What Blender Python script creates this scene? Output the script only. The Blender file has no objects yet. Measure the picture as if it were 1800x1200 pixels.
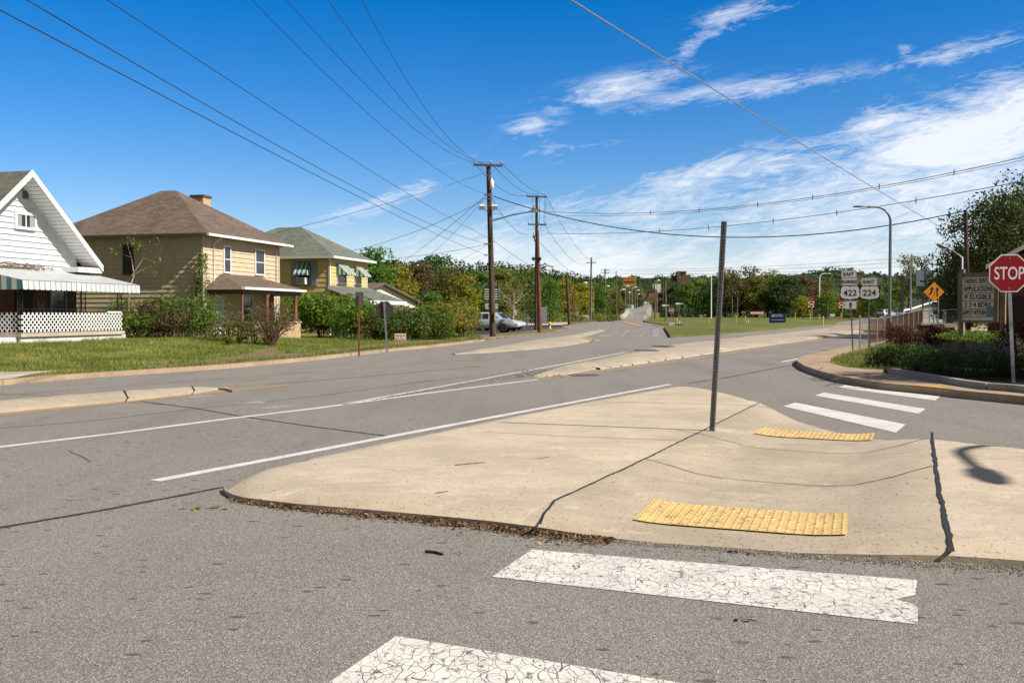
import bpy, bmesh, math, random
import numpy as np
from mathutils import Vector, Matrix, noise
from mathutils.geometry import delaunay_2d_cdt, tessellate_polygon

S = bpy.context.scene
COL = S.collection
R = math.radians

# ------------------------------------------------------------------ camera
FPX = 1700.0                       # focal length in photo pixels (1800 wide)
CAM_H = 1.6
PITCH = math.atan(48.0 / FPX)      # horizon at y = 552 of 1200
cam_d = bpy.data.cameras.new('camera')
cam_d.sensor_width = 36.0
cam_d.lens = 36.0 * FPX / 1800.0
cam_d.clip_start = 0.1
cam_d.clip_end = 12000.0
cam = bpy.data.objects.new('camera', cam_d)
cam.location = (0, 0, CAM_H)
cam.rotation_euler = (math.pi / 2 - PITCH, 0, 0)
COL.objects.link(cam)
S.camera = cam

# ------------------------------------------------------------------ view / world / sun
S.view_settings.view_transform = 'Standard'
S.view_settings.look = 'None'
S.view_settings.gamma = 1.0
S.view_settings.exposure = 0.50
S.cycles.max_bounces = 6
S.cycles.transparent_max_bounces = 8
S.cycles.use_denoising = True
S.cycles.use_fast_gi = False

SUN_EL = R(41.0)
SUN_AZ = R(24.0)                   # from the right, this much towards the camera
sun_vec = Vector((math.cos(SUN_AZ) * math.cos(SUN_EL), -math.sin(SUN_AZ) * math.cos(SUN_EL), math.sin(SUN_EL)))
sd = bpy.data.lights.new('sun', 'SUN')
sd.energy = 4.6
sd.angle = R(0.53)
sd.color = (1.0, 0.94, 0.85)
sun = bpy.data.objects.new('sun', sd)
sun.rotation_euler = (-sun_vec).to_track_quat('-Z', 'Y').to_euler()
sun.location = sun_vec * 100
COL.objects.link(sun)

W = bpy.data.worlds.new('World')
S.world = W
W.use_nodes = True
wn = W.node_tree.nodes
wl = W.node_tree.links
wn.clear()


def wmath(op, a, b=None, c=None, clamp=False):
    n = wn.new('ShaderNodeMath')
    n.operation = op
    n.use_clamp = clamp
    for i, v in enumerate((a, b, c)):
        if v is None:
            continue
        if isinstance(v, (int, float)):
            n.inputs[i].default_value = v
        else:
            wl.new(v, n.inputs[i])
    return n.outputs[0]


def build_world():
    out = wn.new('ShaderNodeOutputWorld')
    bg = wn.new('ShaderNodeBackground')
    bg.inputs['Strength'].default_value = 0.077
    sky = wn.new('ShaderNodeTexSky')
    sky.sky_type = 'NISHITA'
    sky.sun_disc = False
    sky.sun_elevation = SUN_EL
    sky.sun_rotation = math.atan2(sun_vec.x, sun_vec.y)
    sky.air_density = 1.0
    sky.dust_density = 0.35
    sky.ozone_density = 2.2
    hsv = wn.new('ShaderNodeHueSaturation')
    hsv.inputs['Saturation'].default_value = 1.5
    hsv.inputs['Value'].default_value = 1.0
    tint = wn.new('ShaderNodeMix')
    tint.data_type = 'RGBA'
    tint.blend_type = 'MULTIPLY'
    tint.inputs[0].default_value = 1.0
    wl.new(sky.outputs[0], tint.inputs[6])
    tint.inputs[7].default_value = (1.16, 1.13, 1.27, 1)
    wl.new(tint.outputs[2], hsv.inputs['Color'])
    tc = wn.new('ShaderNodeTexCoord')
    sep = wn.new('ShaderNodeSeparateXYZ')
    wl.new(tc.outputs['Generated'], sep.inputs[0])
    x, y, z = sep.outputs
    yc = wmath('MAXIMUM', wmath('ABSOLUTE', y), 0.12)
    a = wmath('DIVIDE', x, yc)
    e = wmath('DIVIDE', z, yc)
    # streaks of cirrus lie along a rising diagonal
    th = R(10)
    u = wmath('ADD', wmath('MULTIPLY', a, math.cos(th)), wmath('MULTIPLY', e, math.sin(th)))
    v = wmath('SUBTRACT', wmath('MULTIPLY', e, math.cos(th)), wmath('MULTIPLY', a, math.sin(th)))

    def nz(su, sv, detail, rough, dist, off):
        cb = wn.new('ShaderNodeCombineXYZ')
        wl.new(wmath('MULTIPLY', u, su), cb.inputs[0])
        wl.new(wmath('MULTIPLY', v, sv), cb.inputs[1])
        cb.inputs[2].default_value = off
        t = wn.new('ShaderNodeTexNoise')
        t.inputs['Scale'].default_value = 1.0
        t.inputs['Detail'].default_value = detail
        t.inputs['Roughness'].default_value = rough
        t.inputs['Distortion'].default_value = dist
        wl.new(cb.outputs[0], t.inputs['Vector'])
        return t.outputs['Fac']
    n1 = nz(7.0, 22.0, 9, 0.62, 0.9, 3.1)
    n2 = nz(2.6, 9.0, 4, 0.5, 0.4, 8.3)
    n3 = nz(22.0, 90.0, 8, 0.68, 2.2, 5.7)

    # the main bank: everything under a line that rises to the right
    eU = wmath('ADD', wmath('MULTIPLY', a, 0.20), 0.137)
    under = wmath('DIVIDE', wmath('SUBTRACT', eU, e), 0.050, clamp=True)
    under = wmath('SMOOTH_MIN', under, 0.92, 0.1)
    right = wmath('MULTIPLY', wmath('ADD', a, 0.27), 4.5, clamp=True)
    bank = wmath('MULTIPLY', under, right)

    def blob(px, py, hl, hw, ang, amp):
        a0, e0 = (px - 900) / FPX, (552 - py) / FPX
        c, s = math.cos(R(ang)), math.sin(R(ang))
        da = wmath('SUBTRACT', a, a0)
        de = wmath('SUBTRACT', e, e0)
        p = wmath('DIVIDE', wmath('ADD', wmath('MULTIPLY', da, c), wmath('MULTIPLY', de, s)), hl / FPX)
        q = wmath('DIVIDE', wmath('SUBTRACT', wmath('MULTIPLY', de, c), wmath('MULTIPLY', da, s)), hw / FPX)
        r2 = wmath('ADD', wmath('MULTIPLY', p, p), wmath('MULTIPLY', q, q))
        return wmath('MULTIPLY', wmath('POWER', 2.718, wmath('MULTIPLY', r2, -1.0)), amp)
    wis = None
    for b in ((1085, 158, 120, 22, 13, .52), (1310, 28, 105, 20, 14, .46), (1230, 72, 66, 15, 38, .40),
              (930, 224, 45, 16, 8, .55), (1000, 262, 150, 26, 14, .45), (1330, 160, 190, 20, 9, .42),
              (720, 338, 190, 18, 19, .46), (1690, 92, 120, 16, 14, .42), (1770, 160, 110, 60, 22, .6),
              (1585, 92, 14, 12, -40, .4), (1540, 215, 70, 30, 15, .6), (1720, 230, 130, 40, 20, .5),
              (640, 372, 110, 26, 6, .45)):
        w = blob(*b)
        wis = w if wis is None else wmath('ADD', wis, w)
    field = wmath('ADD', wmath('MULTIPLY', bank, 0.74), wis)
    streak = wmath('ADD', wmath('MULTIPLY', n1, 0.75), wmath('ADD', wmath('MULTIPLY', n2, 0.60), wmath('MULTIPLY', n3, 0.45)))
    # streak is near 0.76 on average
    den = wmath('SUBTRACT', wmath('ADD', wmath('MULTIPLY', wmath('SUBTRACT', streak, 0.90), 3.0), field), 0.22)
    den = wmath('MULTIPLY', den, wmath('GREATER_THAN', field, 0.02))
    den = wmath('MULTIPLY', den, wmath('MULTIPLY', field, 3.2, clamp=True))
    den = wmath('MULTIPLY', den, 1.12, clamp=True)
    den = wmath('MULTIPLY', den, 0.93)
    # a thin veil near the skyline
    veil = wmath('MULTIPLY', wmath('SUBTRACT', 1.0, wmath('DIVIDE', e, 0.10), clamp=True), wmath('ADD', wmath('MULTIPLY', right, 0.42), 0.16))
    den = wmath('MAXIMUM', den, veil)
    mix = wn.new('ShaderNodeMix')
    mix.data_type = 'RGBA'
    wl.new(den, mix.inputs[0])
    wl.new(hsv.outputs[0], mix.inputs[6])
    mix.inputs[7].default_value = (8.6, 9.0, 9.6, 1)
    # grey added to the unseen sky overhead and behind, to darken and neutralise shade
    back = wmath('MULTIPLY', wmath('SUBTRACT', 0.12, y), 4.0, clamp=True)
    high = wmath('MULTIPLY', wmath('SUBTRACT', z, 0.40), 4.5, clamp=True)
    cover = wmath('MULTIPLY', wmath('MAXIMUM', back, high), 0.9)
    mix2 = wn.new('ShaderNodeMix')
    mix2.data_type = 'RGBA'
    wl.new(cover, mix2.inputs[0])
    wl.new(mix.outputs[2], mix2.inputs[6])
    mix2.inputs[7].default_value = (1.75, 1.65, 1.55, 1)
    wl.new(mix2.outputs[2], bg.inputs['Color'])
    wl.new(bg.outputs[0], out.inputs[0])


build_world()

# ------------------------------------------------------------------ pixel helpers (photo pixels -> world)
_cp, _sp = math.cos(PITCH), math.sin(PITCH)


def ray(px, py):
    dx, dy = px - 900.0, -(py - 600.0)
    return Vector((dx, FPX * _cp + dy * _sp, -FPX * _sp + dy * _cp))


def G(px, py, z=0.0):
    """point of the plane at height z that the photo shows at this pixel"""
    d = ray(px, py)
    t = (z - CAM_H) / d.z
    return Vector((d.x * t, d.y * t, z))


def P(px, py, Y):
    """point at depth Y that the photo shows at this pixel"""
    d = ray(px, py)
    t = Y / d.y
    return Vector((d.x * t, Y, CAM_H + d.z * t))


class Frame:
    """a house's own axes: x along its front, y to the back, z up"""
    def __init__(self, origin, ang):
        self.o = Vector(origin)
        self.ang = ang
        self.ax = Vector((math.cos(ang), math.sin(ang), 0))
        self.ay = Vector((-math.sin(ang), math.cos(ang), 0))

    def _hit(self, px, py, p0, n):
        d = ray(px, py)
        c = Vector((0, 0, CAM_H))
        t = (p0 - c).dot(n) / d.dot(n)
        q = c + d * t - self.o
        return Vector((q.dot(self.ax), q.dot(self.ay), q.z))

    def onY(self, px, py, yl):
        return self._hit(px, py, self.o + self.ay * yl, self.ay)

    def onX(self, px, py, xl):
        return self._hit(px, py, self.o + self.ax * xl, self.ax)

    def w(self, x, y, z):
        return self.o + self.ax * x + self.ay * y + Vector((0, 0, z))


# ------------------------------------------------------------------ object helpers
def link(o):
    COL.objects.link(o)
    return o


def thing(name, label, cat, loc=(0, 0, 0), rz=0.0, group=None):
    o = bpy.data.objects.new(name, None)
    o.empty_display_size = 0.3
    o.location = loc
    o.rotation_euler = (0, 0, rz)
    link(o)
    return tag(o, label, cat, group)


def tag(o, label=None, cat=None, group=None, kind=None):
    if label:
        o['label'] = label
    if cat:
        o['category'] = cat
    if group:
        o['group'] = group
    if kind:
        o['kind'] = kind
    return o


def smooth(t):
    t = max(0.0, min(1.0, t))
    return t * t * (3 - 2 * t)


class MB:
    """collects faces and links them as one mesh object"""
    def __init__(self):
        self.v = []
        self.f = []
        self.sm = []

    def add(self, vs, fs, s=False):
        b = len(self.v)
        self.v.extend([tuple(p) for p in vs])
        for f in fs:
            self.f.append([b + i for i in f])
            self.sm.append(s)
        return self

    def quad(self, *p):
        return self.add(p, [list(range(len(p)))])

    def box(self, x0, x1, y0, y1, z0, z1, M=None):
        vs = [Vector((x, y, z)) for z in (z0, z1) for y in (y0, y1) for x in (x0, x1)]
        if M:
            vs = [M @ p for p in vs]
        return self.add(vs, [(0, 2, 3, 1), (4, 5, 7, 6), (0, 1, 5, 4), (2, 6, 7, 3), (0, 4, 6, 2), (1, 3, 7, 5)])

    def tube(self, pts, rad, n=6, cap=True):
        pts = [Vector(p) for p in pts]
        m = len(pts)
        if not hasattr(rad, '__len__'):
            rad = [rad] * m
        vs = []
        for i, p in enumerate(pts):
            d = (pts[min(i + 1, m - 1)] - pts[max(i - 1, 0)])
            if d.length < 1e-9:
                d = Vector((0, 0, 1))
            d.normalize()
            ref = Vector((1, 0, 0)) if abs(d.x) < 0.8 else Vector((0, 1, 0))
            a = d.cross(ref).normalized()
            b = d.cross(a)
            for k in range(n):
                t = 2 * math.pi * k / n
                vs.append(p + (a * math.cos(t) + b * math.sin(t)) * rad[i])
        fs = []
        for i in range(m - 1):
            for k in range(n):
                k2 = (k + 1) % n
                fs.append((i * n + k, i * n + k2, (i + 1) * n + k2, (i + 1) * n + k))
        self.add(vs, fs, True)
        if cap:
            self.add(vs[:n], [list(range(n))[::-1]])
            self.add(vs[-n:], [list(range(n))])
        return self

    def bar(self, a, b, w, h, up=(0, 0, 1)):
        """rectangular bar from a to b"""
        a, b = Vector(a), Vector(b)
        d = (b - a).normalized()
        u = Vector(up)
        s = d.cross(u)
        if s.length < 1e-6:
            u = Vector((1, 0, 0))
            s = d.cross(u)
        s.normalize()
        u = s.cross(d).normalized()
        vs = []
        for p in (a, b):
            for (i, j) in ((-1, -1), (1, -1), (1, 1), (-1, 1)):
                vs.append(p + s * (i * w / 2) + u * (j * h / 2))
        return self.add(vs, [(3, 2, 1, 0), (4, 5, 6, 7), (0, 1, 5, 4), (1, 2, 6, 5), (2, 3, 7, 6), (3, 0, 4, 7)])

    def prism(self, poly, lo, hi, fn=None):
        """poly: 2-D outline, counter-clockwise; extruded lo..hi; fn(u,v,h) gives the 3-D point"""
        fn = fn or (lambda u, v, h: (u, v, h))
        n = len(poly)
        self.add([fn(u, v, lo) for u, v in poly] + [fn(u, v, hi) for u, v in poly],
                 [list(range(n))[::-1], list(range(n, 2 * n))] + [(i, (i + 1) % n, n + (i + 1) % n, n + i) for i in range(n)])
        return self

    def lathe(self, prof, cx=0, cy=0, n=12):
        vs = []
        for r, z in prof:
            for k in range(n):
                t = 2 * math.pi * k / n
                vs.append((cx + r * math.cos(t), cy + r * math.sin(t), z))
        fs = []
        for i in range(len(prof) - 1):
            for k in range(n):
                k2 = (k + 1) % n
                fs.append((i * n + k, i * n + k2, (i + 1) * n + k2, (i + 1) * n + k))
        return self.add(vs, fs, True)

    def build(self, name, mat, parent=None, bevel=0.0, fix=True):
        me = bpy.data.meshes.new(name)
        me.from_pydata(self.v, [], self.f)
        me.polygons.foreach_set('use_smooth', self.sm)
        if fix:
            bm = bmesh.new()
            bm.from_mesh(me)
            bmesh.ops.recalc_face_normals(bm, faces=bm.faces)
            bm.to_mesh(me)
            bm.free()
        me.materials.append(mat)
        me.update()
        o = bpy.data.objects.new(name, me)
        link(o)
        if parent:
            o.parent = parent
        if bevel:
            m = o.modifiers.new('bevel', 'BEVEL')
            m.width = bevel
            m.segments = 2
            m.limit_method = 'ANGLE'
        return o


def np_mesh(name, verts, nper, mat, parent=None, smoothf=False):
    """verts: (n*nper, 3) array, each run of nper vertices is one face"""
    verts = np.asarray(verts, dtype=np.float32).reshape(-1, 3)
    nf = len(verts) // nper
    me = bpy.data.meshes.new(name)
    me.vertices.add(len(verts))
    me.vertices.foreach_set('co', verts.ravel())
    me.loops.add(nf * nper)
    me.loops.foreach_set('vertex_index', np.arange(nf * nper, dtype=np.int32))
    me.polygons.add(nf)
    me.polygons.foreach_set('loop_start', np.arange(0, nf * nper, nper, dtype=np.int32))
    me.polygons.foreach_set('loop_total', np.full(nf, nper, dtype=np.int32))
    me.materials.append(mat)
    me.update(calc_edges=True)
    me.validate()
    o = bpy.data.objects.new(name, me)
    link(o)
    if parent:
        o.parent = parent
    return o


def copy_tree(o, parent=None):
    c = o.copy()
    link(c)
    c.parent = parent
    for ch in list(o.children):
        copy_tree(ch, c)
    return c


# ------------------------------------------------------------------ materials
MATS = {}


class NT:
    def __init__(self, name):
        self.m = bpy.data.materials.new(name)
        self.m.use_nodes = True
        self.t = self.m.node_tree
        self.n = self.t.nodes
        self.b = self.n['Principled BSDF']
        self.c = None

    def coords(self, world=False):
        if self.c is None:
            if world:
                g = self.n.new('ShaderNodeNewGeometry')
                self.c = g.outputs['Position']
            else:
                self.c = self.n.new('ShaderNodeTexCoord').outputs['Object']
        return self.c

    def link(self, a, b):
        self.t.links.new(a, b)

    def inp(self, sock, v):
        if isinstance(v, (int, float)):
            sock.default_value = v
        elif isinstance(v, tuple):
            sock.default_value = v if len(v) == 4 or len(sock.default_value) == 3 else (*v, 1)
        else:
            self.link(v, sock)

    def math(self, op, a, b=None, clamp=False):
        n = self.n.new('ShaderNodeMath')
        n.operation = op
        n.use_clamp = clamp
        self.inp(n.inputs[0], a)
        if b is not None:
            self.inp(n.inputs[1], b)
        return n.outputs[0]

    def map(self, scale=(1, 1, 1), rot=(0, 0, 0), world=False):
        n = self.n.new('ShaderNodeMapping')
        n.inputs['Scale'].default_value = scale
        n.inputs['Rotation'].default_value = rot
        self.link(self.coords(world), n.inputs[0])
        return n.outputs[0]

    def noise(self, scale, detail=3, rough=0.5, vec=None, dist=0.0):
        n = self.n.new('ShaderNodeTexNoise')
        n.inputs['Scale'].default_value = scale
        n.inputs['Detail'].default_value = detail
        n.inputs['Roughness'].default_value = rough
        n.inputs['Distortion'].default_value = dist
        self.link(vec if vec is not None else self.coords(), n.inputs['Vector'])
        return n.outputs['Fac']

    def voro(self, scale, feature='F1', vec=None, out='Distance', rnd=1.0):
        n = self.n.new('ShaderNodeTexVoronoi')
        n.feature = feature
        n.inputs['Scale'].default_value = scale
        n.inputs['Randomness'].default_value = rnd
        self.link(vec if vec is not None else self.coords(), n.inputs['Vector'])
        return n.outputs[out]

    def step(self, v, lo, hi, a=0.0, b=1.0):
        n = self.n.new('ShaderNodeMapRange')
        n.interpolation_type = 'SMOOTHSTEP'
        self.link(v, n.inputs[0])
        n.inputs[1].default_value = lo
        n.inputs[2].default_value = hi
        n.inputs[3].default_value = a
        n.inputs[4].default_value = b
        return n.outputs[0]

    def mix(self, f, a, b, mode='MIX'):
        n = self.n.new('ShaderNodeMix')
        n.data_type = 'RGBA'
        n.blend_type = mode
        self.inp(n.inputs[0], f)
        self.inp(n.inputs[6], a)
        self.inp(n.inputs[7], b)
        return n.outputs[2]

    def ramp(self, f, stops):
        n = self.n.new('ShaderNodeValToRGB')
        el = n.color_ramp.elements
        while len(el) < len(stops):
            el.new(0.5)
        for i, (p, c) in enumerate(stops):
            el[i].position = p
            el[i].color = (*c, 1)
        self.link(f, n.inputs[0])
        return n.outputs[0]

    def bump(self, h, strength=0.3, dist=0.01):
        n = self.n.new('ShaderNodeBump')
        n.inputs['Strength'].default_value = strength
        n.inputs['Distance'].default_value = dist
        self.link(h, n.inputs['Height'])
        self.link(n.outputs[0], self.b.inputs['Normal'])

    def done(self, col, rough=0.8, metal=0.0, spec=0.5):
        self.inp(self.b.inputs['Base Color'], col)
        self.inp(self.b.inputs['Roughness'], rough)
        self.b.inputs['Metallic'].default_value = metal
        self.b.inputs['Specular IOR Level'].default_value = spec
        return self.m


def plain(name, col, rough=0.7, metal=0.0, var=0.18, scale=6.0, bump=0.0, spec=0.4, grime=0.0):
    if name in MATS:
        return MATS[name]
    t = NT(name)
    f = t.noise(scale, 4, 0.6)
    c2 = tuple(max(0, x * (1 - var)) for x in col)
    c3 = tuple(min(1, x * (1 + var * 0.6)) for x in col)
    c = t.mix(t.step(f, 0.3, 0.7), c2, c3)
    if grime:
        g = t.noise(scale * 0.35, 6, 0.7)
        c = t.mix(t.math('MULTIPLY', t.step(g, 0.5, 0.75), grime), c, (0.10, 0.075, 0.05))
    if bump:
        t.bump(t.noise(scale * 8, 3, 0.6), bump, 0.01)
    MATS[name] = t.done(c, rough, metal, spec)
    return MATS[name]


def mat_asphalt(name, base, warm=(0.20, 0.155, 0.11), speck=1.0, dark=1.0):
    t = NT(name)
    v = t.coords(True)
    big = t.noise(0.35, 5, 0.6, v)
    mid = t.noise(2.6, 5, 0.6, v)
    fine = t.noise(120, 3, 0.8, v)
    grit = t.voro(150, 'F1', v)
    grit2 = t.voro(165, 'F1', v, 'Color')
    sep = t.n.new('ShaderNodeSeparateColor')
    t.link(grit2, sep.inputs[0])
    c = t.mix(t.step(big, 0.3, 0.7), tuple(x * .90 for x in base), tuple(x * 1.1 for x in base))
    c = t.mix(t.math('MULTIPLY', t.step(mid, 0.52, 0.8), 0.22), c, warm)
    c = t.mix(t.math('MULTIPLY', t.step(fine, 0.40, 0.60), 0.62 * speck), c, tuple(x * 0.45 for x in base), 'MIX')
    c = t.mix(t.math('MULTIPLY', t.step(sep.outputs[0], 0.66, 0.93), 0.70 * speck), c, tuple(min(1, x * 2.15) for x in base))
    c = t.mix(t.math('MULTIPLY', t.step(sep.outputs[1], 0.72, 0.92), 0.75 * speck), c, tuple(x * 0.22 for x in base))
    # wheel-track streaks and oil spots
    vv = t.n.new('ShaderNodeMapping')
    vv.inputs['Rotation'].default_value = (0, 0, R(29))
    vv.inputs['Scale'].default_value = (0.9, 0.07, 1)
    t.link(v, vv.inputs[0])
    tr = t.noise(1.0, 3, 0.5, vv.outputs[0])
    c = t.mix(t.math('MULTIPLY', t.step(tr, 0.48, 0.70), 0.34 * dark), c, tuple(x * 0.62 for x in base))
    sv = t.n.new('ShaderNodeMapping')
    sv.inputs['Rotation'].default_value = (0, 0, R(24))
    sv.inputs['Scale'].default_value = (2.1, 4.2, 1)
    t.link(v, sv.inputs[0])
    sp = t.voro(2.9, 'F1', sv.outputs[0])
    spn = t.noise(0.7, 2, 0.5, v)
    spr = t.voro(2.9, 'F1', sv.outputs[0], 'Color')
    ssep = t.n.new('ShaderNodeSeparateColor')
    t.link(spr, ssep.inputs[0])
    rad = t.math('MULTIPLY', t.math('ADD', t.math('MULTIPLY', ssep.outputs[0], 0.18), 0.22), t.step(ssep.outputs[1], 0.62, 0.66))
    spot = t.math('MULTIPLY', t.step(t.math('SUBTRACT', t.math('ADD', sp, t.math('MULTIPLY', t.noise(16, 3, 0.6, v), 0.30)), rad), 0.055, 0.0), t.step(spn, 0.36, 0.5))
    c = t.mix(t.math('MULTIPLY', spot, 0.80 * dark), c, tuple(x * 0.26 for x in base))
    st = t.noise(0.9, 3, 0.6, t.map((1, 1, 1), (0, 0, 1.0), True))
    c = t.mix(t.math('MULTIPLY', t.step(st, 0.66, 0.8), 0.35), c, warm)
    hb = t.math('ADD', t.math('MULTIPLY', grit, 1.0), t.math('MULTIPLY', fine, 0.7))
    t.bump(hb, 0.55 * speck, 0.006)
    return t.done(c, 0.88, 0, 0.3)


def mat_concrete(name, base, stain=(0.30, 0.22, 0.14), fine_amt=0.3):
    t = NT(name)
    v = t.coords(True)
    big = t.noise(0.55, 5, 0.65, v)
    mid = t.noise(3.0, 6, 0.7, v, 0.6)
    fine = t.noise(120, 2, 0.7, v)
    gr = t.voro(75, 'F1', v, 'Color')
    sep = t.n.new('ShaderNodeSeparateColor')
    t.link(gr, sep.inputs[0])
    c = t.mix(t.step(big, 0.32, 0.68), tuple(x * .80 for x in base), tuple(min(1, x * 1.10) for x in base))
    c = t.mix(t.math('MULTIPLY', t.step(mid, 0.5, 0.72), 0.32), c, stain)
    pale = t.noise(1.9, 8, 0.80, t.map((0.75, 1.3, 1), (0, 0, 0.15), True), 0.8)
    c = t.mix(t.math('MULTIPLY', t.step(pale, 0.50, 0.68), 0.75), c, tuple(min(1, x * 1.32) for x in base))
    brn = t.noise(1.5, 7, 0.78, t.map((0.8, 1.35, 1), (0, 0, 0.3), True), 0.8)
    c = t.mix(t.math('MULTIPLY', t.step(brn, 0.50, 0.72), 0.60), c, stain)
    c = t.mix(t.math('MULTIPLY', t.step(fine, 0.45, 0.6), fine_amt), c, tuple(x * 0.6 for x in base))
    c = t.mix(t.math('MULTIPLY', t.step(sep.outputs[0], 0.94, 0.97), 0.6), c, tuple(x * 0.25 for x in base))
    broom = t.noise(1.0, 3, 0.6, t.map((3.0, 55.0, 1), (0, 0, 0.06), True))
    c = t.mix(t.math('MULTIPLY', t.step(broom, 0.45, 0.62), 0.10), c, stain)
    pit = t.voro(21, 'F1', v)
    pn = t.noise(5, 3, 0.6, v)
    c = t.mix(t.math('MULTIPLY', t.math('MULTIPLY', t.step(pit, 0.16, 0.08), t.step(pn, 0.5, 0.6)), 0.6), c, tuple(x * 0.4 for x in base))
    t.bump(t.math('ADD', t.math('ADD', fine, t.math('MULTIPLY', broom, 0.8)), t.math('MULTIPLY', mid, 0.8)), 0.3, 0.004)
    return t.done(c, 0.86, 0, 0.3)


def two_pours(m, lines, col2):
    """a second pour of concrete between two joints: lines = [((x, y), (nx, ny)), ...], inside where every (p - a).n > 0"""
    nt = m.node_tree
    g = nt.nodes.new('ShaderNodeNewGeometry')
    f = None
    for (a, n) in lines:
        sub = nt.nodes.new('ShaderNodeVectorMath')
        sub.operation = 'SUBTRACT'
        nt.links.new(g.outputs['Position'], sub.inputs[0])
        sub.inputs[1].default_value = (a[0], a[1], 0)
        dot = nt.nodes.new('ShaderNodeVectorMath')
        dot.operation = 'DOT_PRODUCT'
        nt.links.new(sub.outputs[0], dot.inputs[0])
        dot.inputs[1].default_value = (n[0], n[1], 0)
        st = nt.nodes.new('ShaderNodeMath')
        st.operation = 'GREATER_THAN'
        nt.links.new(dot.outputs['Value'], st.inputs[0])
        st.inputs[1].default_value = 0
        if f is None:
            f = st.outputs[0]
        else:
            mu = nt.nodes.new('ShaderNodeMath')
            mu.operation = 'MULTIPLY'
            nt.links.new(f, mu.inputs[0])
            nt.links.new(st.outputs[0], mu.inputs[1])
            f = mu.outputs[0]
    b = nt.nodes['Principled BSDF']
    src = b.inputs['Base Color'].links[0].from_socket
    mx = nt.nodes.new('ShaderNodeMix')
    mx.data_type = 'RGBA'
    mx.blend_type = 'MULTIPLY'
    nt.links.new(f, mx.inputs[0])
    nt.links.new(src, mx.inputs[6])
    mx.inputs[7].default_value = (*col2, 1)
    nt.links.new(mx.outputs[2], b.inputs['Base Color'])


def mat_paint(name, col, road, crack=0.0, wear=0.35):
    t = NT(name)
    v = t.coords(True)
    n = t.noise(18, 5, 0.7, v)
    n2 = t.noise(2.2, 4, 0.6, v)
    fine = t.noise(120, 2, 0.6, v)
    c = t.mix(t.step(n2, 0.3, 0.7), tuple(x * .82 for x in col), col)
    c = t.mix(t.math('MULTIPLY', t.step(fine, 0.45, 0.7), 0.16), c, road)
    if crack:
        wv = t.n.new('ShaderNodeVectorMath')
        wv.operation = 'ADD'
        nn = t.n.new('ShaderNodeTexNoise')
        nn.inputs['Scale'].default_value = 3.0
        nn.inputs['Detail'].default_value = 2.0
        t.link(v, nn.inputs['Vector'])
        sc = t.n.new('ShaderNodeVectorMath')
        sc.operation = 'SCALE'
        sc.inputs['Scale'].default_value = 0.16
        t.link(nn.outputs['Color'], sc.inputs[0])
        t.link(v, wv.inputs[0])
        t.link(sc.outputs[0], wv.inputs[1])
        mp = t.n.new('ShaderNodeMapping')
        mp.inputs['Rotation'].default_value = (0, 0, R(18))
        mp.inputs['Scale'].default_value = (1.35, 0.80, 1)
        t.link(wv.outputs[0], mp.inputs[0])
        d1 = t.voro(crack, 'DISTANCE_TO_EDGE', mp.outputs[0])
        d2 = t.voro(crack * 0.45, 'DISTANCE_TO_EDGE', mp.outputs[0])
        k = t.math('MAXIMUM', t.step(d1, 0.028, 0.006), t.math('MULTIPLY', t.step(d2, 0.014, 0.004), 1.0))
        k = t.math('MULTIPLY', k, t.step(t.noise(1.6, 3, 0.5, v), 0.28, 0.52, 0.3, 0.92))
        c = t.mix(k, c, tuple(x * 0.32 for x in road))
        t.bump(t.math('SUBTRACT', 1.0, k), 0.5, 0.004)
    if wear:
        c = t.mix(t.step(n, 0.70 - wear * 0.3, 0.78 - wear * 0.3), c, road)
    return t.done(c, 0.7, 0, 0.35)


def mat_leaf(name, c1, c2, c3, trans=0.45, clump=0.5):
    t = NT(name)
    g = t.n.new('ShaderNodeNewGeometry')
    oi = t.n.new('ShaderNodeObjectInfo')
    rnd = g.outputs['Random Per Island']
    pos = t.noise(clump, 3, 0.6, t.coords())
    f = t.math('ADD', t.math('MULTIPLY', rnd, 0.55), t.math('MULTIPLY', t.step(pos, 0.3, 0.7), 0.45))
    c = t.ramp(f, [(0.0, c1), (0.5, c2), (1.0, c3)])
    hs = t.n.new('ShaderNodeHueSaturation')
    t.link(c, hs.inputs['Color'])
    t.link(t.math('ADD', t.math('MULTIPLY', oi.outputs['Random'], 0.035), 0.482), hs.inputs['Hue'])
    t.link(t.math('ADD', t.math('MULTIPLY', oi.outputs['Random'], 0.35), 0.85), hs.inputs['Value'])
    c = hs.outputs[0]
    t.done(c, 0.6, 0, 0.25)
    tr = t.n.new('ShaderNodeBsdfTranslucent')
    t.link(c, tr.inputs[0])
    mx = t.n.new('ShaderNodeMixShader')
    mx.inputs[0].default_value = trans
    out = t.n['Material Output']
    t.link(t.b.outputs[0], mx.inputs[1])
    t.link(tr.outputs[0], mx.inputs[2])
    t.link(mx.outputs[0], out.inputs[0])
    return t.m


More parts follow.
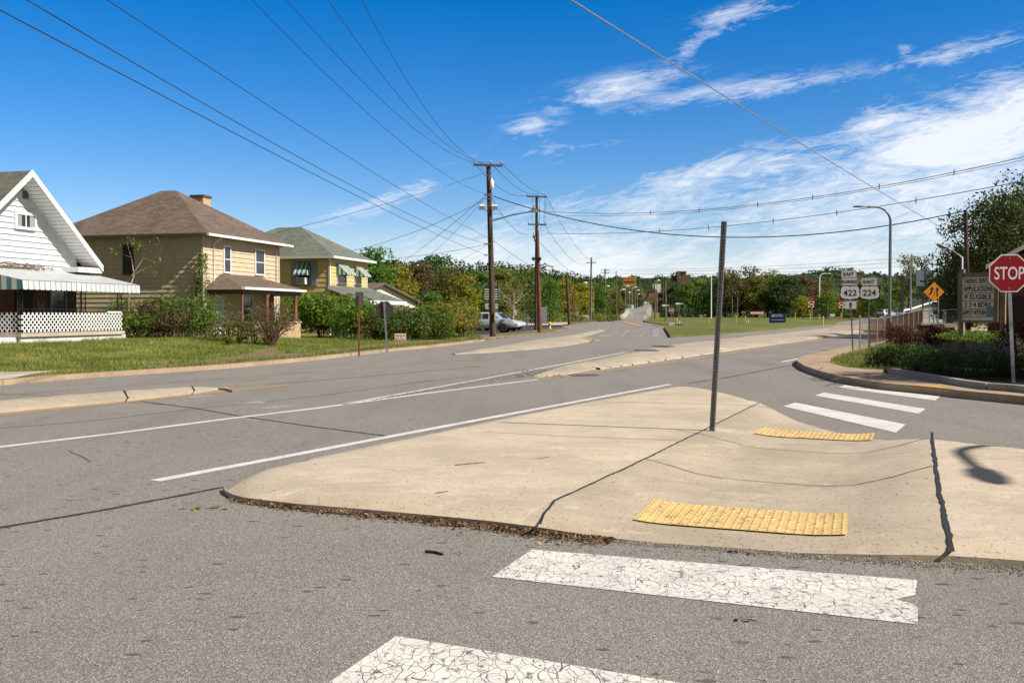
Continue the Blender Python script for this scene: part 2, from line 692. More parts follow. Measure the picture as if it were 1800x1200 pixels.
def mat_shingle(name, c1, c2, size=0.16):
    t = NT(name)
    v = t.coords()
    br = t.n.new('ShaderNodeTexBrick')
    mp = t.n.new('ShaderNodeMapping')
    t.link(t.n.new('ShaderNodeTexCoord').outputs['UV'], mp.inputs[0])
    t.link(mp.outputs[0], br.inputs['Vector'])
    br.inputs['Scale'].default_value = 1.0
    br.inputs['Brick Width'].default_value = size * 1.9
    br.inputs['Row Height'].default_value = size
    br.inputs['Mortar Size'].default_value = 0.008
    br.inputs['Color1'].default_value = (*c1, 1)
    br.inputs['Color2'].default_value = (*c2, 1)
    br.inputs['Mortar'].default_value = (*(x * 0.45 for x in c1), 1)
    n = t.noise(0.7, 5, 0.7, v)
    n2 = t.noise(14, 3, 0.7, v)
    c = t.mix(t.math('MULTIPLY', t.step(n, 0.4, 0.7), 0.4), br.outputs[0], tuple(x * 1.25 for x in c2))
    c = t.mix(t.math('MULTIPLY', t.step(n2, 0.45, 0.65), 0.5), c, tuple(x * 0.5 for x in c1))
    t.bump(t.math('ADD', br.outputs['Fac'], t.math('MULTIPLY', n2, -0.6)), -0.5, 0.02)
    return t.done(c, 0.92, 0, 0.2)


def mat_brick(name, c1, c2, mortar):
    t = NT(name)
    mp = t.map((1, 1, 1), (R(90), 0, 0))
    br = t.n.new('ShaderNodeTexBrick')
    t.link(mp, br.inputs['Vector'])
    br.inputs['Scale'].default_value = 1.0
    br.inputs['Brick Width'].default_value = 0.22
    br.inputs['Row Height'].default_value = 0.075
    br.inputs['Mortar Size'].default_value = 0.008
    br.inputs['Color1'].default_value = (*c1, 1)
    br.inputs['Color2'].default_value = (*c2, 1)
    br.inputs['Mortar'].default_value = (*mortar, 1)
    c = t.mix(t.math('MULTIPLY', t.step(t.noise(1.5, 5, 0.7), 0.45, 0.7), 0.4), br.outputs[0], tuple(x * 0.6 for x in c1))
    t.bump(br.outputs['Fac'], -0.4, 0.01)
    return t.done(c, 0.9, 0, 0.2)


def mat_wood(name, c1, c2, sx=(18, 18, 1.2)):
    t = NT(name)
    f = t.noise(1.0, 6, 0.65, t.map(sx), 0.4)
    f2 = t.noise(0.6, 3, 0.5)
    c = t.mix(t.step(f, 0.35, 0.68), c1, c2)
    c = t.mix(t.math('MULTIPLY', t.step(f2, 0.45, 0.7), 0.35), c, tuple(x * 0.6 for x in c1))
    t.bump(f, 0.4, 0.01)
    return t.done(c, 0.88, 0, 0.2)


def mat_ground(name, stops, scale, fine=9.0, bump=0.5, dirt=None):
    t = NT(name)
    v = t.coords(True)
    n = t.noise(scale, 6, 0.65, v)
    n2 = t.noise(fine, 4, 0.7, v)
    f = t.math('ADD', t.math('MULTIPLY', n, 0.6), t.math('MULTIPLY', n2, 0.4))
    c = t.ramp(t.step(f, 0.3, 0.7), stops)
    if dirt:
        d = t.noise(scale * 1.7, 5, 0.7, v)
        c = t.mix(t.step(d, 0.6, 0.72), c, dirt)
    t.bump(n2, bump, 0.05)
    return t.done(c, 0.95, 0, 0.1)


def mat_glass(name, col=(0.02, 0.025, 0.03), rough=0.08):
    t = NT(name)
    n = t.noise(1.3, 2, 0.5)
    c = t.mix(t.step(n, 0.35, 0.65), tuple(x * 0.6 for x in col), tuple(x * 1.7 for x in col))
    return t.done(c, rough, 0, 0.6)


def uv_planar(o, ax='slope'):
    """metre-scaled UVs: u runs level along each face, v up its slope"""
    me = o.data
    uv = me.uv_layers.new(name='UVMap')
    for p in me.polygons:
        n = p.normal
        h = Vector((-n.y, n.x, 0))
        if h.length < 1e-4:
            h = Vector((1, 0, 0))
        h.normalize()
        s = n.cross(h)
        for li in p.loop_indices:
            co = me.vertices[me.loops[li].vertex_index].co
            uv.data[li].uv = (co.dot(h), co.dot(s))
    return o


ASPH = (0.268, 0.242, 0.214)
M_ASPH = mat_asphalt('asphalt', ASPH)
M_ASPH_DARK = mat_asphalt('asphalt_dark', (0.06, 0.06, 0.065), (0.08, 0.07, 0.06), 0.5, 0.5)
M_CONC = mat_concrete('concrete_tan', (0.57, 0.475, 0.352), (0.42, 0.33, 0.225))
M_CONC_PALE = mat_concrete('concrete_pale', (0.53, 0.46, 0.36), (0.38, 0.31, 0.22))
M_CONC_MED = mat_concrete('median_concrete', (0.46, 0.385, 0.285), (0.33, 0.26, 0.18))
M_CONC_GREY = mat_concrete('concrete_grey', (0.36, 0.335, 0.30), (0.25, 0.21, 0.17))
M_WALKC = mat_concrete('sidewalk_concrete', (0.42, 0.31, 0.205), (0.28, 0.20, 0.13))
M_WHITE_CRACK = mat_paint('crosswalk_paint_cracked', (0.76, 0.73, 0.67), (0.21, 0.19, 0.165), 12.5, 0.48)
M_WHITE_PAINT = mat_paint('road_paint_white', (0.72, 0.70, 0.66), ASPH, 0, 0.4)
M_WHITE_WORN = mat_paint('road_paint_worn', (0.55, 0.53, 0.50), ASPH, 0, 1.05)
M_YEL_PAINT = mat_paint('road_paint_yellow', (0.62, 0.33, 0.06), ASPH, 0, 0.55)
M_TACT = mat_paint('tactile_yellow', (0.76, 0.53, 0.20), (0.33, 0.25, 0.14), 0, 0.55)
M_TAR = plain('crack_sealant', (0.035, 0.033, 0.032), 0.6, var=0.3, scale=30)
M_TAR_SOFT = plain('faded_sealant', (0.11, 0.105, 0.10), 0.8, var=0.3, scale=30)
M_GALV = plain('galvanised_steel', (0.42, 0.45, 0.47), 0.42, 0.75, 0.25, 30)
M_GALV_DULL = plain('dull_steel', (0.20, 0.215, 0.225), 0.5, 0.6, 0.25, 30)
M_SIGNBACK = plain('sign_back', (0.085, 0.08, 0.072), 0.55, 0.3, 0.2, 6)
M_POLE = mat_wood('pole_wood', (0.050, 0.036, 0.027), (0.135, 0.098, 0.070))
M_POLE_RED = mat_wood('pole_wood_reddish', (0.11, 0.050, 0.025), (0.22, 0.105, 0.055))
M_POLE_GREY = mat_wood('pole_wood_grey', (0.10, 0.085, 0.07), (0.22, 0.19, 0.16))
M_WIRE = plain('cable_black', (0.025, 0.025, 0.028), 0.6)
M_WIRE_GREY = plain('cable_grey', (0.30, 0.31, 0.33), 0.5, 0.3)
M_WHITE = plain('white_paint', (0.78, 0.78, 0.77), 0.55, var=0.06)
M_BLACK = plain('black_paint', (0.02, 0.02, 0.022), 0.5)
M_IRON = plain('wrought_iron', (0.03, 0.03, 0.035), 0.5, 0.4)
M_GLASS = mat_glass('window_glass')
M_RUST = plain('rusty_steel', (0.20, 0.085, 0.04), 0.85, 0.1, 0.4, 25)
M_RED = plain('sign_red', (0.27, 0.004, 0.008), 0.42, var=0.06, spec=0.4)
M_SIGNWHITE = plain('sign_white', (0.76, 0.76, 0.75), 0.45, var=0.05)
M_ORANGE = plain('sign_orange', (0.80, 0.28, 0.015), 0.45, var=0.06)
M_YELLOW = plain('marker_yellow', (0.75, 0.48, 0.03), 0.5, var=0.1)
M_BARK = mat_wood('bark', (0.06, 0.045, 0.033), (0.16, 0.125, 0.095), (9, 9, 2))
M_BARK_PALE = mat_wood('bark_pale', (0.24, 0.19, 0.14), (0.45, 0.38, 0.30), (9, 9, 2))
M_TWIG = mat_wood('dry_twig', (0.13, 0.085, 0.055), (0.26, 0.18, 0.12), (9, 9, 2))
L_GREEN = mat_leaf('leaf_green', (0.041, 0.092, 0.021), (0.112, 0.206, 0.036), (0.258, 0.340, 0.051))
L_DARK = mat_leaf('leaf_dark', (0.029, 0.062, 0.021), (0.075, 0.134, 0.036), (0.154, 0.216, 0.062))
L_OLIVE = mat_leaf('leaf_olive', (0.071, 0.104, 0.025), (0.185, 0.206, 0.041), (0.360, 0.340, 0.062))
L_YELLOW = mat_leaf('leaf_yellow', (0.097, 0.113, 0.020), (0.274, 0.257, 0.032), (0.578, 0.466, 0.048))
L_OAK = mat_leaf('leaf_oak', (0.022, 0.042, 0.011), (0.058, 0.088, 0.020), (0.115, 0.145, 0.030), 0.35, 0.7)
L_BROWN = mat_leaf('leaf_brown', (0.069, 0.056, 0.022), (0.156, 0.119, 0.048), (0.275, 0.206, 0.081))
L_RED = mat_leaf('leaf_red', (0.045, 0.014, 0.012), (0.095, 0.030, 0.022), (0.15, 0.065, 0.035))
L_BRIGHT = mat_leaf('leaf_bright', (0.047, 0.095, 0.014), (0.135, 0.216, 0.024), (0.297, 0.365, 0.041), 0.4, 2.0)
L_GRASS = mat_leaf('grass_blades', (0.081, 0.107, 0.022), (0.187, 0.223, 0.039), (0.392, 0.356, 0.107), 0.3, 0.6)
L_HEDGE = mat_leaf('leaf_hedge', (0.014, 0.034, 0.008), (0.035, 0.075, 0.012), (0.085, 0.13, 0.022), 0.25, 3.0)
M_GRASS = mat_ground('lawn', [(0.0, (0.068, 0.098, 0.021)), (0.45, (0.128, 0.158, 0.033)), (0.75, (0.210, 0.203, 0.053)), (1.0, (0.300, 0.247, 0.112))], 0.5, 8, 0.7, (0.26, 0.20, 0.11))
M_FIELD = mat_ground('field_grass', [(0.0, (0.085, 0.105, 0.026)), (0.5, (0.13, 0.145, 0.036)), (1.0, (0.20, 0.185, 0.07))], 0.09, 1.6, 0.4, (0.22, 0.17, 0.085))
M_TERRAIN = mat_ground('dry_grass', [(0.0, (0.09, 0.10, 0.025)), (0.5, (0.15, 0.135, 0.045)), (1.0, (0.24, 0.19, 0.09))], 0.03, 1.0, 0.4)
M_DIRT = mat_ground('dirt', [(0.0, (0.13, 0.09, 0.055)), (0.5, (0.21, 0.15, 0.095)), (1.0, (0.30, 0.225, 0.15))], 1.2, 14, 0.6)
M_SOIL = mat_ground('mulch', [(0.0, (0.018, 0.012, 0.008)), (0.5, (0.035, 0.024, 0.016)), (1.0, (0.06, 0.042, 0.03))], 3, 25, 0.8)
# ================================================================== ground, roads, kerbs, markings
rng = random.Random(7)


def gz(x, y):
    """height of the open terrain"""
    if y < 160:
        return 0.0
    z = 0.5 * smooth((y - 160) / 140)
    a = x / y
    hl = 15.0 * smooth((y - 300) / 260) * (1.0 if a < 0.05 else max(0.0, 1 - (a - 0.05) / 0.10))
    hr = 9.0 * smooth((y - 520) / 500)
    return z + hl + hr


def tri_fill(poly, step, extra=()):
    """triangulate a 2-D outline with inner points about `step` apart; returns points, faces, outline count"""
    pts, edges = [], []
    ring = []
    n = len(poly)
    for i in range(n):
        a, b = Vector(poly[i][:2]), Vector(poly[(i + 1) % n][:2])
        m = max(1, int((b - a).length / step))
        for k in range(m):
            ring.append(a + (b - a) * k / m)
    nr = len(ring)
    xs = [p.x for p in ring]
    ys = [p.y for p in ring]
    A = np.array([[p.x, p.y] for p in ring])
    B = np.roll(A, -1, 0)
    inner = []
    y = min(ys) + step * .5
    row = 0
    while y < max(ys):
        x = min(xs) + step * (0.5 if row % 2 else 0.15)
        while x < max(xs):
            c = ((A[:, 1] > y) != (B[:, 1] > y))
            with np.errstate(divide='ignore', invalid='ignore'):
                xi = (B[:, 0] - A[:, 0]) * (y - A[:, 1]) / (B[:, 1] - A[:, 1]) + A[:, 0]
            if (np.sum(c & (x < xi)) % 2) == 1:
                d = np.min((A[:, 0] - x) ** 2 + (A[:, 1] - y) ** 2)
                if d > (0.45 * step) ** 2:
                    inner.append(Vector((x, y)))
            x += step
        y += step * 0.87
        row += 1
    for p in extra:
        inner.append(Vector(p))
    allp = ring + inner
    edges = [(i, (i + 1) % nr) for i in range(nr)]
    vs, es, fs, *_ = delaunay_2d_cdt(allp, edges, [list(range(nr))], 1, 1e-5)
    return vs, fs, ring


def slab(name, poly, hfun, mat, step=1.0, skirt=0.25, kind='structure', label=None, cat=None, mats=None, smoothf=True):
    """ground patch whose top follows hfun(x, y, distance to its edge), with a vertical edge"""
    vs, fs, ring = tri_fill(poly, step)
    A = np.array([[p.x, p.y] for p in ring])
    D = np.roll(A, -1, 0) - A
    L2 = np.maximum((D ** 2).sum(1), 1e-9)

    def dist(p):
        t = np.clip(((np.array([p.x, p.y]) - A) * D).sum(1) / L2, 0, 1)
        q = A + D * t[:, None]
        return math.sqrt(np.min(((q - np.array([p.x, p.y])) ** 2).sum(1)))
    mb = MB()
    mb.add([(p.x, p.y, hfun(p.x, p.y, dist(p))) for p in vs], [list(f) for f in fs], smoothf)
    slab.dist = dist
    n = len(ring)
    top = [(p.x, p.y, hfun(p.x, p.y, 0.0)) for p in ring]
    bot = [(p.x, p.y, -skirt) for p in ring]
    mb.add(top + bot, [(i, n + i, n + (i + 1) % n, (i + 1) % n) for i in range(n)])
    o = mb.build(name, mat)
    return tag(o, label, cat, None, kind)


def sheet(name, poly, z, mat, kind='structure', zf=None):
    mb = MB()
    if zf:
        vs, fs, ring = tri_fill(poly, 0.5)
        mb.add([(p.x, p.y, zf(p.x, p.y) + z) for p in vs], [list(f) for f in fs])
    else:
        vs = [Vector((p[0], p[1], z)) for p in poly]
        mb.add(vs, [f if (vs[f[1]] - vs[f[0]]).cross(vs[f[2]] - vs[f[0]]).z > 0 else f[::-1] for f in tessellate_polygon([vs])])
    o = mb.build(name, mat, fix=False)
    return tag(o, None, None, None, kind)


def ribbon_mb(mb, pts, width, z, zf=None, jitter=0.0, taper=False, r=rng):
    """a flat strip along 2-D points"""
    pts = [Vector((p[0], p[1])) for p in pts]
    fine = []
    for i in range(len(pts) - 1):
        m = max(1, int((pts[i + 1] - pts[i]).length / (0.06 if jitter else 0.4)))
        for k in range(m):
            fine.append(pts[i].lerp(pts[i + 1], k / m))
    fine.append(pts[-1])
    vs = []
    n = len(fine)
    for i, p in enumerate(fine):
        d = fine[min(i + 1, n - 1)] - fine[max(i - 1, 0)]
        s = Vector((-d.y, d.x)).normalized()
        w = width / 2
        c = p
        if jitter:
            w *= 1 + .45 * noise.noise(Vector((p.x * 7, p.y * 7, 1)))
            c = p + s * jitter * (noise.noise(Vector((p.x * 2.2, p.y * 2.2, 4))) + .5 * noise.noise(Vector((p.x * 9, p.y * 9, 6))))
        for q in (c + s * w, c - s * w):
            vs.append((q.x, q.y, (zf(q.x, q.y) if zf else 0) + z))
    mb.add(vs, [(2 * i, 2 * i + 1, 2 * i + 3, 2 * i + 2) for i in range(n - 1)])
    return mb


def gp(seq, z=0.0):
    return [G(px, py, z).xy for px, py in seq]


# ---- terrain to the horizon
mb = MB()
ys = [-80, -30, 0, 30, 60, 90, 120, 150, 165, 180, 200, 220, 245, 270, 300, 330, 360, 400, 440, 480, 530, 600, 700, 850, 1100, 1600, 2600, 4500, 8000]
cols = [i / 10 for i in range(-30, 31)]
vs = []
for y in ys:
    for c in cols:
        x = c * (max(y, 0) + 90)
        vs.append((x, y, gz(x, max(y, 1)) - 0.20))
nc = len(cols)
mb.add(vs, [(j * nc + i, j * nc + i + 1, (j + 1) * nc + i + 1, (j + 1) * nc + i) for j in range(len(ys) - 1) for i in range(nc - 1)], True)
tag(mb.build('ground', M_TERRAIN), kind='structure')

# ---- the road sheet (every carriageway of the junction)
road_poly = [(-70, -8), (70, -8), (70, 24)] + gp([(1800, 640), (1640, 600), (1600, 586)]) + \
    [(33, 92), (48, 130), (66, 160)] + gp([(1500, 567), (1440, 568), (1330, 572), (1240, 572), (1160, 569), (1131, 566)]) + \
    [(28.4, 212), (21.8, 212)] + gp([(1040, 566), (1000, 571), (940, 580)]) + [(-4.5, 70), (-9, 45), (-15, 32), (-24, 27), (-70, 24)]
sheet('road', road_poly, 0.0, M_ASPH)

# far street: over a hump bridge, then up the hill
mb = MB()
st = [(25.1, 208, 0.012, 3.3)]
for (px, py, Y, hw) in ((1111.5, 558, 265, 3.1), (1118.5, 550, 340, 3.5), (1125, 542.5, 400, 3.0), (1129.5, 541, 440, 2.7), (1136, 537, 520, 2.0), (1140, 533, 640, 1.7)):
    p = P(px, py, Y)
    st.append((p.x, p.y, p.z, hw))
vs = []
for (x, y, z, hw) in st:
    vs += [(x - hw, y, z), (x + hw, y, z)]
mb.add(vs, [(2 * i, 2 * i + 1, 2 * i + 3, 2 * i + 2) for i in range(len(st) - 1)], True)
# embankment sides
vs = []
for (x, y, z, hw) in st:
    b = gz(x, y) - 1.5
    vs += [(x - hw, y, z), (x - hw - 2.5, y, min(z, b)), (x + hw, y, z), (x + hw + 2.5, y, min(z, b))]
mb.add(vs, [f for i in range(len(st) - 1) for f in ((4 * i, 4 * i + 4, 4 * i + 5, 4 * i + 1), (4 * i + 2, 4 * i + 3, 4 * i + 7, 4 * i + 6))])
tag(mb.build('far_street', M_ASPH), kind='structure')

# east road: climbs away to the right behind the fence
mb = MB()
el = [(49, 152.0, 0.006), tuple(P(1545, 557, 190)), tuple(P(1600, 548.5, 235)), tuple(P(1640, 541, 270)), tuple(P(1685, 532, 310)), tuple(P(1740, 522, 360))]
er = [(60.0, 146.0, 0.006), tuple(P(1612, 562, 180) + Vector((0, 0, 0))), tuple(P(1668, 555, 215)), tuple(P(1712, 545, 250)), tuple(P(1760, 534, 290)), tuple(P(1825, 523, 340))]
vs = []
for a, b in zip(el, er):
    vs += [a, b, (a[0] - 3, a[1] + 2, gz(*a[:2]) - 1), (b[0] + 4, b[1] - 3, gz(*b[:2]) - 1.5)]
mb.add(vs, [f for i in range(5) for f in ((4 * i, 4 * i + 1, 4 * i + 5, 4 * i + 4), (4 * i + 2, 4 * i, 4 * i + 4, 4 * i + 6), (4 * i + 1, 4 * i + 3, 4 * i + 7, 4 * i + 5))])
tag(mb.build('east_road', M_ASPH), kind='structure')

# ---- corner island in the foreground
isl_near = [(392, 862), (396, 870), (408, 877), (430, 883), (520, 894), (640, 904), (760, 915), (860, 925), (940, 935), (1000, 942), (1080, 949), (1150, 955), (1300, 965), (1400, 973), (1500, 979), (1560, 983), (1670, 988), (1760, 994), (1830, 999)]
isl_far = [(1830, 787), (1740, 777), (1640, 767), (1580, 764), (1500, 753), (1450, 741), (1400, 727), (1340, 704), (1290, 691), (1245, 681), (1210, 677), (1180, 677), (1100, 690), (1000, 708), (800, 747), (600, 787), (460, 817), (418, 834), (400, 848)]
isl = gp(isl_near) + [Vector((14.5, 5.6)), Vector((14.5, 10.6))] + gp(isl_far, 0.115)
crack1 = gp([(943, 930), (975, 890), (1110, 826), (1250, 755), (1335, 712)], 0.06)
crack2 = gp([(1670, 974), (1667, 950), (1652, 880), (1637, 766)], 0.06)


def _side(p, a, b):
    d = (b - a).normalized()
    return d.x * (p.y - a.y) - d.y * (p.x - a.x)


def isl_base(x, y):
    p = Vector((x, y))
    d1 = -_side(p, crack1[1], crack1[4])      # > 0 to the right of the left joint
    d2 = _side(p, crack2[0], crack2[3])       # > 0 to the left of the right joint
    H = 0.105
    if d1 <= 0 or d2 <= 0:
        return H
    low = 0.018
    f1 = smooth(d1 / 0.95)
    f2 = smooth(d2 / 1.0)
    return low + (H - low) * max(1 - f1, 1 - f2)


def isl_h(x, y, d):
    return isl_base(x, y) * (0.42 + 0.58 * math.sqrt(min(1.0, d / 0.16)))


slab('traffic_island', isl, isl_h, M_CONC, 0.17, 0.1)
isl_dist = slab.dist


def isl_zf(x, y):
    return isl_h(x, y, isl_dist(Vector((x, y))))


_n1 = (crack1[4] - crack1[1]).normalized()
_n2 = (crack2[3] - crack2[0]).normalized()
two_pours(M_CONC, [(crack1[1], (_n1.y, -_n1.x)), (crack2[0], (-_n2.y, _n2.x))], (0.84, 0.84, 0.84))

mb = MB()
for k, w in ((crack1, 0.022), (crack2, 0.036)):
    ribbon_mb(mb, k, w, 0.006, isl_zf, 0.012)
for seq, w in (([(1190, 763), (1260, 775), (1330, 783), (1430, 790), (1520, 794), (1580, 788), (1632, 778)], 0.012),
               ([(1132, 816), (1220, 830), (1320, 839), (1420, 847), (1500, 850), (1570, 843), (1640, 829)], 0.014)):
    ribbon_mb(mb, gp(seq, 0.05), w, 0.005, isl_zf, 0.003)
for seq, w in (([(850, 757), (980, 764), (1190, 772)], 0.012), ([(1060, 704), (1180, 707), (1330, 711)], 0.02), ([(1335, 712), (1365, 715)], 0.02)):
    ribbon_mb(mb, gp(seq, 0.12), w, 0.005, isl_zf, 0.004)
tag(mb.build('island_joints', M_TAR), kind='structure')

# ---- tactile paving (blistered yellow plates)
def tactile(quad, label, nx, ny):
    w = [G(px, py, 0.02) for px, py in quad]          # far-left, far-right, near-right, near-left
    root = MB()
    z = lambda p: isl_zf(p.x, p.y)
    tp = []
    N = 14
    for j in range(5):
        for i in range(N + 1):
            a = w[0].lerp(w[1], i / N)
            b = w[3].lerp(w[2], i / N)
            p = a.lerp(b, j / 4)
            tp.append((p.x, p.y, z(p) + 0.012))
    root.add(tp, [(j * (N + 1) + i, j * (N + 1) + i + 1, (j + 1) * (N + 1) + i + 1, (j + 1) * (N + 1) + i) for j in range(4) for i in range(N)])
    o = root.build('tactile_paving', M_TACT)
    tag(o, label, 'tactile paving', 'yellow tactile paving plates')
    dm = MB()
    for j in range(ny):
        for i in range(nx):
            a = w[0].lerp(w[1], (i + .5) / nx)
            b = w[3].lerp(w[2], (i + .5) / nx)
            p = a.lerp(b, (j + .5) / ny)
            zz = z(p) + 0.011
            dm.lathe([(0.0145, zz), (0.013, zz + 0.0045), (0.008, zz + 0.0075), (0.0005, zz + 0.008)], p.x, p.y, 8)
    tag(dm.build('blisters', M_TACT, o), kind='stuff')
    return o


tactile([(1150, 883), (1491, 908), (1489, 947), (1113, 918)], 'large yellow blistered ramp plate beside the near crosswalk stripe', 24, 9)
tactile([(1340, 755), (1538, 765), (1533, 777), (1325, 766)], 'small looking yellow blistered plate on the far edge of the island ramp', 24, 9)

# ---- crosswalk stripes and road paint, 4 mm above the road
mb = MB()


def paint_quad(mb, q, z=0.004):
    mb.quad(*[(p.x, p.y, z) for p in (G(px, py) for px, py in q)])


n1 = [(935, 966), (1612, 1020), (1609, 1046), (1590, 1050), (1575, 1054), (1605, 1062), (1613, 1068), (1614, 1098), (865, 1014)]
paint_quad(mb, n1)
paint_quad(mb, [(697, 1118), (1420, 1238), (1400, 1370), (545, 1222)])
tag(mb.build('crosswalk_stripes', M_WHITE_CRACK), kind='structure')
mb = MB()
for q in ([(1376.5, 714), (1398, 707.6), (1592, 746), (1575, 760.5)], [(1432, 695), (1449, 690), (1627, 718.6), (1614, 727)], [(1474, 681), (1485.5, 677), (1653, 697), (1644, 704)]):
    paint_quad(mb, q)
for seq, w in (([(273, 845), (500, 802.5), (700, 764.5), (900, 727), (1050, 699), (1178, 675.5)], 0.15),
               ([(-700, 880), (0, 785.5), (200, 762), (400, 736), (560, 717), (750, 691), (945, 667)], 0.14),
               ([(1375, 636), (1415, 628), (1450, 620), (1520, 604), (1600, 586)], 0.16)):
    ribbon_mb(mb, gp(seq), w, 0.004)
for seq, w in (([(600, 711), (750, 684), (935, 650), (1010, 636), (1100, 619)], 0.12),):
    ribbon_mb(mb, gp(seq), w, 0.004)
tag(mb.build('white_lines', M_WHITE_PAINT), kind='structure')
mb = MB()
for q in ([(318, 699), (350, 694), (381, 696), (340, 700)], [(415, 711), (438, 707), (455, 704), (476, 708), (445, 710)], [(440, 718), (470, 715), (500, 712), (528, 714), (480, 719)],
          [(1090, 591), (1094, 590.5), (1108, 579), (1104, 579)], [(1055, 589), (1085, 588), (1070, 591), (1050, 591)], [(1075, 584), (1090, 582), (1086, 585), (1072, 586)],
          [(1122, 590), (1130, 588), (1132, 590), (1124, 591.5)], [(1128, 585), (1135, 583.5), (1136, 585), (1130, 586.5)], [(1132, 580), (1138, 579), (1139, 580.5), (1134, 581.5)],
          [(1200, 598), (1215, 596), (1216, 597), (1201, 599)], [(1240, 594), (1262, 591), (1262, 592), (1240, 595)], [(1290, 588), (1320, 584.5), (1320, 585.5), (1290, 589)]):
    paint_quad(mb, q)
ribbon_mb(mb, gp([(1153, 592), (1152, 578)]), 0.5, 0.004)
tag(mb.build('worn_arrows', M_WHITE_WORN), kind='structure')
mb = MB()
for seq, w in (([(-500, 783), (0, 729), (225, 706), (400, 687), (512, 676)], 0.13),
               ([(948, 666), (1000, 661), (1055, 652), (1112, 645), (1200, 633), (1300, 618), (1400, 604), (1500, 588.5), (1560, 578)], 0.13)):
    ribbon_mb(mb, gp(seq), w, 0.004)
for seq, w in (([(400, 678), (470, 671), (510, 667.5)], 0.1), ([(545, 664), (568, 662)], 0.1), ([(625, 656), (648, 654)], 0.1), ([(696, 650), (720, 647)], 0.1), ([(760, 644), (780, 642)], 0.1), ([(815, 638), (838, 636)], 0.1)):
    ribbon_mb(mb, gp(seq), w, 0.004)
for q in ([(1015, 590), (1020, 590), (1045, 597), (1040, 598)], [(1040, 597), (1048, 596), (1058, 599), (1050, 600)], [(1092, 566), (1100, 566), (1126, 571.5), (1126, 574)]):
    paint_quad(mb, q)
tag(mb.build('yellow_lines', M_YEL_PAINT), kind='structure')
mb = MB()
q0, q1 = G(1592, 689), G(1665, 697)
for k0, k1, w in ((0.0, .5, .55), (.5, .8, .35), (.8, 1.0, .18)):
    a_, b_ = q0.lerp(q1, k0), q0.lerp(q1, k1)
    nrm_ = Vector((-(q1 - q0).y, (q1 - q0).x, 0)).normalized()
    nrm_ *= 1 if nrm_.y > 0 else -1
    mb.quad(*[(p.x, p.y, .153) for p in (a_ + nrm_ * .03, b_ + nrm_ * .03, b_ + nrm_ * w, a_ + nrm_ * w)])
tag(mb.build('yellow_kerb_paint', M_YEL_PAINT), kind='structure')

# sealed cracks in the asphalt
mb = MB()
for seq, w in (([(-40, 936), (0, 927), (200, 893), (330, 868), (394, 856)], 0.055), ([(240, 704), (340, 717), (420, 731), (560, 751), (680, 766)], 0.05),
               ([(470, 676), (650, 661), (850, 643)], 0.05), ([(1210, 674), (1290, 661), (1400, 640)], 0.06)):
    ribbon_mb(mb, gp(seq), w, 0.003, None, 0.012)
tag(mb.build('sealed_cracks', M_TAR), kind='structure')
mb = MB()
for seq, w in (([(-20, 754), (150, 741), (320, 721), (560, 696), (760, 668)], 0.03), ([(0, 692), (60, 694), (300, 712)], 0.03), ([(120, 792), (140, 800), (160, 812)], 0.02), ([(700, 676), (830, 661)], 0.03),
               ([(1310, 626), (1370, 630), (1400, 631)], 0.05), ([(1480, 591), (1560, 592)], 0.06)):
    ribbon_mb(mb, gp(seq), w, 0.003, None, 0.015)
tag(mb.build('hairline_cracks', M_TAR_SOFT), kind='structure')

# ---- medians
def median(name, near, far, H, mat, step=0.5, edge=0.3):
    poly = gp(near) + gp(far, H * .8)
    return slab(name, poly, lambda x, y, d: H * (0.35 + 0.65 * min(1, d / edge)), mat, step, 0.1)


median('left_median', [(-500, 778), (0, 725.5), (100, 716), (225, 704.5), (350, 690.5), (398, 683)], [(408, 680), (396, 676.5), (352, 674.5), (212, 685), (100, 692), (0, 700), (-500, 740)], 0.14, M_CONC_MED, 0.35, 0.55)
lm_dist = slab.dist
median('long_median', [(940, 664), (1000, 658), (1055, 648), (1112, 641), (1200, 629), (1300, 614.5), (1400, 601), (1500, 586), (1560, 576), (1590, 570)],
       [(1580, 565), (1540, 567), (1440, 577.5), (1300, 592), (1200, 602), (1162, 607), (1112, 617), (1045, 631), (1000, 637), (950, 652)], 0.13, M_CONC_MED, 0.7, 0.1)
mb = MB()
ce = [(1055, 646.5), (1112, 639), (1200, 627), (1300, 612.5), (1400, 599.3), (1500, 584.5), (1560, 575)]
for i in range(len(ce) - 1):
    n = 3
    for k in range(n):
        a = Vector(ce[i]).lerp(Vector(ce[i + 1]), (k + .03) / n)
        b = Vector(ce[i]).lerp(Vector(ce[i + 1]), (k + .95) / n)
        ga, gb = G(a.x, a.y, .05), G(b.x, b.y, .05)
        d = (gb - ga).normalized()
        s = Vector((-d.y, d.x, 0)) * 0.75
        zz = Vector((0, 0, .082))
        mb.add([ga, gb, gb + s + zz, ga + s + zz], [(0, 1, 2, 3)])
        mb.add([ga, gb, gb - Vector((0, 0, .1)), ga - Vector((0, 0, .1))], [(0, 3, 2, 1)])
tag(mb.build('sloped_kerb', M_CONC_PALE), kind='structure')
median('middle_median', [(795, 623), (860, 620), (943, 613.5), (993, 608.5), (1036, 601)], [(1042, 598), (1030, 594.5), (1016, 591.5), (1040, 586), (1063, 579.5), (1058, 577.5), (1003, 588), (943, 595.5), (860, 609), (800, 619)], 0.13, M_CONC_MED, 0.8, 0.3)
median('small_median', [(1093, 567), (1110, 571.5), (1126, 574.5)], [(1120, 571), (1104, 566.5)], 0.15, M_YEL_PAINT, 1.5, 0.3)

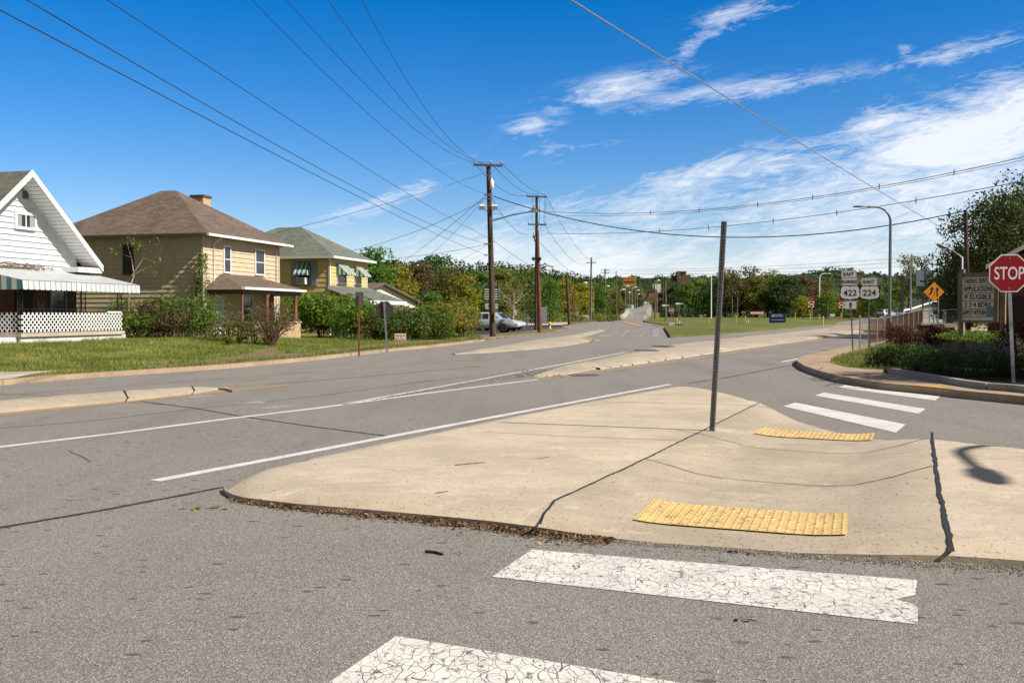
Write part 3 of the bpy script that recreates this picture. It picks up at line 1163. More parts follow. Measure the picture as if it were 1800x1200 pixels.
# joints of the left median, covers
mb = MB()
for seq in ([(217, 690), (228, 698)], [(336, 679), (345, 686)]):
    ribbon_mb(mb, gp(seq, .09), 0.03, 0.006, lambda x, y: 0.14 * (0.35 + 0.65 * min(1, lm_dist(Vector((x, y))) / .55)), 0.004)
tag(mb.build('median_joints', M_TAR), kind='structure')
for (px, py, r, lab) in ((1027, 659.5, 0.42, 'round dark manhole cover in the lane by the gravelly median end'),):
    c = G(px, py)
    mb = MB()
    mb.lathe([(r, 0.002), (r, 0.012), (r * .9, 0.016), (r * .88, 0.011), (0.001, 0.011)], c.x, c.y, 24)
    tag(mb.build('manhole_cover', M_TAR_SOFT), lab, 'manhole cover')
for (px, py, lab) in ((1137, 616, 'nearer dark drain grate on the long median'), (1166, 608.5, 'farther dark drain grate on the long median')):
    c = G(px, py, .13)
    mb = MB()
    mb.box(c.x - .45, c.x + .45, c.y - .6, c.y + .6, .12, .142)
    for i in range(7):
        mb.box(c.x - .38 + i * .12, c.x - .33 + i * .12, c.y - .5, c.y + .5, .1425, .15)
    tag(mb.build('drain_grate', M_TAR_SOFT), lab, 'drain grate', 'drain grates')

# ---- left side: lawn with a low kerb
TH = math.atan2(0.97, 0.25)


def st_of(x, y):
    return 0.25 * x + 0.97 * y, -0.97 * x + 0.25 * y


def lawn_h(x, y, d=9.0):
    s, t = st_of(x, y)
    h = 0.12 + 0.36 * smooth((t - 18.0) / 7.0) * smooth((52 - s) / 12.0)
    h += 0.03 * (noise.noise(Vector((x * .4, y * .4, 0))))* min(1, d)
    return h * 1.0 if d > 0.3 else 0.12 + (h - 0.12) * d / 0.3


curb_left = [(-140, 688), (0, 677), (95, 668), (200, 660.5), (300, 654), (400, 647), (550, 633), (680, 618), (750, 611.5), (812, 604), (850, 599)]
lp = gp(curb_left)
lawn_poly = lp + [Vector((-3.6, 88)), Vector((-10, 92)), Vector((-16, 84)), Vector((-45, 80)), Vector((-60, 40)), Vector((-40, 18.5))]
slab('left_lawn', lawn_poly, lawn_h, M_GRASS, 0.8, 0.15)
mb = MB()
ribbon_mb(mb, lp, 0.17, 0.126)
pts = [Vector(p) for p in lp]
for i in range(len(pts) - 1):
    a, b = pts[i], pts[i + 1]
    d = (b - a).normalized()
    s = Vector((d.y, -d.x)) * 0.09
    mb.add([(a.x + s.x, a.y + s.y, -.05), (b.x + s.x, b.y + s.y, -.05), (b.x + s.x, b.y + s.y, .124), (a.x + s.x, a.y + s.y, .124)], [(0, 1, 2, 3)])
tag(mb.build('left_kerb', M_WALKC), kind='structure')
# pavement slabs that vanish under the grass, then a worn path
def inset(pts, a, b=None):
    out = []
    for i, p in enumerate(pts):
        d = (pts[min(i + 1, len(pts) - 1)] - pts[max(i - 1, 0)]).normalized()
        out.append(p + Vector((-d.y, d.x)) * a)
    return out


walk = []
for i in range(14):
    t = i / 13
    walk.append(lp[0].lerp(lp[1], t))
for i in range(1, 8):
    walk.append(lp[1].lerp(lp[2], i / 7))
for i in range(1, 8):
    walk.append(lp[2].lerp(lp[3], i / 7))
wb = [p + Vector((-.94, .34)) * (2.6 if i < 16 else 2.6 - (i - 15) * .09) for i, p in enumerate(inset(walk, 0))]
wf = [p + Vector((-.94, .34)) * (.12 if i < 16 else .12 + (i - 15) * .12) for i, p in enumerate(walk)]
sheet('left_sidewalk', wf + wb[::-1], 0.010, M_CONC_PALE, zf=lambda x, y: lawn_h(x, y, 0.3))
walk_poly = wf + wb[::-1]
sheet('dirt_path', gp([(205, 650), (260, 646), (330, 641), (420, 633), (500, 627), (560, 622), (640, 612), (690, 606.5), (760, 601), (830, 593.5), (800, 593), (740, 598), (690, 602), (640, 607), (560, 617), (500, 622), (480, 613), (440, 620), (400, 629), (330, 637), (280, 641), (205, 646)], .13), 0.008, M_DIRT, zf=lawn_h)

# ---- parking lot, verge with the poles, pale forecourt
sheet('parking_lot', gp([(800, 598), (852, 597), (930, 589), (985, 582), (1000, 578), (985, 573), (930, 573), (830, 574), (800, 580)]), 0.004, M_ASPH_DARK)
verge = gp([(838, 600.5), (862, 597.5), (886, 594.5), (930, 590), (980, 585), (1001, 580.5)]) + gp([(998, 577.5), (980, 578.5), (945, 582), (905, 587), (866, 589.5), (840, 592)])
slab('verge', verge, lambda x, y, d: 0.12, M_DIRT, 1.2, 0.1)
vg = gp([(842, 597), (880, 591.5), (925, 587.5), (976, 582), (972, 580), (930, 584), (880, 588), (846, 592.5)], .12)
sheet('verge_grass', vg, 0.126, M_GRASS)
mb = MB()
ribbon_mb(mb, inset(gp([(838, 600.5), (862, 597.5), (886, 594.5), (930, 590), (980, 585), (1001, 580.5)]), .12), 0.22, 0.128)
tag(mb.build('verge_kerb', M_CONC_PALE), kind='structure')
sheet('forecourt', gp([(880, 571.5), (985, 571.5), (1003, 569), (1040, 563.5), (1052, 562.2), (990, 561.5), (880, 562)]), 0.006, M_CONC_PALE)
slab('weedy_verge', gp([(1000, 571.5), (1025, 568), (1050, 565), (1075, 563), (1085, 562.2), (1060, 562), (1030, 563), (1000, 566.5)]), lambda x, y, d: 0.1, M_TERRAIN, 2.5, 0.1)

# ---- right: mown strip in front, drive, field behind
front = gp([(1178, 593.5), (1185, 593.4), (1240, 589), (1350, 581), (1440, 572.3), (1500, 567)]) + [Vector((56, 163)), Vector((60, 178))] + gp([(1440, 566.7), (1300, 571.5), (1200, 574.6), (1167, 577)])
slab('mown_strip', front, lambda x, y, d: 0.16 + 0.1 * min(1, d / 2), M_FIELD, 2.0, 0.15)
sheet('drive', gp([(1155, 574), (1200, 574.4), (1300, 571.3), (1440, 566.5), (1440, 565), (1300, 569.5), (1200, 572), (1140, 570)]), 0.01, M_DIRT)
fld = gp([(1134, 566.5), (1165, 571), (1200, 571.8), (1300, 569.2), (1420, 565.2)]) + [Vector((75, 215)), Vector((110, 330)), Vector((51.5, 340)), Vector((37.4, 265)), Vector((29.0, 213))]
slab('field', fld, lambda x, y, d: gz(x, y) + 0.12 + 0.05 * min(1, d / 3), M_FIELD, 6.0, 0.2)

# ---- right corner: sidewalk, grass, planting bed
cor = gp([(1830, 714), (1760, 707), (1690, 700), (1640, 694), (1600, 690), (1550, 685), (1500, 676.5), (1470, 671), (1435, 660), (1412, 651), (1401, 643), (1402, 637), (1416, 631), (1450, 623), (1500, 611), (1560, 594), (1600, 584.5)]) + [Vector((30, 92)), Vector((43, 128)), Vector((90, 128)), Vector((90, 20))]


def corner_h(x, y, d):
    return 0.14 + 0.004 * min(1, d / .3)


slab('corner_sidewalk', cor, corner_h, M_WALKC, 1.5, 0.1)
mb = MB()
ck = gp([(1830, 714), (1760, 707), (1690, 700), (1640, 694), (1600, 690), (1550, 685), (1500, 676.5), (1470, 671), (1435, 660), (1412, 651), (1401, 643), (1402, 637)])
ribbon_mb(mb, inset(ck, -.09), 0.16, 0.1485)
tag(mb.build('corner_kerb', M_WALKC), kind='structure')
gr = gp([(1459, 637), (1464, 630), (1490, 622), (1520, 614), (1565, 602), (1610, 590), (1660, 590), (1640, 625), (1600, 640), (1556, 650), (1520, 648), (1485, 644)], .15)
slab('corner_grass', gr, lambda x, y, d: 0.15 + 0.05 * min(1, d / .5), M_GRASS, 0.6, 0.02)
# walks across the kerb joints
mb = MB()
for seq in ([(1420, 640), (1470, 634), (1478, 632)], [(1440, 650), (1447, 645)], [(1494, 622), (1507, 616)], [(1462, 668), (1500, 657), (1525, 656)]):
    ribbon_mb(mb, gp(seq, .145), 0.035, 0.1495, None, 0.01)
tag(mb.build('sidewalk_joints', M_TAR_SOFT), kind='structure')
# ================================================================== houses
M_SIDE_WHITE = plain('white_siding', (0.60, 0.63, 0.65), 0.55, var=0.07, scale=3, grime=0.10)
M_SIDE_TAN = plain('tan_siding', (0.60, 0.485, 0.325), 0.65, var=0.10, scale=2.5, grime=0.28)
M_SIDE_YEL = plain('yellow_siding', (0.64, 0.50, 0.21), 0.65, var=0.10, scale=2.5, grime=0.18)
M_CREAM = plain('cream_siding', (0.70, 0.64, 0.54), 0.7, var=0.06, scale=2)
M_ROOF_BROWN = mat_shingle('shingle_brown', (0.120, 0.090, 0.070), (0.195, 0.148, 0.118))
M_ROOF_GREEN = mat_shingle('shingle_green', (0.125, 0.140, 0.115), (0.20, 0.215, 0.175))
M_ROOF_GREY = mat_shingle('shingle_grey', (0.115, 0.115, 0.095), (0.18, 0.175, 0.145))
M_TRIM = plain('white_trim', (0.74, 0.74, 0.73), 0.5, var=0.05, grime=0.12)
M_GUTTER_DARK = plain('brown_gutter', (0.10, 0.075, 0.055), 0.6)
M_AWN = plain('awning_white', (0.57, 0.59, 0.59), 0.45, var=0.08, scale=2, grime=0.14)
M_AWN_BLUE = plain('awning_blue', (0.10, 0.22, 0.30), 0.5)
M_AWN_GREEN = plain('awning_green', (0.06, 0.17, 0.10), 0.5)
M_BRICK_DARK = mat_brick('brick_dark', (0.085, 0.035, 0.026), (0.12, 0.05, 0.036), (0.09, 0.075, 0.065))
M_BRICK_RED = mat_brick('brick_red', (0.19, 0.065, 0.04), (0.26, 0.10, 0.06), (0.25, 0.22, 0.18))
M_BLOCK_TAN = mat_brick('block_tan', (0.52, 0.38, 0.22), (0.60, 0.45, 0.28), (0.30, 0.22, 0.13))
M_BLOCK_WHITE = plain('painted_block', (0.62, 0.63, 0.63), 0.7, var=0.15, scale=4, grime=0.5)
M_POST_RED = plain('porch_post_paint', (0.27, 0.12, 0.08), 0.6, var=0.2, scale=8)
M_SHUTTER = plain('shutter_blue_grey', (0.27, 0.30, 0.36), 0.6)
M_DOOR = plain('door_white', (0.62, 0.64, 0.70), 0.5)
M_DARKIN = plain('dark_interior', (0.02, 0.017, 0.015), 0.9)
M_CURTAIN = plain('curtain', (0.30, 0.30, 0.29), 0.9, var=0.25, scale=20)


def clap_wall(mb, p0, p1, z0, z1, pitch, lap=0.018, clip=None):
    """lapped boards from p0 to p1 (2-D, outward side on the right of the walk p0->p1); clip(z) -> (a, b) share of the run"""
    p0, p1 = Vector(p0), Vector(p1)
    d = p1 - p0
    o = Vector((d.y, -d.x)).normalized()
    n = max(1, int(round((z1 - z0) / pitch)))
    h = (z1 - z0) / n
    for k in range(n):
        za, zb = z0 + k * h, z0 + (k + 1) * h
        a0, b0 = clip(za) if clip else (0, 1)
        a1, b1 = clip(zb) if clip else (0, 1)
        if b0 - a0 < 1e-3:
            continue
        A, B = p0 + d * a0, p0 + d * b0
        C, D = p0 + d * b1, p0 + d * a1
        oa = o * lap
        mb.add([(A.x + oa.x, A.y + oa.y, za), (B.x + oa.x, B.y + oa.y, za), (C.x, C.y, zb), (D.x, D.y, zb),
                (A.x, A.y, za), (B.x, B.y, za)], [(0, 1, 2, 3), (4, 5, 1, 0)])


def window(parent, mbx, w, h, mull='double', frame=M_TRIM, fw=0.07, curtain=False, name='window'):
    """mbx(u, d, z) maps the window's plane (u along, d outward, z up, centred on its sill middle) to local coordinates"""
    def bx(mb, u0, u1, d0, d1, z0, z1):
        vs = [mbx(u, d, z) for z in (z0, z1) for d in (d0, d1) for u in (u0, u1)]
        mb.add(vs, [(0, 2, 3, 1), (4, 5, 7, 6), (0, 1, 5, 4), (2, 6, 7, 3), (0, 4, 6, 2), (1, 3, 7, 5)])
    f = MB()
    bx(f, -w / 2, -w / 2 + fw, -.02, .10, 0, h)
    bx(f, w / 2 - fw, w / 2, -.02, .10, 0, h)
    bx(f, -w / 2 + fw, w / 2 - fw, -.02, .10, h - fw, h)
    bx(f, -w / 2 + fw, w / 2 - fw, -.02, .13, 0, fw)
    if mull == 'double':
        bx(f, -w / 2 + fw, w / 2 - fw, -.015, .085, h * .5 - .025, h * .5 + .025)
    elif mull == 'slider':
        bx(f, -.025, .025, -.015, .085, fw, h - fw)
    fo = f.build(name, frame, parent)
    g = MB()
    g.add([mbx(-w / 2 + fw, .062, fw), mbx(w / 2 - fw, .062, fw), mbx(w / 2 - fw, .062, h - fw), mbx(-w / 2 + fw, .062, h - fw)], [(0, 1, 2, 3)])
    g.build('pane', M_GLASS, fo)
    if curtain:
        m = 9
        for s in (-1, 1):
            c = MB()
            for i in range(m):
                ua = s * (w / 2 - fw - i * w * .22 / m)
                ub = s * (w / 2 - fw - (i + 1) * w * .22 / m)
                da, db = .064 + .006 * (i % 2), .064 + .006 * ((i + 1) % 2)
                c.add([mbx(ua, da, fw), mbx(ub, db, fw), mbx(ub, db, h - fw), mbx(ua, da, h - fw)], [(0, 1, 2, 3)])
            c.build('curtain', M_CURTAIN, fo)
    return fo


def frontmap(x, y, z):
    return lambda u, d, zz: (x + u, y - d, z + zz)


def sidemap(x, y, z):
    return lambda u, d, zz: (x - d, y - u, z + zz)


def hip_roof(mb, x0, x1, y0, y1, ze, rx0, rx1, ry0, ry1, zr, th=0.12):
    """eaves rectangle at ze, ridge from (rx0, ry0) to (rx1, ry1) at zr, with a thin edge"""
    e = [(x0, y0, ze), (x1, y0, ze), (x1, y1, ze), (x0, y1, ze)]
    a, b = (rx0, ry0, zr), (rx1, ry1, zr)
    if abs(ry1 - ry0) >= abs(rx1 - rx0):
        fs = [(0, 1, 4), (1, 2, 5, 4), (2, 3, 5), (3, 0, 4, 5)]
    else:
        fs = [(0, 1, 5, 4), (1, 2, 5), (2, 3, 4, 5), (3, 0, 4)]
    mb.add(e + [a, b], fs)
    lo = [(x, y, z - th) for x, y, z in e]
    mb.add(e + lo, [(i, 4 + i, 4 + (i + 1) % 4, (i + 1) % 4) for i in range(4)] + [(4, 5, 6, 7)])


# ------------------------------------------------------------------ white gabled house
o = G(40, 605, 0.45)
WHF = Frame(o, TH)
h1 = thing('white_house', 'white gabled house with a striped metal porch awning and lattice porch railing', 'house', o, TH)
pk, sl = WHF.onY(57, 300, 1.4), None
er_ = WHF.onY(181, 468, 1.4)
slope = (pk.z - er_.z) / (er_.x - pk.x)
half = er_.x - pk.x
XC, ZP = pk.x, pk.z
xl, xr = XC - half + 0.55, XC + half - 0.55
zeave = ZP - slope * (half - 0.55) - .12
YF, YB = 2.35, 13.0
DECK = 0.42
mb = MB()
# brick lower storey in the shade of the porch, white lap siding in the gable
zg = 2.75
gab = MB()


def gclip(z):
    hw = max(0.0, (ZP - 0.14 - z) / slope)
    a = max(0, (XC - hw - xl) / (xr - xl))
    b = min(1, (XC + hw - xl) / (xr - xl))
    return (a, b)


clap_wall(gab, (xl, YF), (xr, YF), zg, ZP - 0.2, 0.235, 0.05, gclip)
gab.build('gable_siding', M_SIDE_WHITE, h1)
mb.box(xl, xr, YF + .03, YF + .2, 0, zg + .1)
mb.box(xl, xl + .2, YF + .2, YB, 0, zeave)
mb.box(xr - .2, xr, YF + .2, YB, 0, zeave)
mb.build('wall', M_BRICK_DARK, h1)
# roof: two slabs
rf = MB()
T = .14
for s in (-1, 1):
    xe = XC + s * half
    ze = ZP - slope * half
    vs = [(XC, 1.4, ZP), (xe, 1.4, ze), (xe, YB + .5, ze), (XC, YB + .5, ZP)]
    lo = [(x, y, z - T) for x, y, z in vs]
    rf.add(vs + lo, [(0, 1, 2, 3), (7, 6, 5, 4), (0, 4, 5, 1), (1, 5, 6, 2), (2, 6, 7, 3)])
uv_planar(rf.build('roof', M_ROOF_GREY, h1))
tr = MB()
for s in (-1, 1):
    xe = XC + s * half
    ze = ZP - slope * half
    n = Vector((s * slope, 0, 1)).normalized()
    a0, a1 = Vector((XC, 0, ZP)), Vector((xe, 0, ze))
    dn = Vector((0, 0, -.24))
    vs = []
    for y in (1.375, 1.425):
        for p in (a0 + Vector((0, 0, .03)), a1 + Vector((0, 0, .03)), a1 + dn, a0 + dn):
            vs.append((p.x, y, p.z))
    tr.add(vs, [(0, 1, 2, 3), (7, 6, 5, 4), (0, 4, 5, 1), (2, 6, 7, 3), (1, 5, 6, 2)])
    # boxed return at the foot of the rake
    tr.box(min(xe, xe - s * 1.55), max(xe, xe - s * 1.55), 1.45, YF - .02, ze - .32, ze - .10)
tr.build('rake_board', M_TRIM, h1)
so = MB()
for s in (-1, 1):
    xe = XC + s * (half - .02)
    ze = ZP - slope * (half - .02)
    N = 26
    for k in range(N):
        t0, t1 = k / N, (k + .9) / N
        A = Vector((XC + (xe - XC) * t0, 0, ZP + (ze - ZP) * t0 - T - .03))
        B = Vector((XC + (xe - XC) * t1, 0, ZP + (ze - ZP) * t1 - T - .03))
        so.add([(A.x, 1.43, A.z), (B.x, 1.43, B.z), (B.x, YF, B.z), (A.x, YF, A.z)], [(0, 1, 2, 3)])
        C = Vector((XC + (xe - XC) * (k + 1) / N, 0, ZP + (ze - ZP) * (k + 1) / N - T - .03))
        so.add([(B.x, 1.43, B.z + .02), (C.x, 1.43, C.z + .02), (C.x, YF, C.z + .02), (B.x, YF, B.z + .02)], [(0, 1, 2, 3)])
so.build('soffit', M_TRIM, h1)
a, b = WHF.onY(23, 371, YF), WHF.onY(61, 406, YF)
window(h1, frontmap((a.x + b.x) / 2, YF - .02, b.z), abs(b.x - a.x), a.z - b.z, 'slider', M_TRIM, 0.11, True)
a, b = WHF.onY(36, 335, YF), WHF.onY(49, 351, YF)
v = MB()
v.box(a.x, b.x, YF - .05, YF, b.z, a.z)
vo = v.build('vent', M_TRIM, h1)
v = MB()
for k in range(8):
    z = b.z + (a.z - b.z) * (k + .5) / 8
    v.add([(a.x + .04, YF - .055, z - .03), (b.x - .04, YF - .055, z - .03), (b.x - .04, YF - .10, z + .015), (a.x + .04, YF - .10, z + .015)], [(0, 1, 2, 3)])
v.build('louvre', M_GALV_DULL, vo)
# dark door and window on the porch
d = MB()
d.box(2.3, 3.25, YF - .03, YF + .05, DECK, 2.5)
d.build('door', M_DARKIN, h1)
window(h1, frontmap(-.35, YF + .03, 1.15), 1.0, 1.3, 'double', M_GALV_DULL)
window(h1, frontmap(4.75, YF + .03, 1.15), 1.0, 1.3, 'double', M_GALV_DULL)
# porch base, deck
pb = MB()
PX0, PX1 = -0.1, 5.9
pb.box(PX0, PX1, 0, YF, -.35, DECK - .14)
pb.build('porch_base', M_BLOCK_WHITE, h1)
pb = MB()
pb.box(PX0 - 1.9, PX0 - .001, .15, YF, -.35, DECK - .15)
pb.build('porch_wing', M_BLOCK_WHITE, h1)
pb = MB()
pb.box(PX0 - .08, PX1 + .08, -.10, YF + .02, DECK - .14, DECK)
pb.build('porch_deck', M_CONC_PALE, h1)
st_ = MB()
for k in range(2):
    st_.box(PX1 + .08 + .0, PX1 + .55 + .3 * (1 - k), .2, 1.4, -.3 + .36 * k, .04 + .2 * k)
st_.build('steps', M_BLOCK_WHITE, h1)
# awning: ribbed metal sheet with a scalloped valance
aw = MB()
AX0, AX1, AY = -.45, 6.65, -.4
ztop, zlip, zbot = 3.02, 2.44, 2.08
N = 62
for k in range(N):
    x0 = AX0 + (AX1 - AX0) * k / N
    x1 = AX0 + (AX1 - AX0) * (k + .78) / N
    x2 = AX0 + (AX1 - AX0) * (k + 1) / N
    aw.add([(x0, AY, zlip), (x1, AY, zlip), (x1, YF - .02, ztop), (x0, YF - .02, ztop)], [(0, 1, 2, 3)])
    aw.add([(x1, AY, zlip - .035), (x2, AY, zlip - .035), (x2, YF - .02, ztop - .035), (x1, YF - .02, ztop - .035)], [(0, 1, 2, 3)])
    for xx in (x1, x2):
        aw.add([(xx, AY, zlip), (xx, AY, zlip - .035), (xx, YF - .02, ztop - .035), (xx, YF - .02, ztop)], [(0, 1, 2, 3)])
aw.build('awning', M_AWN, h1)
va = MB()
M = 24
for k in range(M):
    x0 = AX0 + (AX1 - AX0) * (k + .04) / M
    x1 = AX0 + (AX1 - AX0) * (k + .96) / M
    xm = (x0 + x1) / 2
    dz = .03
    va.add([(x0, AY - .01, zlip - .02), (x1, AY - .01, zlip - .02), (x1, AY - .03, zbot + dz), (x1 - .05, AY - .03, zbot), (x0 + .05, AY - .03, zbot), (x0, AY - .03, zbot + dz)], [(0, 1, 2, 3, 4, 5)])
va.build('valance', M_AWN, h1)
va = MB()
vb = MB()
for k in range(12):
    y0 = AY + (YF - AY) * k / 12
    y1 = AY + (YF - AY) * (k + 1) / 12
    za, zb_ = zlip + (ztop - zlip) * k / 12, zlip + (ztop - zlip) * (k + 1) / 12
    (va if k % 2 else vb).add([(AX0 - .01, y0, za), (AX0 - .01, y1, zb_), (AX0 - .01, y1, zbot), (AX0 - .01, y0, zbot)], [(0, 1, 2, 3)])
va.build('side_valance', M_AWN, h1)
vb.build('side_valance', M_AWN_BLUE, h1)
# lattice railing, iron railing, scrolled iron posts
la = MB()
L0, L1 = DECK + .04, DECK + .78


def lattice(mb, fn, length, z0, z1, pitch=0.215, w=0.048):
    h = z1 - z0
    k = -h
    while k < length:
        for s in (0, 1):
            a, b = (k, 0), (k + h, h)
            if a[0] < 0:
                a = (0, -k)
            if b[0] > length:
                b = (length, length - k)
            if b[0] - a[0] > .03:
                p, q = (a, b) if s == 0 else ((a[0], h - a[1]), (b[0], h - b[1]))
                dd = .008 * s
                mb.bar(fn(p[0], z0 + p[1], dd), fn(q[0], z0 + q[1], dd), w, .007, fn(0, 0, 1) - fn(0, 0, 0))
        k += pitch


lattice(la, lambda u, z, d: Vector((PX0 + u, -.03 - d, z)), PX1 - PX0, L0, L1)
lattice(la, lambda u, z, d: Vector((PX0 - .04 - d, -.02 + u, z)), 2.2, L0, L1)
la.build('lattice', M_TRIM, h1)
ir = MB()
for xx in np.arange(PX0, PX1, .14):
    ir.bar((xx, .05, DECK), (xx, .05, DECK + .92), .014, .014)
ir.bar((PX0, .05, DECK + .93), (PX1, .05, DECK + .93), .03, .02)
ir.build('iron_railing', M_IRON, h1)
cap = MB()
cap.box(4.9, 5.8, -.07, .03, L1, L1 + .07)
cap.build('rail_cap', M_TRIM, h1)
for xx, yy in ((-.05, .06), (1.05, .06), (3.2, .06), (5.85, .06), (5.85, 1.9)):
    p = MB()
    for dx in (-.13, .13):
        p.bar((xx + dx, yy, DECK), (xx + dx, yy, zlip - .03), .028, .028)
    n = 9
    for k in range(n):
        z0 = DECK + .1 + (zlip - DECK - .3) * k / n
        z1 = DECK + .1 + (zlip - DECK - .3) * (k + 1) / n
        p.tube([(xx + .1 * math.sin(t * math.pi * 2) * (1 if k % 2 else -1), yy, z0 + (z1 - z0) * t) for t in (0, .2, .4, .6, .8, 1)], .009, 4)
    p.build('porch_post', M_IRON, h1)

# ------------------------------------------------------------------ tan house
o = P(358, 606, 50.0)
o.z = 0.12
TNF = Frame(o, TH)
h2 = thing('tan_house', 'two storey tan sided house with a brown hip roof and an overgrown shady porch', 'house', o, TH)
FW = TNF.onY(490, 500, 0).x
FD = 9.2
zev = TNF.onY(358, 409, -.45).z
w = MB()
clap_wall(w, (0, 0), (FW, 0), -.1, zev - .05, 0.25, 0.035)
clap_wall(w, (0, FD), (0, 0), -.1, zev - .05, 0.25, 0.032)
clap_wall(w, (FW, 0), (FW, FD), -.1, zev - .05, 0.22, 0.024)
w.box(.03, FW - .03, .03, FD - .03, -.1, zev - .06)
w.build('wall', M_SIDE_TAN, h2)
for (x, y) in ((0, 0), (FW, 0)):
    cb = MB()
    cb.box(x - .05, x + .05, y - .045, y + .05, -.1, zev - .06)
    cb.build('corner_board', M_SIDE_TAN, h2)
r = MB()
pk = TNF.onY(325, 338, FD * .46)
hip_roof(r, -.42, FW + .55, -.55, FD + .55, zev + .02, FW / 2, FW / 2, FD * .46, FD * .56, pk.z)
uv_planar(r.build('roof', M_ROOF_BROWN, h2))
g = MB()
g.box(-.5, FW + .6, -.68, -.552, zev - .13, zev + .0)
g.build('gutter', M_TRIM, h2)
g = MB()
g.box(-.55, -.422, -.5, FD + .6, zev - .13, zev + .0)
g.build('gutter', M_GUTTER_DARK, h2)
a = TNF.onY(373.5, 409, 0)
b = TNF.onY(484, 430, 0)
for xx, bot in ((a.x, 3.2), (b.x, .3)):
    q = MB()
    q.tube([(xx, -.6, zev - .1), (xx, -.3, zev - .3), (xx, -.07, zev - .42), (xx, -.07, bot)], .04, 6)
    q.build('downspout', M_TRIM, h2)
for (p0, p1) in (((390.5, 430.5), (404, 481)), ((446, 437), (463.5, 485))):
    a, b = TNF.onY(*p0, 0), TNF.onY(*p1, 0)
    window(h2, frontmap((a.x + b.x) / 2, 0, b.z), b.x - a.x, a.z - b.z, 'double', M_TRIM, .09)
a, b = TNF.onX(217, 430, 0), TNF.onX(236, 483, 0)
window(h2, sidemap(0, (a.y + b.y) / 2, b.z), abs(a.y - b.y), a.z - b.z, 'double', M_GUTTER_DARK, .06)
for (px, py, hh, ww, yy) in ((353, 344, 1.0, .80, FD * .40), (247, 360, .35, .6, FD * .93)):
    a = TNF.onY(px, py, yy)
    c = MB()
    c.box(a.x - ww / 2, a.x + ww / 2, yy - ww / 2, yy + ww / 2, a.z - hh - 1.6, a.z - .14)
    co = c.build('chimney', M_BLOCK_TAN if px > 300 else M_BRICK_RED, h2)
    c = MB()
    c.box(a.x - ww / 2 - .05, a.x + ww / 2 + .05, yy - ww / 2 - .05, yy + ww / 2 + .05, a.z - .14, a.z)
    c.build('chimney_cap', M_GUTTER_DARK, co)
# porch
PY = -1.95
a = TNF.onY(428, 505, PY - .25)
b = TNF.onY(535, 508, PY - .25)
px0, px1 = a.x, b.x
zp = a.z + .03
zt = TNF.onY(430, 484, 0).z
pr = MB()
vs = [(px0, PY - .25, zp), (px1, PY - .25, zp), (px1, 0, zp), (px0, 0, zp), (px0 + 1.5, -.03, zt), (px1 - 1.8, -.03, zt)]
pr.add(vs, [(0, 1, 5, 4), (1, 2, 5), (3, 0, 4)])
lo = [(x, y, z - .1) for x, y, z in vs[:4]]
pr.add(vs[:4] + lo, [(0, 4, 5, 1), (1, 5, 6, 2), (3, 7, 4, 0), (7, 6, 5, 4)])
uv_planar(pr.build('porch_roof', M_ROOF_BROWN, h2))
g = MB()
g.box(px0 - .05, px1 + .05, PY - .37, PY - .252, zp - .13, zp)
g.build('porch_gutter', M_TRIM, h2)
g = MB()
g.box(px0 - .1, px0 - .002, PY - .25, -.05, zp - .13, zp)
g.build('porch_gutter', M_SIDE_TAN, h2)
bm_ = MB()
bm_.box(px0 + .15, px1 - .2, PY - .1, PY + .08, zp - .36, zp - .13)
bm_.box(px0 + .15, px0 + .3, PY + .08, -.05, zp - .36, zp - .13)
bm_.box(px1 - .35, px1 - .2, PY + .08, -.05, zp - .36, zp - .13)
bm_.build('porch_beam', M_GUTTER_DARK, h2)
WT = 1.06
for (px, r_, bz) in ((424.5, .06, WT), (469, .13, WT), (519.5, .12, WT)):
    xx = TNF.onY(px, 560, PY).x
    xx = min(max(xx, px0 + .3), px1 - .35)
    q = MB()
    q.lathe([(r_ * 1.5, bz), (r_ * 1.5, bz + .08), (r_ * 1.1, bz + .1), (r_, bz + .3), (r_ * .85, zp - .5), (r_ * 1.3, zp - .42), (r_ * 1.3, zp - .36)], xx, PY, 12)
    q.build('porch_post', M_POST_RED, h2)
for xx in (px1 - .6, px1 - .35):
    q = MB()
    q.lathe([(.09, WT), (.09, zp - .36)], xx, -.35, 10)
    q.build('porch_post', M_POST_RED, h2)
pw = MB()
pw.box(px0 + .25, px1 - .2, PY - .1, PY + .1, -.2, WT - .07)
pw.box(px1 - .4, px1 - .2, PY + .1, -.05, -.2, WT - .07)
pw.build('porch_wall', M_BLOCK_TAN, h2)
pw = MB()
pw.box(px0 + .2, px1 - .15, PY - .15, PY + .15, WT - .07, WT)
pw.build('porch_wall_cap', M_SIDE_TAN, h2)
pf = MB()
pf.box(px0 + .25, px1 - .2, PY + .1, -.03, .15, .3)
pf.build('porch_floor', M_CONC_GREY, h2)
a, b = TNF.onY(392, 524, -.02), TNF.onY(409, 561, -.02)
dd = MB()
dd.box(px0 + .75, px0 + 1.6, -.06, -.027, .3, 2.4)
do = dd.build('door', M_DOOR, h2)
dd = MB()
dd.box(px0 + .69, px0 + .75, -.08, -.027, .3, 2.46)
dd.box(px0 + 1.6, px0 + 1.66, -.08, -.027, .3, 2.46)
dd.box(px0 + .75, px0 + 1.6, -.08, -.027, 2.4, 2.46)
dd.build('door_frame', M_TRIM, do)
window(h2, frontmap(px0 + 4.1, -.02, 1.0), 1.15, 1.55, 'double', M_TRIM, .08)

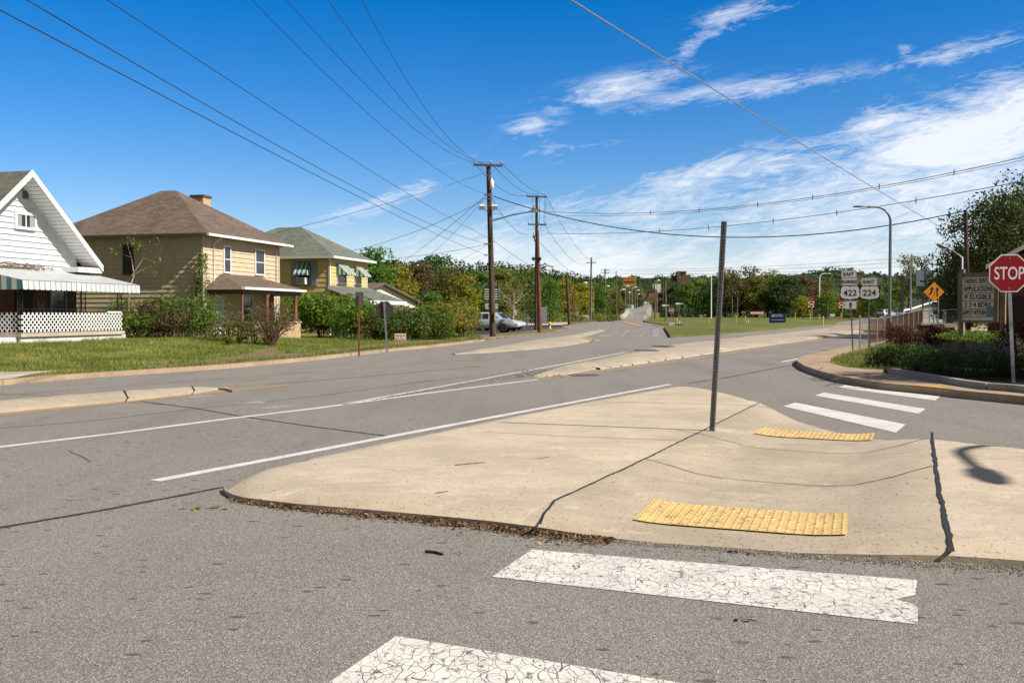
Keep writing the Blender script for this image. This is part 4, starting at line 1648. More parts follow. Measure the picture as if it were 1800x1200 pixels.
# ------------------------------------------------------------------ yellow house
o = P(580, 590, 68.0)
o.z = 0.1
YLF = Frame(o, TH)
h3 = thing('yellow_house', 'yellow two storey house with a green hip roof and small striped window awnings', 'house', o, TH)
FW3 = YLF.onY(644, 480, 0).x
FD3 = 9.5
zev3 = YLF.onY(580, 449, -.4).z
w = MB()
clap_wall(w, (0, 0), (FW3, 0), -.1, zev3 - .05, 0.27, 0.035)
clap_wall(w, (0, FD3), (0, 0), -.1, zev3 - .05, 0.34, 0.03)
w.box(.03, FW3 - .03, .03, FD3 - .03, -.1, zev3 - .06)
w.build('wall', M_SIDE_YEL, h3)
for (x, y) in ((0, 0), (FW3, 0)):
    cb = MB()
    cb.box(x - .06, x + .06, y - .06, y + .06, -.1, zev3 - .06)
    cb.build('corner_board', M_TRIM, h3)
r = MB()
pk = YLF.onY(533, 400.5, FD3 * .42)
hip_roof(r, -.5, FW3 + .5, -.5, FD3 + .5, zev3 + .02, FW3 / 2, FW3 / 2, FD3 * .40, FD3 * .60, pk.z)
uv_planar(r.build('roof', M_ROOF_GREEN, h3))
g = MB()
g.box(-.6, FW3 + .55, -.62, -.502, zev3 - .16, zev3 + .0)
g.box(-.62, -.502, -.5, FD3 + .5, zev3 - .16, zev3 + .0)
g.build('gutter', M_TRIM, h3)
a = YLF.onY(483, 405, FD3 * .75)
c = MB()
c.box(a.x - .3, a.x + .3, FD3 * .75 - .3, FD3 * .75 + .3, a.z - 2.2, a.z)
c.build('chimney', M_BRICK_RED, h3)


def win_awning(parent, mp, w, z, drop, out, stripes, side=True):
    A, Bm = MB(), MB()
    n = stripes * 2
    for k in range(n):
        u0, u1 = -w / 2 + w * k / n, -w / 2 + w * (k + 1) / n
        (A if k % 2 == 0 else Bm).add([mp(u0, .06, z), mp(u1, .06, z), mp(u1, out, z - drop), mp(u0, out, z - drop), mp(u0, out, z - drop - .12), mp(u1, out, z - drop - .12)], [(0, 1, 2, 3), (3, 2, 5, 4)])
    for s in (-1, 1):
        m = 5
        for k in range(m):
            d0, d1 = .06 + (out - .06) * k / m, .06 + (out - .06) * (k + 1) / m
            (A if k % 2 else Bm).add([mp(s * w / 2, d0, z - drop * (d0 / out)), mp(s * w / 2, d1, z - drop * (d1 / out)), mp(s * w / 2, d1, z - drop - .12), mp(s * w / 2, d0, z - drop - .12)], [(0, 1, 2, 3)])
    ao = A.build('awning', M_AWN, parent)
    Bm.build('awning_stripe', M_AWN_GREEN, ao)


for (p0, p1) in (((591, 462), (607, 500)), ((622, 466), (633, 501))):
    a, b = YLF.onY(*p0, 0), YLF.onY(*p1, 0)
    wd = max(.85, b.x - a.x)
    fo = window(h3, frontmap((a.x + b.x) / 2, 0, b.z), wd + .1, a.z - b.z, 'double', M_TRIM, .12)
    win_awning(h3, frontmap((a.x + b.x) / 2, 0, 0), wd + .15, a.z, .75, .9, 4)
a, b = YLF.onX(524, 460, 0), YLF.onX(546, 502, 0)
yc = (a.y + b.y) / 2
wd = abs(a.y - b.y)
window(h3, sidemap(0, yc, b.z), wd, a.z - b.z, 'double', M_GALV_DULL, .1)
win_awning(h3, sidemap(0, yc, 0), wd * 1.05, a.z - .1, .75, .7, 3)
for s in (-1, 1):
    q = MB()
    y0 = yc + s * (wd / 2 + .28)
    q.box(-.08, -.03, y0 - .24, y0 + .24, b.z - .05, a.z + .05)
    sh = q.build('shutter', M_SHUTTER, h3)
    q = MB()
    for k in range(14):
        zz = b.z + .06 + (a.z - b.z - .1) * k / 14
        q.box(-.095, -.081, y0 - .18, y0 + .18, zz, zz + .05)
    q.build('slat', M_SHUTTER, sh)
ac = MB()
ac.box(-.55, -.06, yc - .33, yc + .33, b.z + .08, b.z + .55)
aco = ac.build('air_conditioner', M_SIGNWHITE, h3, .02)
ac = MB()
for k in range(7):
    ac.box(-.565, -.551, yc - .28, yc + .28, b.z + .12 + k * .055, b.z + .15 + k * .055)
ac.build('grille', M_GALV_DULL, aco)
# porch roof and beam
a, b = YLF.onY(655, 534, -3.1), YLF.onY(705, 534, -3.1)
zt = YLF.onY(590, 502, 0).z
pr = MB()
x1 = max(b.x, FW3 + .2)
vs = [(-.3, -3.1, a.z + .25), (x1, -3.1, a.z + .25), (x1, -.03, zt), (-.3, -.03, zt)]
lo = [(x, y, z - .12) for x, y, z in vs]
pr.add(vs + lo, [(0, 1, 2, 3), (7, 6, 5, 4), (0, 4, 5, 1), (1, 5, 6, 2), (3, 7, 4, 0)])
uv_planar(pr.build('porch_roof', M_ROOF_GREEN, h3))
g = MB()
g.box(-.35, x1 + .05, -3.2, -3.102, a.z - .02, a.z + .24)
g.build('porch_fascia', M_TRIM, h3)
g = MB()
g.add([(-.36, -3.1, a.z + .24), (-.36, -3.1, a.z + .0), (-.36, -.03, zt - .25), (-.36, -.03, zt)], [(0, 1, 2, 3)])
g.build('porch_fascia', M_TRIM, h3)
for xx in (0.1, x1 - .3):
    q = MB()
    q.box(xx, xx + .14, -2.95, -2.81, -.1, a.z)
    q.build('porch_post', M_TRIM, h3)

# ------------------------------------------------------------------ low cream building behind
o = P(668, 560, 86.0)
o.z = 0
LWF = Frame(o, TH)
h4 = thing('cream_building', 'low cream gabled building behind the yellow house and hedges', 'building', o, TH)
zpk = LWF.onY(668, 498, 0).z
re = LWF.onY(766, 548, 0)
sl = (zpk - re.z) / re.x
w = MB()


def lclip(z):
    hw = max(0, (zpk - .05 - z) / sl)
    return (max(0, (6 - hw) / (6 + re.x)), min(1, (6 + hw) / (6 + re.x)))


clap_wall(w, (-6, 0), (re.x, 0), 0, zpk - .06, .22, .02, lclip)
w.build('gable_siding', M_CREAM, h4)
r = MB()
for s, xe in ((-1, -6.4), (1, re.x + .3)):
    ze = zpk - sl * abs(xe)
    vs = [(0, -.5, zpk + .05), (xe, -.5, ze + .05), (xe, 14, ze + .05), (0, 14, zpk + .05)]
    lo = [(x, y, z - .15) for x, y, z in vs]
    r.add(vs + lo, [(0, 1, 2, 3), (7, 6, 5, 4), (0, 4, 5, 1), (1, 5, 6, 2)])
uv_planar(r.build('roof', M_ROOF_BROWN, h4))
a, b = LWF.onY(690, 536, -2.2), LWF.onY(726, 544.5, -2.2)
r = MB()
vs = [(a.x - 2, -2.4, b.z + .05), (b.x, -2.4, b.z + .05), (b.x - 1.0, -.05, a.z + .5), (a.x - 2, -.05, a.z + .5)]
lo = [(x, y, z - .15) for x, y, z in vs]
r.add(vs + lo, [(0, 1, 2, 3), (7, 6, 5, 4), (0, 4, 5, 1), (1, 5, 6, 2)])
uv_planar(r.build('lean_to_roof', M_ROOF_BROWN, h4))
w = MB()
w.box(a.x - 2, b.x - .3, -2.2, -.1, 0, b.z - .12)
w.build('lean_to_wall', M_BRICK_RED, h4)

# ------------------------------------------------------------------ dark brick building on the right edge
o = P(1736, 560, 44.0)
o.z = 0.3
RB = Frame(o, R(-29))
h5 = thing('brick_building', 'dark brick building with a white roof edge behind the stop sign', 'building', o, R(-29))
a = RB.onY(1733, 467, -.4)
b = RB.onY(1786, 440, -.4)
sl = (b.z - a.z) / (b.x - a.x)
WX = 9.0
zc = a.z + sl * (WX / 2 + .3)
w = MB()
vs2 = [(0, -.3), (WX, -.3), (WX, a.z - .25), (WX / 2, zc - .25), (0, a.z - .25)]
w.prism(vs2, 0, 12, lambda u, v, h: (u, h, v))
w.build('wall', M_BRICK_DARK, h5)
r = MB()
for s in (0, 1):
    xe = a.x if s == 0 else WX - a.x
    vs = [(WX / 2, -.45, zc), (xe, -.45, a.z), (xe, 12.4, a.z), (WX / 2, 12.4, zc)]
    lo = [(x, y, z - .16) for x, y, z in vs]
    r.add(vs + lo, [(0, 1, 2, 3), (7, 6, 5, 4), (1, 5, 6, 2)])
uv_planar(r.build('roof', M_ROOF_GREY, h5))
t = MB()
for s in (0, 1):
    xe = a.x if s == 0 else WX - a.x
    vs = []
    for y in (-.52, -.452):
        vs += [(WX / 2, y, zc + .03), (xe, y, a.z + .03), (xe, y, a.z - .17), (WX / 2, y, zc - .17)]
    t.add(vs, [(0, 1, 2, 3), (7, 6, 5, 4), (0, 4, 5, 1), (2, 6, 7, 3), (1, 5, 6, 2)])
t.build('roof_edge', M_TRIM, h5)
dd = MB()
dd.box(.95, 2.0, -.04, -.003, -.1, 2.1)
do = dd.build('door', M_DARKIN, h5)
dd = MB()
dd.box(.88, .95, -.06, -.003, -.1, 2.15)
dd.box(2.0, 2.07, -.06, -.003, -.1, 2.15)
dd.build('door_frame', M_GALV_DULL, do)
st_ = MB()
st_.box(-.2, 4.5, -2.2, -.01, -.3, .18)
st_.build('entrance_slab', M_CONC_GREY, h5)

# ------------------------------------------------------------------ far buildings on the hill
cs = P(1197, 500, 900)
M_BRICK_CASTLE = plain('castle_brick', (0.13, 0.075, 0.06), .9, var=.3, scale=.3)
hc = thing('castle_tower', 'dark crenellated brick tower building on the far wooded hill', 'tower', (cs.x, cs.y, cs.z))
u = 900 / FPX
w = MB()
w.box(-8 * u, -2 * u, -3, 6, -25 * u, 22 * u)
w.box(-15 * u, -8 * u - .01, 0, 8, -25 * u, 16 * u)
w.box(-2 * u + .01, 9 * u, -1, 6, -25 * u, 22 * u)
w.box(9 * u + .01, 17 * u, 1, 8, -25 * u, 17 * u)
w.build('wall', M_BRICK_CASTLE, hc)
w = MB()
for k in range(9):
    w.box((-8 + k * 2.0) * u, (-8 + k * 2.0 + 1.2) * u, -2.6, -1.2, 22 * u, 23.6 * u)
w.build('battlement', M_BRICK_RED, hc)
oc = P(1107, 497, 800)
ho = thing('orange_building', 'far flat roofed orange building among trees on the hill', 'building', (oc.x, oc.y, oc.z))
u = 800 / FPX
w = MB()
w.box(-11 * u, 11 * u, 0, 12, -6 * u, 8 * u)
w.build('wall', plain('orange_render', (0.42, 0.20, 0.05), 0.8), ho)
w = MB()
w.box(-11.3 * u, 11.3 * u, -.3, 12.3, 8 * u, 10 * u)
w.build('roof', plain('orange_roof', (0.50, 0.25, 0.06), 0.8), ho)
for k in range(7):
    w = MB()
    w.box((-9 + k * 2.7) * u, (-9 + k * 2.7 + 1.3) * u, -.15, 0.05, -1 * u, 4 * u)
    w.build('window', M_GLASS, ho)
gb = P(1105, 560, 300)
hg = thing('green_shed', 'pale green shed beside the hump of the far street', 'shed', (gb.x, gb.y, gb.z))
u = 300 / FPX
w = MB()
w.box(-7 * u, 7 * u, 0, 4, 0, 22 * u)
w.build('wall', plain('pale_green_metal', (0.36, 0.50, 0.40), 0.6), hg)
w = MB()
w.add([(-7.5 * u, -.4, 22 * u), (7.5 * u, -.4, 23.5 * u), (7.5 * u, 4.4, 23.5 * u), (-7.5 * u, 4.4, 22 * u), (-7.5 * u, -.4, 23 * u), (7.5 * u, -.4, 24.5 * u), (7.5 * u, 4.4, 24.5 * u), (-7.5 * u, 4.4, 23 * u)],
      [(0, 1, 2, 3), (4, 5, 6, 7), (0, 1, 5, 4), (1, 2, 6, 5), (2, 3, 7, 6), (3, 0, 4, 7)])
w.build('roof', plain('pale_green_roof', (0.40, 0.52, 0.45), 0.6), hg)
# the bridge's pale side wall, and far houses up the street
br = thing('bridge_parapet', 'pale concrete parapet on the left of the far street', 'parapet', (0, 0, 0))
w = MB()
pl = [P(1086, 562, 235), P(1096, 557, 260), P(1104, 548, 300), P(1108, 543, 340), P(1113, 539.5, 385)]
for a, b in zip(pl[:-1], pl[1:]):
    w.bar(a, b, .5, 1.1)
w.build('wall', M_CONC_PALE, br)
w = MB()
for a, b in zip(pl[:-1], pl[1:]):
    w.bar(a + Vector((0, 0, .62)), b + Vector((0, 0, .62)), .7, .14)
w.build('coping', M_CONC_PALE, br)
for (px, py, Y, wd, ht, m, lab) in ((1151, 522, 700, 7, 6, M_BRICK_RED, 'far brick house beside the top of the street'), (1157, 512, 800, 6, 9, M_CREAM, 'far pale house halfway up the street'), (1141, 533, 660, 6, 4, M_SIGNWHITE, 'far low white building at the foot of the hill street')):
    p = P(px, py, Y)
    hh = thing('far_house', lab, 'house', (p.x, p.y + 6, p.z - 2))
    w = MB()
    w.box(-wd / 2, wd / 2, 0, 9, -2, ht)
    w.build('wall', m, hh)
    w = MB()
    w.prism([(-wd / 2 - .4, ht), (wd / 2 + .4, ht), (0, ht + 3)], -.4, 9.4, lambda u, v, h: (u, h, v))
    w.build('roof', M_ROOF_GREY, hh)
# ================================================================== vegetation
def unit_dirs(r, n):
    v = r.normal(size=(n, 3))
    return v / np.linalg.norm(v, axis=1)[:, None]


def leaf_quads(pts, out, size, r, aspect=0.55, spread=0.9, jit=0.35):
    """small diamond leaves at pts, facing roughly along out"""
    n = len(pts)
    nrm = out + r.normal(size=(n, 3)) * spread
    nrm /= np.maximum(np.linalg.norm(nrm, axis=1), 1e-6)[:, None]
    t = np.cross(nrm, r.normal(size=(n, 3)))
    t /= np.maximum(np.linalg.norm(t, axis=1), 1e-6)[:, None]
    b = np.cross(nrm, t)
    s = (size * (1 + r.uniform(-jit, jit, n)))[:, None]
    q = np.stack([pts + t * s * .5, pts + b * s * .5 * aspect + t * s * .08, pts - t * s * .5, pts - b * s * .5 * aspect + t * s * .08], axis=1)
    return q.reshape(-1, 3)


def crown_pts(r, lobes, n, shell=0.45, gap=0.0, nscale=1.0):
    L = np.array(lobes, float)
    w = L[:, 3] * L[:, 4] + L[:, 4] * L[:, 5] + L[:, 3] * L[:, 5]
    k = r.choice(len(L), size=n, p=w / w.sum())
    d = unit_dirs(r, n)
    rad = shell + (1.04 - shell) * r.random(n) ** 0.6
    off = d * L[k, 3:6] * rad[:, None]
    p = L[k, :3] + off
    out = off / np.maximum(np.linalg.norm(off, axis=1), 1e-6)[:, None]
    if gap > 0:
        keep = np.array([noise.noise(Vector(q) * nscale) for q in p]) > (gap - 0.5)
        p, out = p[keep], out[keep]
    return p, out


def make_lobes(r, h, wid, base, n, flat=1.0, top=1.0):
    """a heap of lobes that makes an uneven crown between base and h"""
    ls = []
    for i in range(n):
        t = (i + .5) / n
        z = base + (h - base) * (0.12 + 0.80 * t)
        prof = math.sin(math.pi * min(1, 0.18 + 0.76 * t)) ** 0.7
        a = i * 2.4 + r.uniform(-.5, .5)
        rr = wid * .5 * prof * r.uniform(0.25, 0.62)
        s = wid * r.uniform(0.17, 0.30) * (0.65 + .5 * prof)
        ls.append((rr * math.cos(a), rr * math.sin(a), z, s, s, s * r.uniform(.6, .95) * flat))
    return ls


def limbs_mb(r, h, base, wid, rt, n=6, sub=2):
    mb = MB()
    mb.tube([(0, 0, -.3), (r.uniform(-.1, .1), r.uniform(-.1, .1), base * .5), (r.uniform(-.2, .2), r.uniform(-.2, .2), base), (r.uniform(-.3, .3), r.uniform(-.3, .3), base + (h - base) * .55)],
            [rt * 1.25, rt, rt * .8, rt * .25], 7)
    for i in range(n):
        a = i * 2.4 + r.uniform(-.4, .4)
        z0 = base * .75 + (h - base) * .45 * i / n
        L = wid * r.uniform(.25, .45)
        z1 = z0 + L * r.uniform(.7, 1.3)
        m = (L * .5 * math.cos(a), L * .5 * math.sin(a), z0 + (z1 - z0) * .4)
        e = (L * math.cos(a + .2), L * math.sin(a + .2), z1)
        mb.tube([(0, 0, z0), m, e], [rt * .45, rt * .28, rt * .06], 5)
        for s in range(sub):
            a2 = a + r.uniform(-1, 1)
            l2 = L * r.uniform(.4, .7)
            mb.tube([m, (m[0] + l2 * math.cos(a2), m[1] + l2 * math.sin(a2), m[2] + l2 * r.uniform(.4, 1))], [rt * .2, rt * .04], 4)
    return mb


# --- four tree shapes, each 10 m tall; copies are scaled
PROTO = {}


def proto_tree(key, seed, wid, base, nl, n, size, rt=.22, flat=1.0, gap=.30, shell=.45):
    r = np.random.default_rng(seed)
    p, o = crown_pts(r, make_lobes(r, 10.0, wid, base, nl, flat), n, shell, gap, .55)
    c = np_mesh('crown', leaf_quads(p, o, size, r), 4, L_GREEN)
    t = limbs_mb(r, 10.0, base, wid, rt).build('trunk', M_BARK)
    PROTO[key] = (t, c)


proto_tree('round', 11, 8.2, 0.5, 22, 6500, .46)
proto_tree('tall', 12, 5.6, .3, 20, 5600, .44)
proto_tree('broad', 13, 10.5, .8, 24, 7200, .50, flat=.85)
proto_tree('loose', 14, 7.2, 1.2, 18, 4200, .40, gap=.50, shell=.25)
proto_tree('bushy', 15, 8.6, 0.2, 24, 6500, .46)
proto_tree('bare', 16, 8.0, 3.0, 14, 900, .34, gap=.5, shell=.3)
for a_, b_ in PROTO.values():
    COL.objects.unlink(a_)
    COL.objects.unlink(b_)


def tree(shape, leafm, px, ybase, ytop, Y, label, wscale=1.0, group=None, bark=M_BARK, name='tree', rz=None):
    b = P(px, ybase, Y)
    t = P(px, ytop, Y)
    s = (t.z - b.z) / 10.3
    root = thing(name, label, 'tree', b, rng.uniform(0, 6.28) if rz is None else rz, group)
    root.scale = (s * wscale, s * wscale, s)
    for src, m in zip(PROTO[shape], (bark, leafm)):
        c = src.copy()
        link(c)
        c.parent = root
        c.material_slots[0].link = 'OBJECT'
        c.material_slots[0].material = m
    return root


# --- trees left of the far street (behind the yellow house up to the poles)
T = [
    ('round', L_GREEN, 655, 566, 432, 105, 'dark green tree rising just right of the yellow house roof', 1.0),
    ('bushy', L_YELLOW, 700, 566, 466, 112, 'yellow green bushy tree above the cream building gable', 1.0),
    ('round', L_BROWN, 735, 568, 456, 122, 'russet brown tree behind the cream building', 1.05),
    ('loose', L_BROWN, 762, 572, 478, 118, 'thin half bare brownish tree with pale stems near the utility poles', 1.1),
    ('bushy', L_OLIVE, 790, 580, 470, 112, 'olive tree left of the striped direction sign', .95),
    ('round', L_YELLOW, 818, 580, 482, 106, 'golden olive tree beside the striped direction sign', .8),
    ('bushy', L_GREEN, 758, 584, 512, 96, 'low dark green tree behind the clipped hedge', 1.1),
    ('bushy', L_OLIVE, 812, 588, 524, 96, 'low yellowish tree next to the silver pickup', .9),
    ('tall', L_DARK, 688, 560, 448, 150, 'tall dark tree on the skyline above the cream building', 1.1),
    ('round', L_DARK, 765, 560, 446, 175, 'dark pointed tree on the skyline left of the nearest utility pole', 1.1),
    ('round', L_GREEN, 846, 566, 474, 165, 'rounded green tree behind the nearest utility pole', 1.1),
    ('round', L_OLIVE, 882, 566, 470, 205, 'light olive tree between the two tall utility poles', 1.1),
    ('broad', L_GREEN, 930, 566, 472, 215, 'broad green tree behind the second utility pole', .9),
    ('bushy', L_GREEN, 966, 566, 486, 175, 'bright bushy green tree right of the second utility pole', .9),
    ('bushy', L_YELLOW, 990, 566, 490, 200, 'yellow green tree behind the short dark pole', 1.0),
    ('round', L_YELLOW, 1022, 562, 496, 215, 'yellow leaved tree between the short dark pole and the cross armed pole', 1.1),
    ('bushy', L_GREEN, 1052, 562, 500, 240, 'dense green tree behind the cross armed pole', 1.1),
    ('round', L_OLIVE, 1078, 560, 508, 300, 'small olive tree left of the green shed', 1.2),
    ('round', L_BROWN, 1120, 543, 512, 460, 'brownish tree overhanging the far street from the left', 1.3),
    ('round', L_OLIVE, 1096, 550, 502, 400, 'olive tree above the green shed', 1.3),
]
for a_ in T:
    tree(*a_, group='trees left of the far street')
tree('bare', L_BROWN, 902, 572, 476, 150, 'leafless brown tree with pale branches behind the parked cars', 1.25, bark=M_BARK_PALE)
# --- trees right of the far street
T = [
    ('round', L_BROWN, 1161, 555, 512, 330, 'brownish tree right beside the far street', 1.1),
    ('round', L_DARK, 1186, 557, 494, 330, 'dark tree under the castle tower', 1.2),
    ('bushy', L_GREEN, 1206, 557, 496, 300, 'green tree right of the castle tower', 1.1),
    ('round', L_OLIVE, 1226, 557, 488, 310, 'olive tree left of the white lamp post', 1.1),
    ('tall', L_DARK, 1244, 557, 492, 300, 'dark slim tree behind the white lamp post', 1.4),
    ('broad', L_GREEN, 1274, 557, 478, 285, 'tall green tree directly behind the bare sign post', .9),
    ('loose', L_BROWN, 1287, 557, 468, 280, 'loose topped tree just right of the bare sign post', .8),
    ('tall', L_DARK, 1300, 557, 484, 285, 'dark tree right of the loose topped tree', 1.3),
    ('loose', L_BROWN, 1320, 557, 463, 290, 'tallest red tinged tree on the far edge of the field', 1.0),
    ('round', L_OLIVE, 1330, 557, 482, 280, 'olive tree above the low red banner', 1.0),
    ('loose', L_OLIVE, 1350, 557, 470, 285, 'thin feathery tree above the dark blue banner', 1.0),
    ('round', L_GREEN, 1364, 557, 483, 280, 'green tree behind the dark blue banner', 1.0),
    ('bushy', L_DARK, 1385, 557, 482, 275, 'dark dense tree right of the dark blue banner', 1.1),
    ('round', L_BROWN, 1405, 557, 482, 280, 'brown tinged tree near the red no entry signs', 1.0),
    ('tall', L_BROWN, 1424, 557, 484, 285, 'rusty slim tree behind the red no entry signs', 1.3),
    ('bushy', L_YELLOW, 1412, 558, 520, 235, 'low bright yellow green bush left of the red no entry signs', 1.3),
    ('bushy', L_BRIGHT, 1452, 558, 512, 235, 'bright green bush behind the right hand lamp post', 1.3),
    ('bushy', L_BRIGHT, 1478, 557, 518, 240, 'bright green bush left of the route sign posts', 1.2),
    ('bushy', L_YELLOW, 1503, 556, 508, 245, 'yellow green bush between the two route signs', 1.2),
    ('bushy', L_BRIGHT, 1533, 556, 510, 240, 'bright green bush right of the route signs', 1.2),
    ('bushy', L_GREEN, 1556, 556, 516, 235, 'green bush behind the tall curved lamp', 1.2),
    ('round', L_OLIVE, 1448, 552, 492, 330, 'olive tree behind the bright bushes at the field end', 1.3),
    ('round', L_YELLOW, 1520, 552, 490, 340, 'yellowish tree behind the route signs', 1.4),
    ('round', L_OLIVE, 1572, 548, 490, 340, 'olive tree right of the tall curved lamp', 1.4),
    ('loose', L_OLIVE, 1597, 545, 442, 245, 'thin wispy tree rising above the overhead gantry', .8),
    ('loose', L_DARK, 1622, 545, 446, 240, 'thin wispy dark tree behind the orange diamond sign', .75),
]
for a_ in T:
    tree(*a_, group='trees beyond the field')
# --- large trees near the right edge
def big_tree(px, ybase, ytop, Y, wid, base, leafm, label, n, size, seed, nl=26, gap=.34):
    b = P(px, ybase, Y)
    h = P(px, ytop, Y).z - b.z
    r = np.random.default_rng(seed)
    root = thing('tree', label, 'tree', b, 0)
    p, o = crown_pts(r, make_lobes(r, h, wid, base, nl), n, .4, gap, .7)
    np_mesh('crown', leaf_quads(p, o, size, r, .5), 4, leafm, root)
    limbs_mb(r, h, base, wid, .22, 8, 3).build('trunk', M_BARK, root)
    return root


big_tree(1752, 560, 354, 62, 7.8, 2.4, L_OAK, 'big dark green tree behind the wooden pole and brick building', 15000, .23, 31)
big_tree(1800, 560, 318, 68, 7.4, 2.8, L_OAK, 'tallest green tree at the right edge behind the stop sign', 13000, .24, 32)
big_tree(1694, 566, 444, 72, 5.2, .3, L_OAK, 'yellowish green tree between the gantry and the marquee sign', 11000, .23, 33)
big_tree(1712, 566, 456, 66, 6.0, .2, L_OAK, 'dark shaded tree right behind the marquee sign', 10000, .25, 34)
big_tree(1670, 566, 512, 88, 3.0, .1, L_DARK, 'dark low tree beside the orange diamond sign', 6000, .28, 35)

_c = Vector((17.5, 18.7, .1))
r = np.random.default_rng(36)
root = thing('tree', 'leafy tree shading the clipped shrubs from beyond the right edge', 'tree', _c, 0)
p, o = crown_pts(r, make_lobes(r, 8.6, 5.8, 2.4, 22), 12000, .3, .10, .7)
np_mesh('crown', leaf_quads(p, o, .24, r, .55), 4, L_GREEN, root)
limbs_mb(r, 8.6, 2.6, 5.4, .2, 8, 3).build('trunk', M_BARK, root)

# --- the wooded hills, one mass
def forest(name, spots, seed, leafm, size, per):
    r = np.random.default_rng(seed)
    allq = []
    for (x, y, z, h, w) in spots:
        lob = make_lobes(r, h, w, h * .15, 9)
        p, o = crown_pts(r, lob, per, .6)
        allq.append(leaf_quads(p + np.array([x, y, z]), o, size, r, .7))
    o = np_mesh(name, np.concatenate(allq), 4, leafm)
    return tag(o, kind='stuff')


sky_l = [(-200, 470), (400, 470), (640, 462), (700, 464), (740, 458), (765, 450), (800, 457), (850, 464), (880, 459), (920, 466), (960, 468), (985, 476), (1010, 477), (1040, 487), (1062, 490), (1090, 489), (1105, 492), (1130, 490), (1160, 489), (1180, 490), (1220, 484), (1300, 486), (1420, 486), (1560, 484), (1700, 488), (2000, 486)]


def sky_y(px):
    for (a, ya), (b, yb) in zip(sky_l[:-1], sky_l[1:]):
        if a <= px <= b:
            return ya + (yb - ya) * (px - a) / (b - a)
    return 486


r_ = random.Random(5)
groups = {0: [], 1: [], 2: []}
for i in range(900):
    px = r_.uniform(430, 1240)
    if 1128 < px < 1172 and r_.random() < .93:
        continue
    t = r_.random()
    Y = 300 + 420 * t if px < 1060 else 430 + 800 * t
    if 1085 < px <= 1128 and Y < 480:
        continue
    h = r_.uniform(11, 17)
    ytop = sky_y(px) + 8 + (1 - t) * (545 - 28 - sky_y(px)) * 1.0 + r_.uniform(-5, 9)
    top = P(px, ytop, Y)
    groups[i % 3].append((top.x, top.y, top.z - h, h, h * r_.uniform(.75, 1.1)))
for i, px in enumerate(range(660, 1250, 11)):
    Y = 640 if px < 1060 else 1250
    h = r_.uniform(14, 18) if px < 1060 else r_.uniform(17, 24)
    top = P(px + r_.uniform(-4, 4), sky_y(px) + r_.uniform(-3, 4), Y)
    groups[1].append((top.x, top.y, top.z - h, h, h * r_.uniform(.8, 1.1)))
forest('wooded_hill_green', groups[0], 41, L_GREEN, 1.35, 210)
forest('wooded_hill_dark', groups[1], 42, L_DARK, 1.5, 210)
forest('wooded_hill_olive', groups[2], 43, L_OLIVE, 1.35, 190)
# low scrub along the far edge of the forecourt
sc = []
for i in range(60):
    px = r_.uniform(850, 1090)
    p = P(px, 562.5 - (px - 850) * .006, 150 + (px - 850) * .3)
    sc.append((p.x, p.y, -.2, r_.uniform(1.3, 2.2), r_.uniform(2, 3.4)))
forest('scrub', sc, 44, L_OLIVE, .32, 160)
sc = []
for i in range(90):
    px = r_.uniform(1158, 1600)
    p = P(px, 556, r_.uniform(292, 310))
    sc.append((p.x, p.y, gz(p.x, p.y) - .4, r_.uniform(2.5, 5.5), r_.uniform(4, 7)))
forest('undergrowth', sc, 46, L_DARK, .6, 170)
# far ridge on the right
M_RIDGE = mat_ground('ridge_woods', [(0.0, (0.018, 0.030, 0.022)), (0.5, (0.035, 0.050, 0.035)), (1.0, (0.06, 0.075, 0.050))], 0.02, 0.10, 1.0)
mb = MB()
rid = [(900, 486), (1060, 486), (1180, 484), (1230, 483), (1300, 485), (1350, 483), (1400, 479), (1430, 475), (1460, 472), (1480, 470), (1502, 475), (1530, 478), (1560, 482), (1600, 480), (1660, 484), (1800, 486), (2100, 484)]
vs = []
pxs = list(range(900, 2101, 12))
for px in pxs:
    for (a, ya), (b, yb) in zip(rid[:-1], rid[1:]):
        if a <= px <= b:
            y = ya + (yb - ya) * (px - a) / (b - a)
    q = P(px, y + 4, 1900)
    vs += [(q.x * .80, q.y * .78, 0), (q.x * .9, q.y * .9, q.z * .55), (q.x, q.y, q.z), (q.x * 1.25, q.y * 1.25, 0)]
n = len(pxs)
mb.add(vs, [(4 * i + k, 4 * i + 4 + k, 4 * i + 5 + k, 4 * i + 1 + k) for i in range(n - 1) for k in range(3)], True)
tag(mb.build('hills', M_RIDGE), kind='structure')
sp = []
for i in range(700):
    k = r_.randrange(n)
    t = r_.random() ** .6
    A, B_ = Vector(vs[4 * k + 1]), Vector(vs[4 * k + 2])
    p = A.lerp(B_, t)
    h = r_.uniform(9, 16)
    sp.append((p.x + r_.uniform(-12, 12), p.y, p.z - 7, h, h * 1.3))
forest('ridge_woods', sp, 45, L_DARK, 4.2, 46)

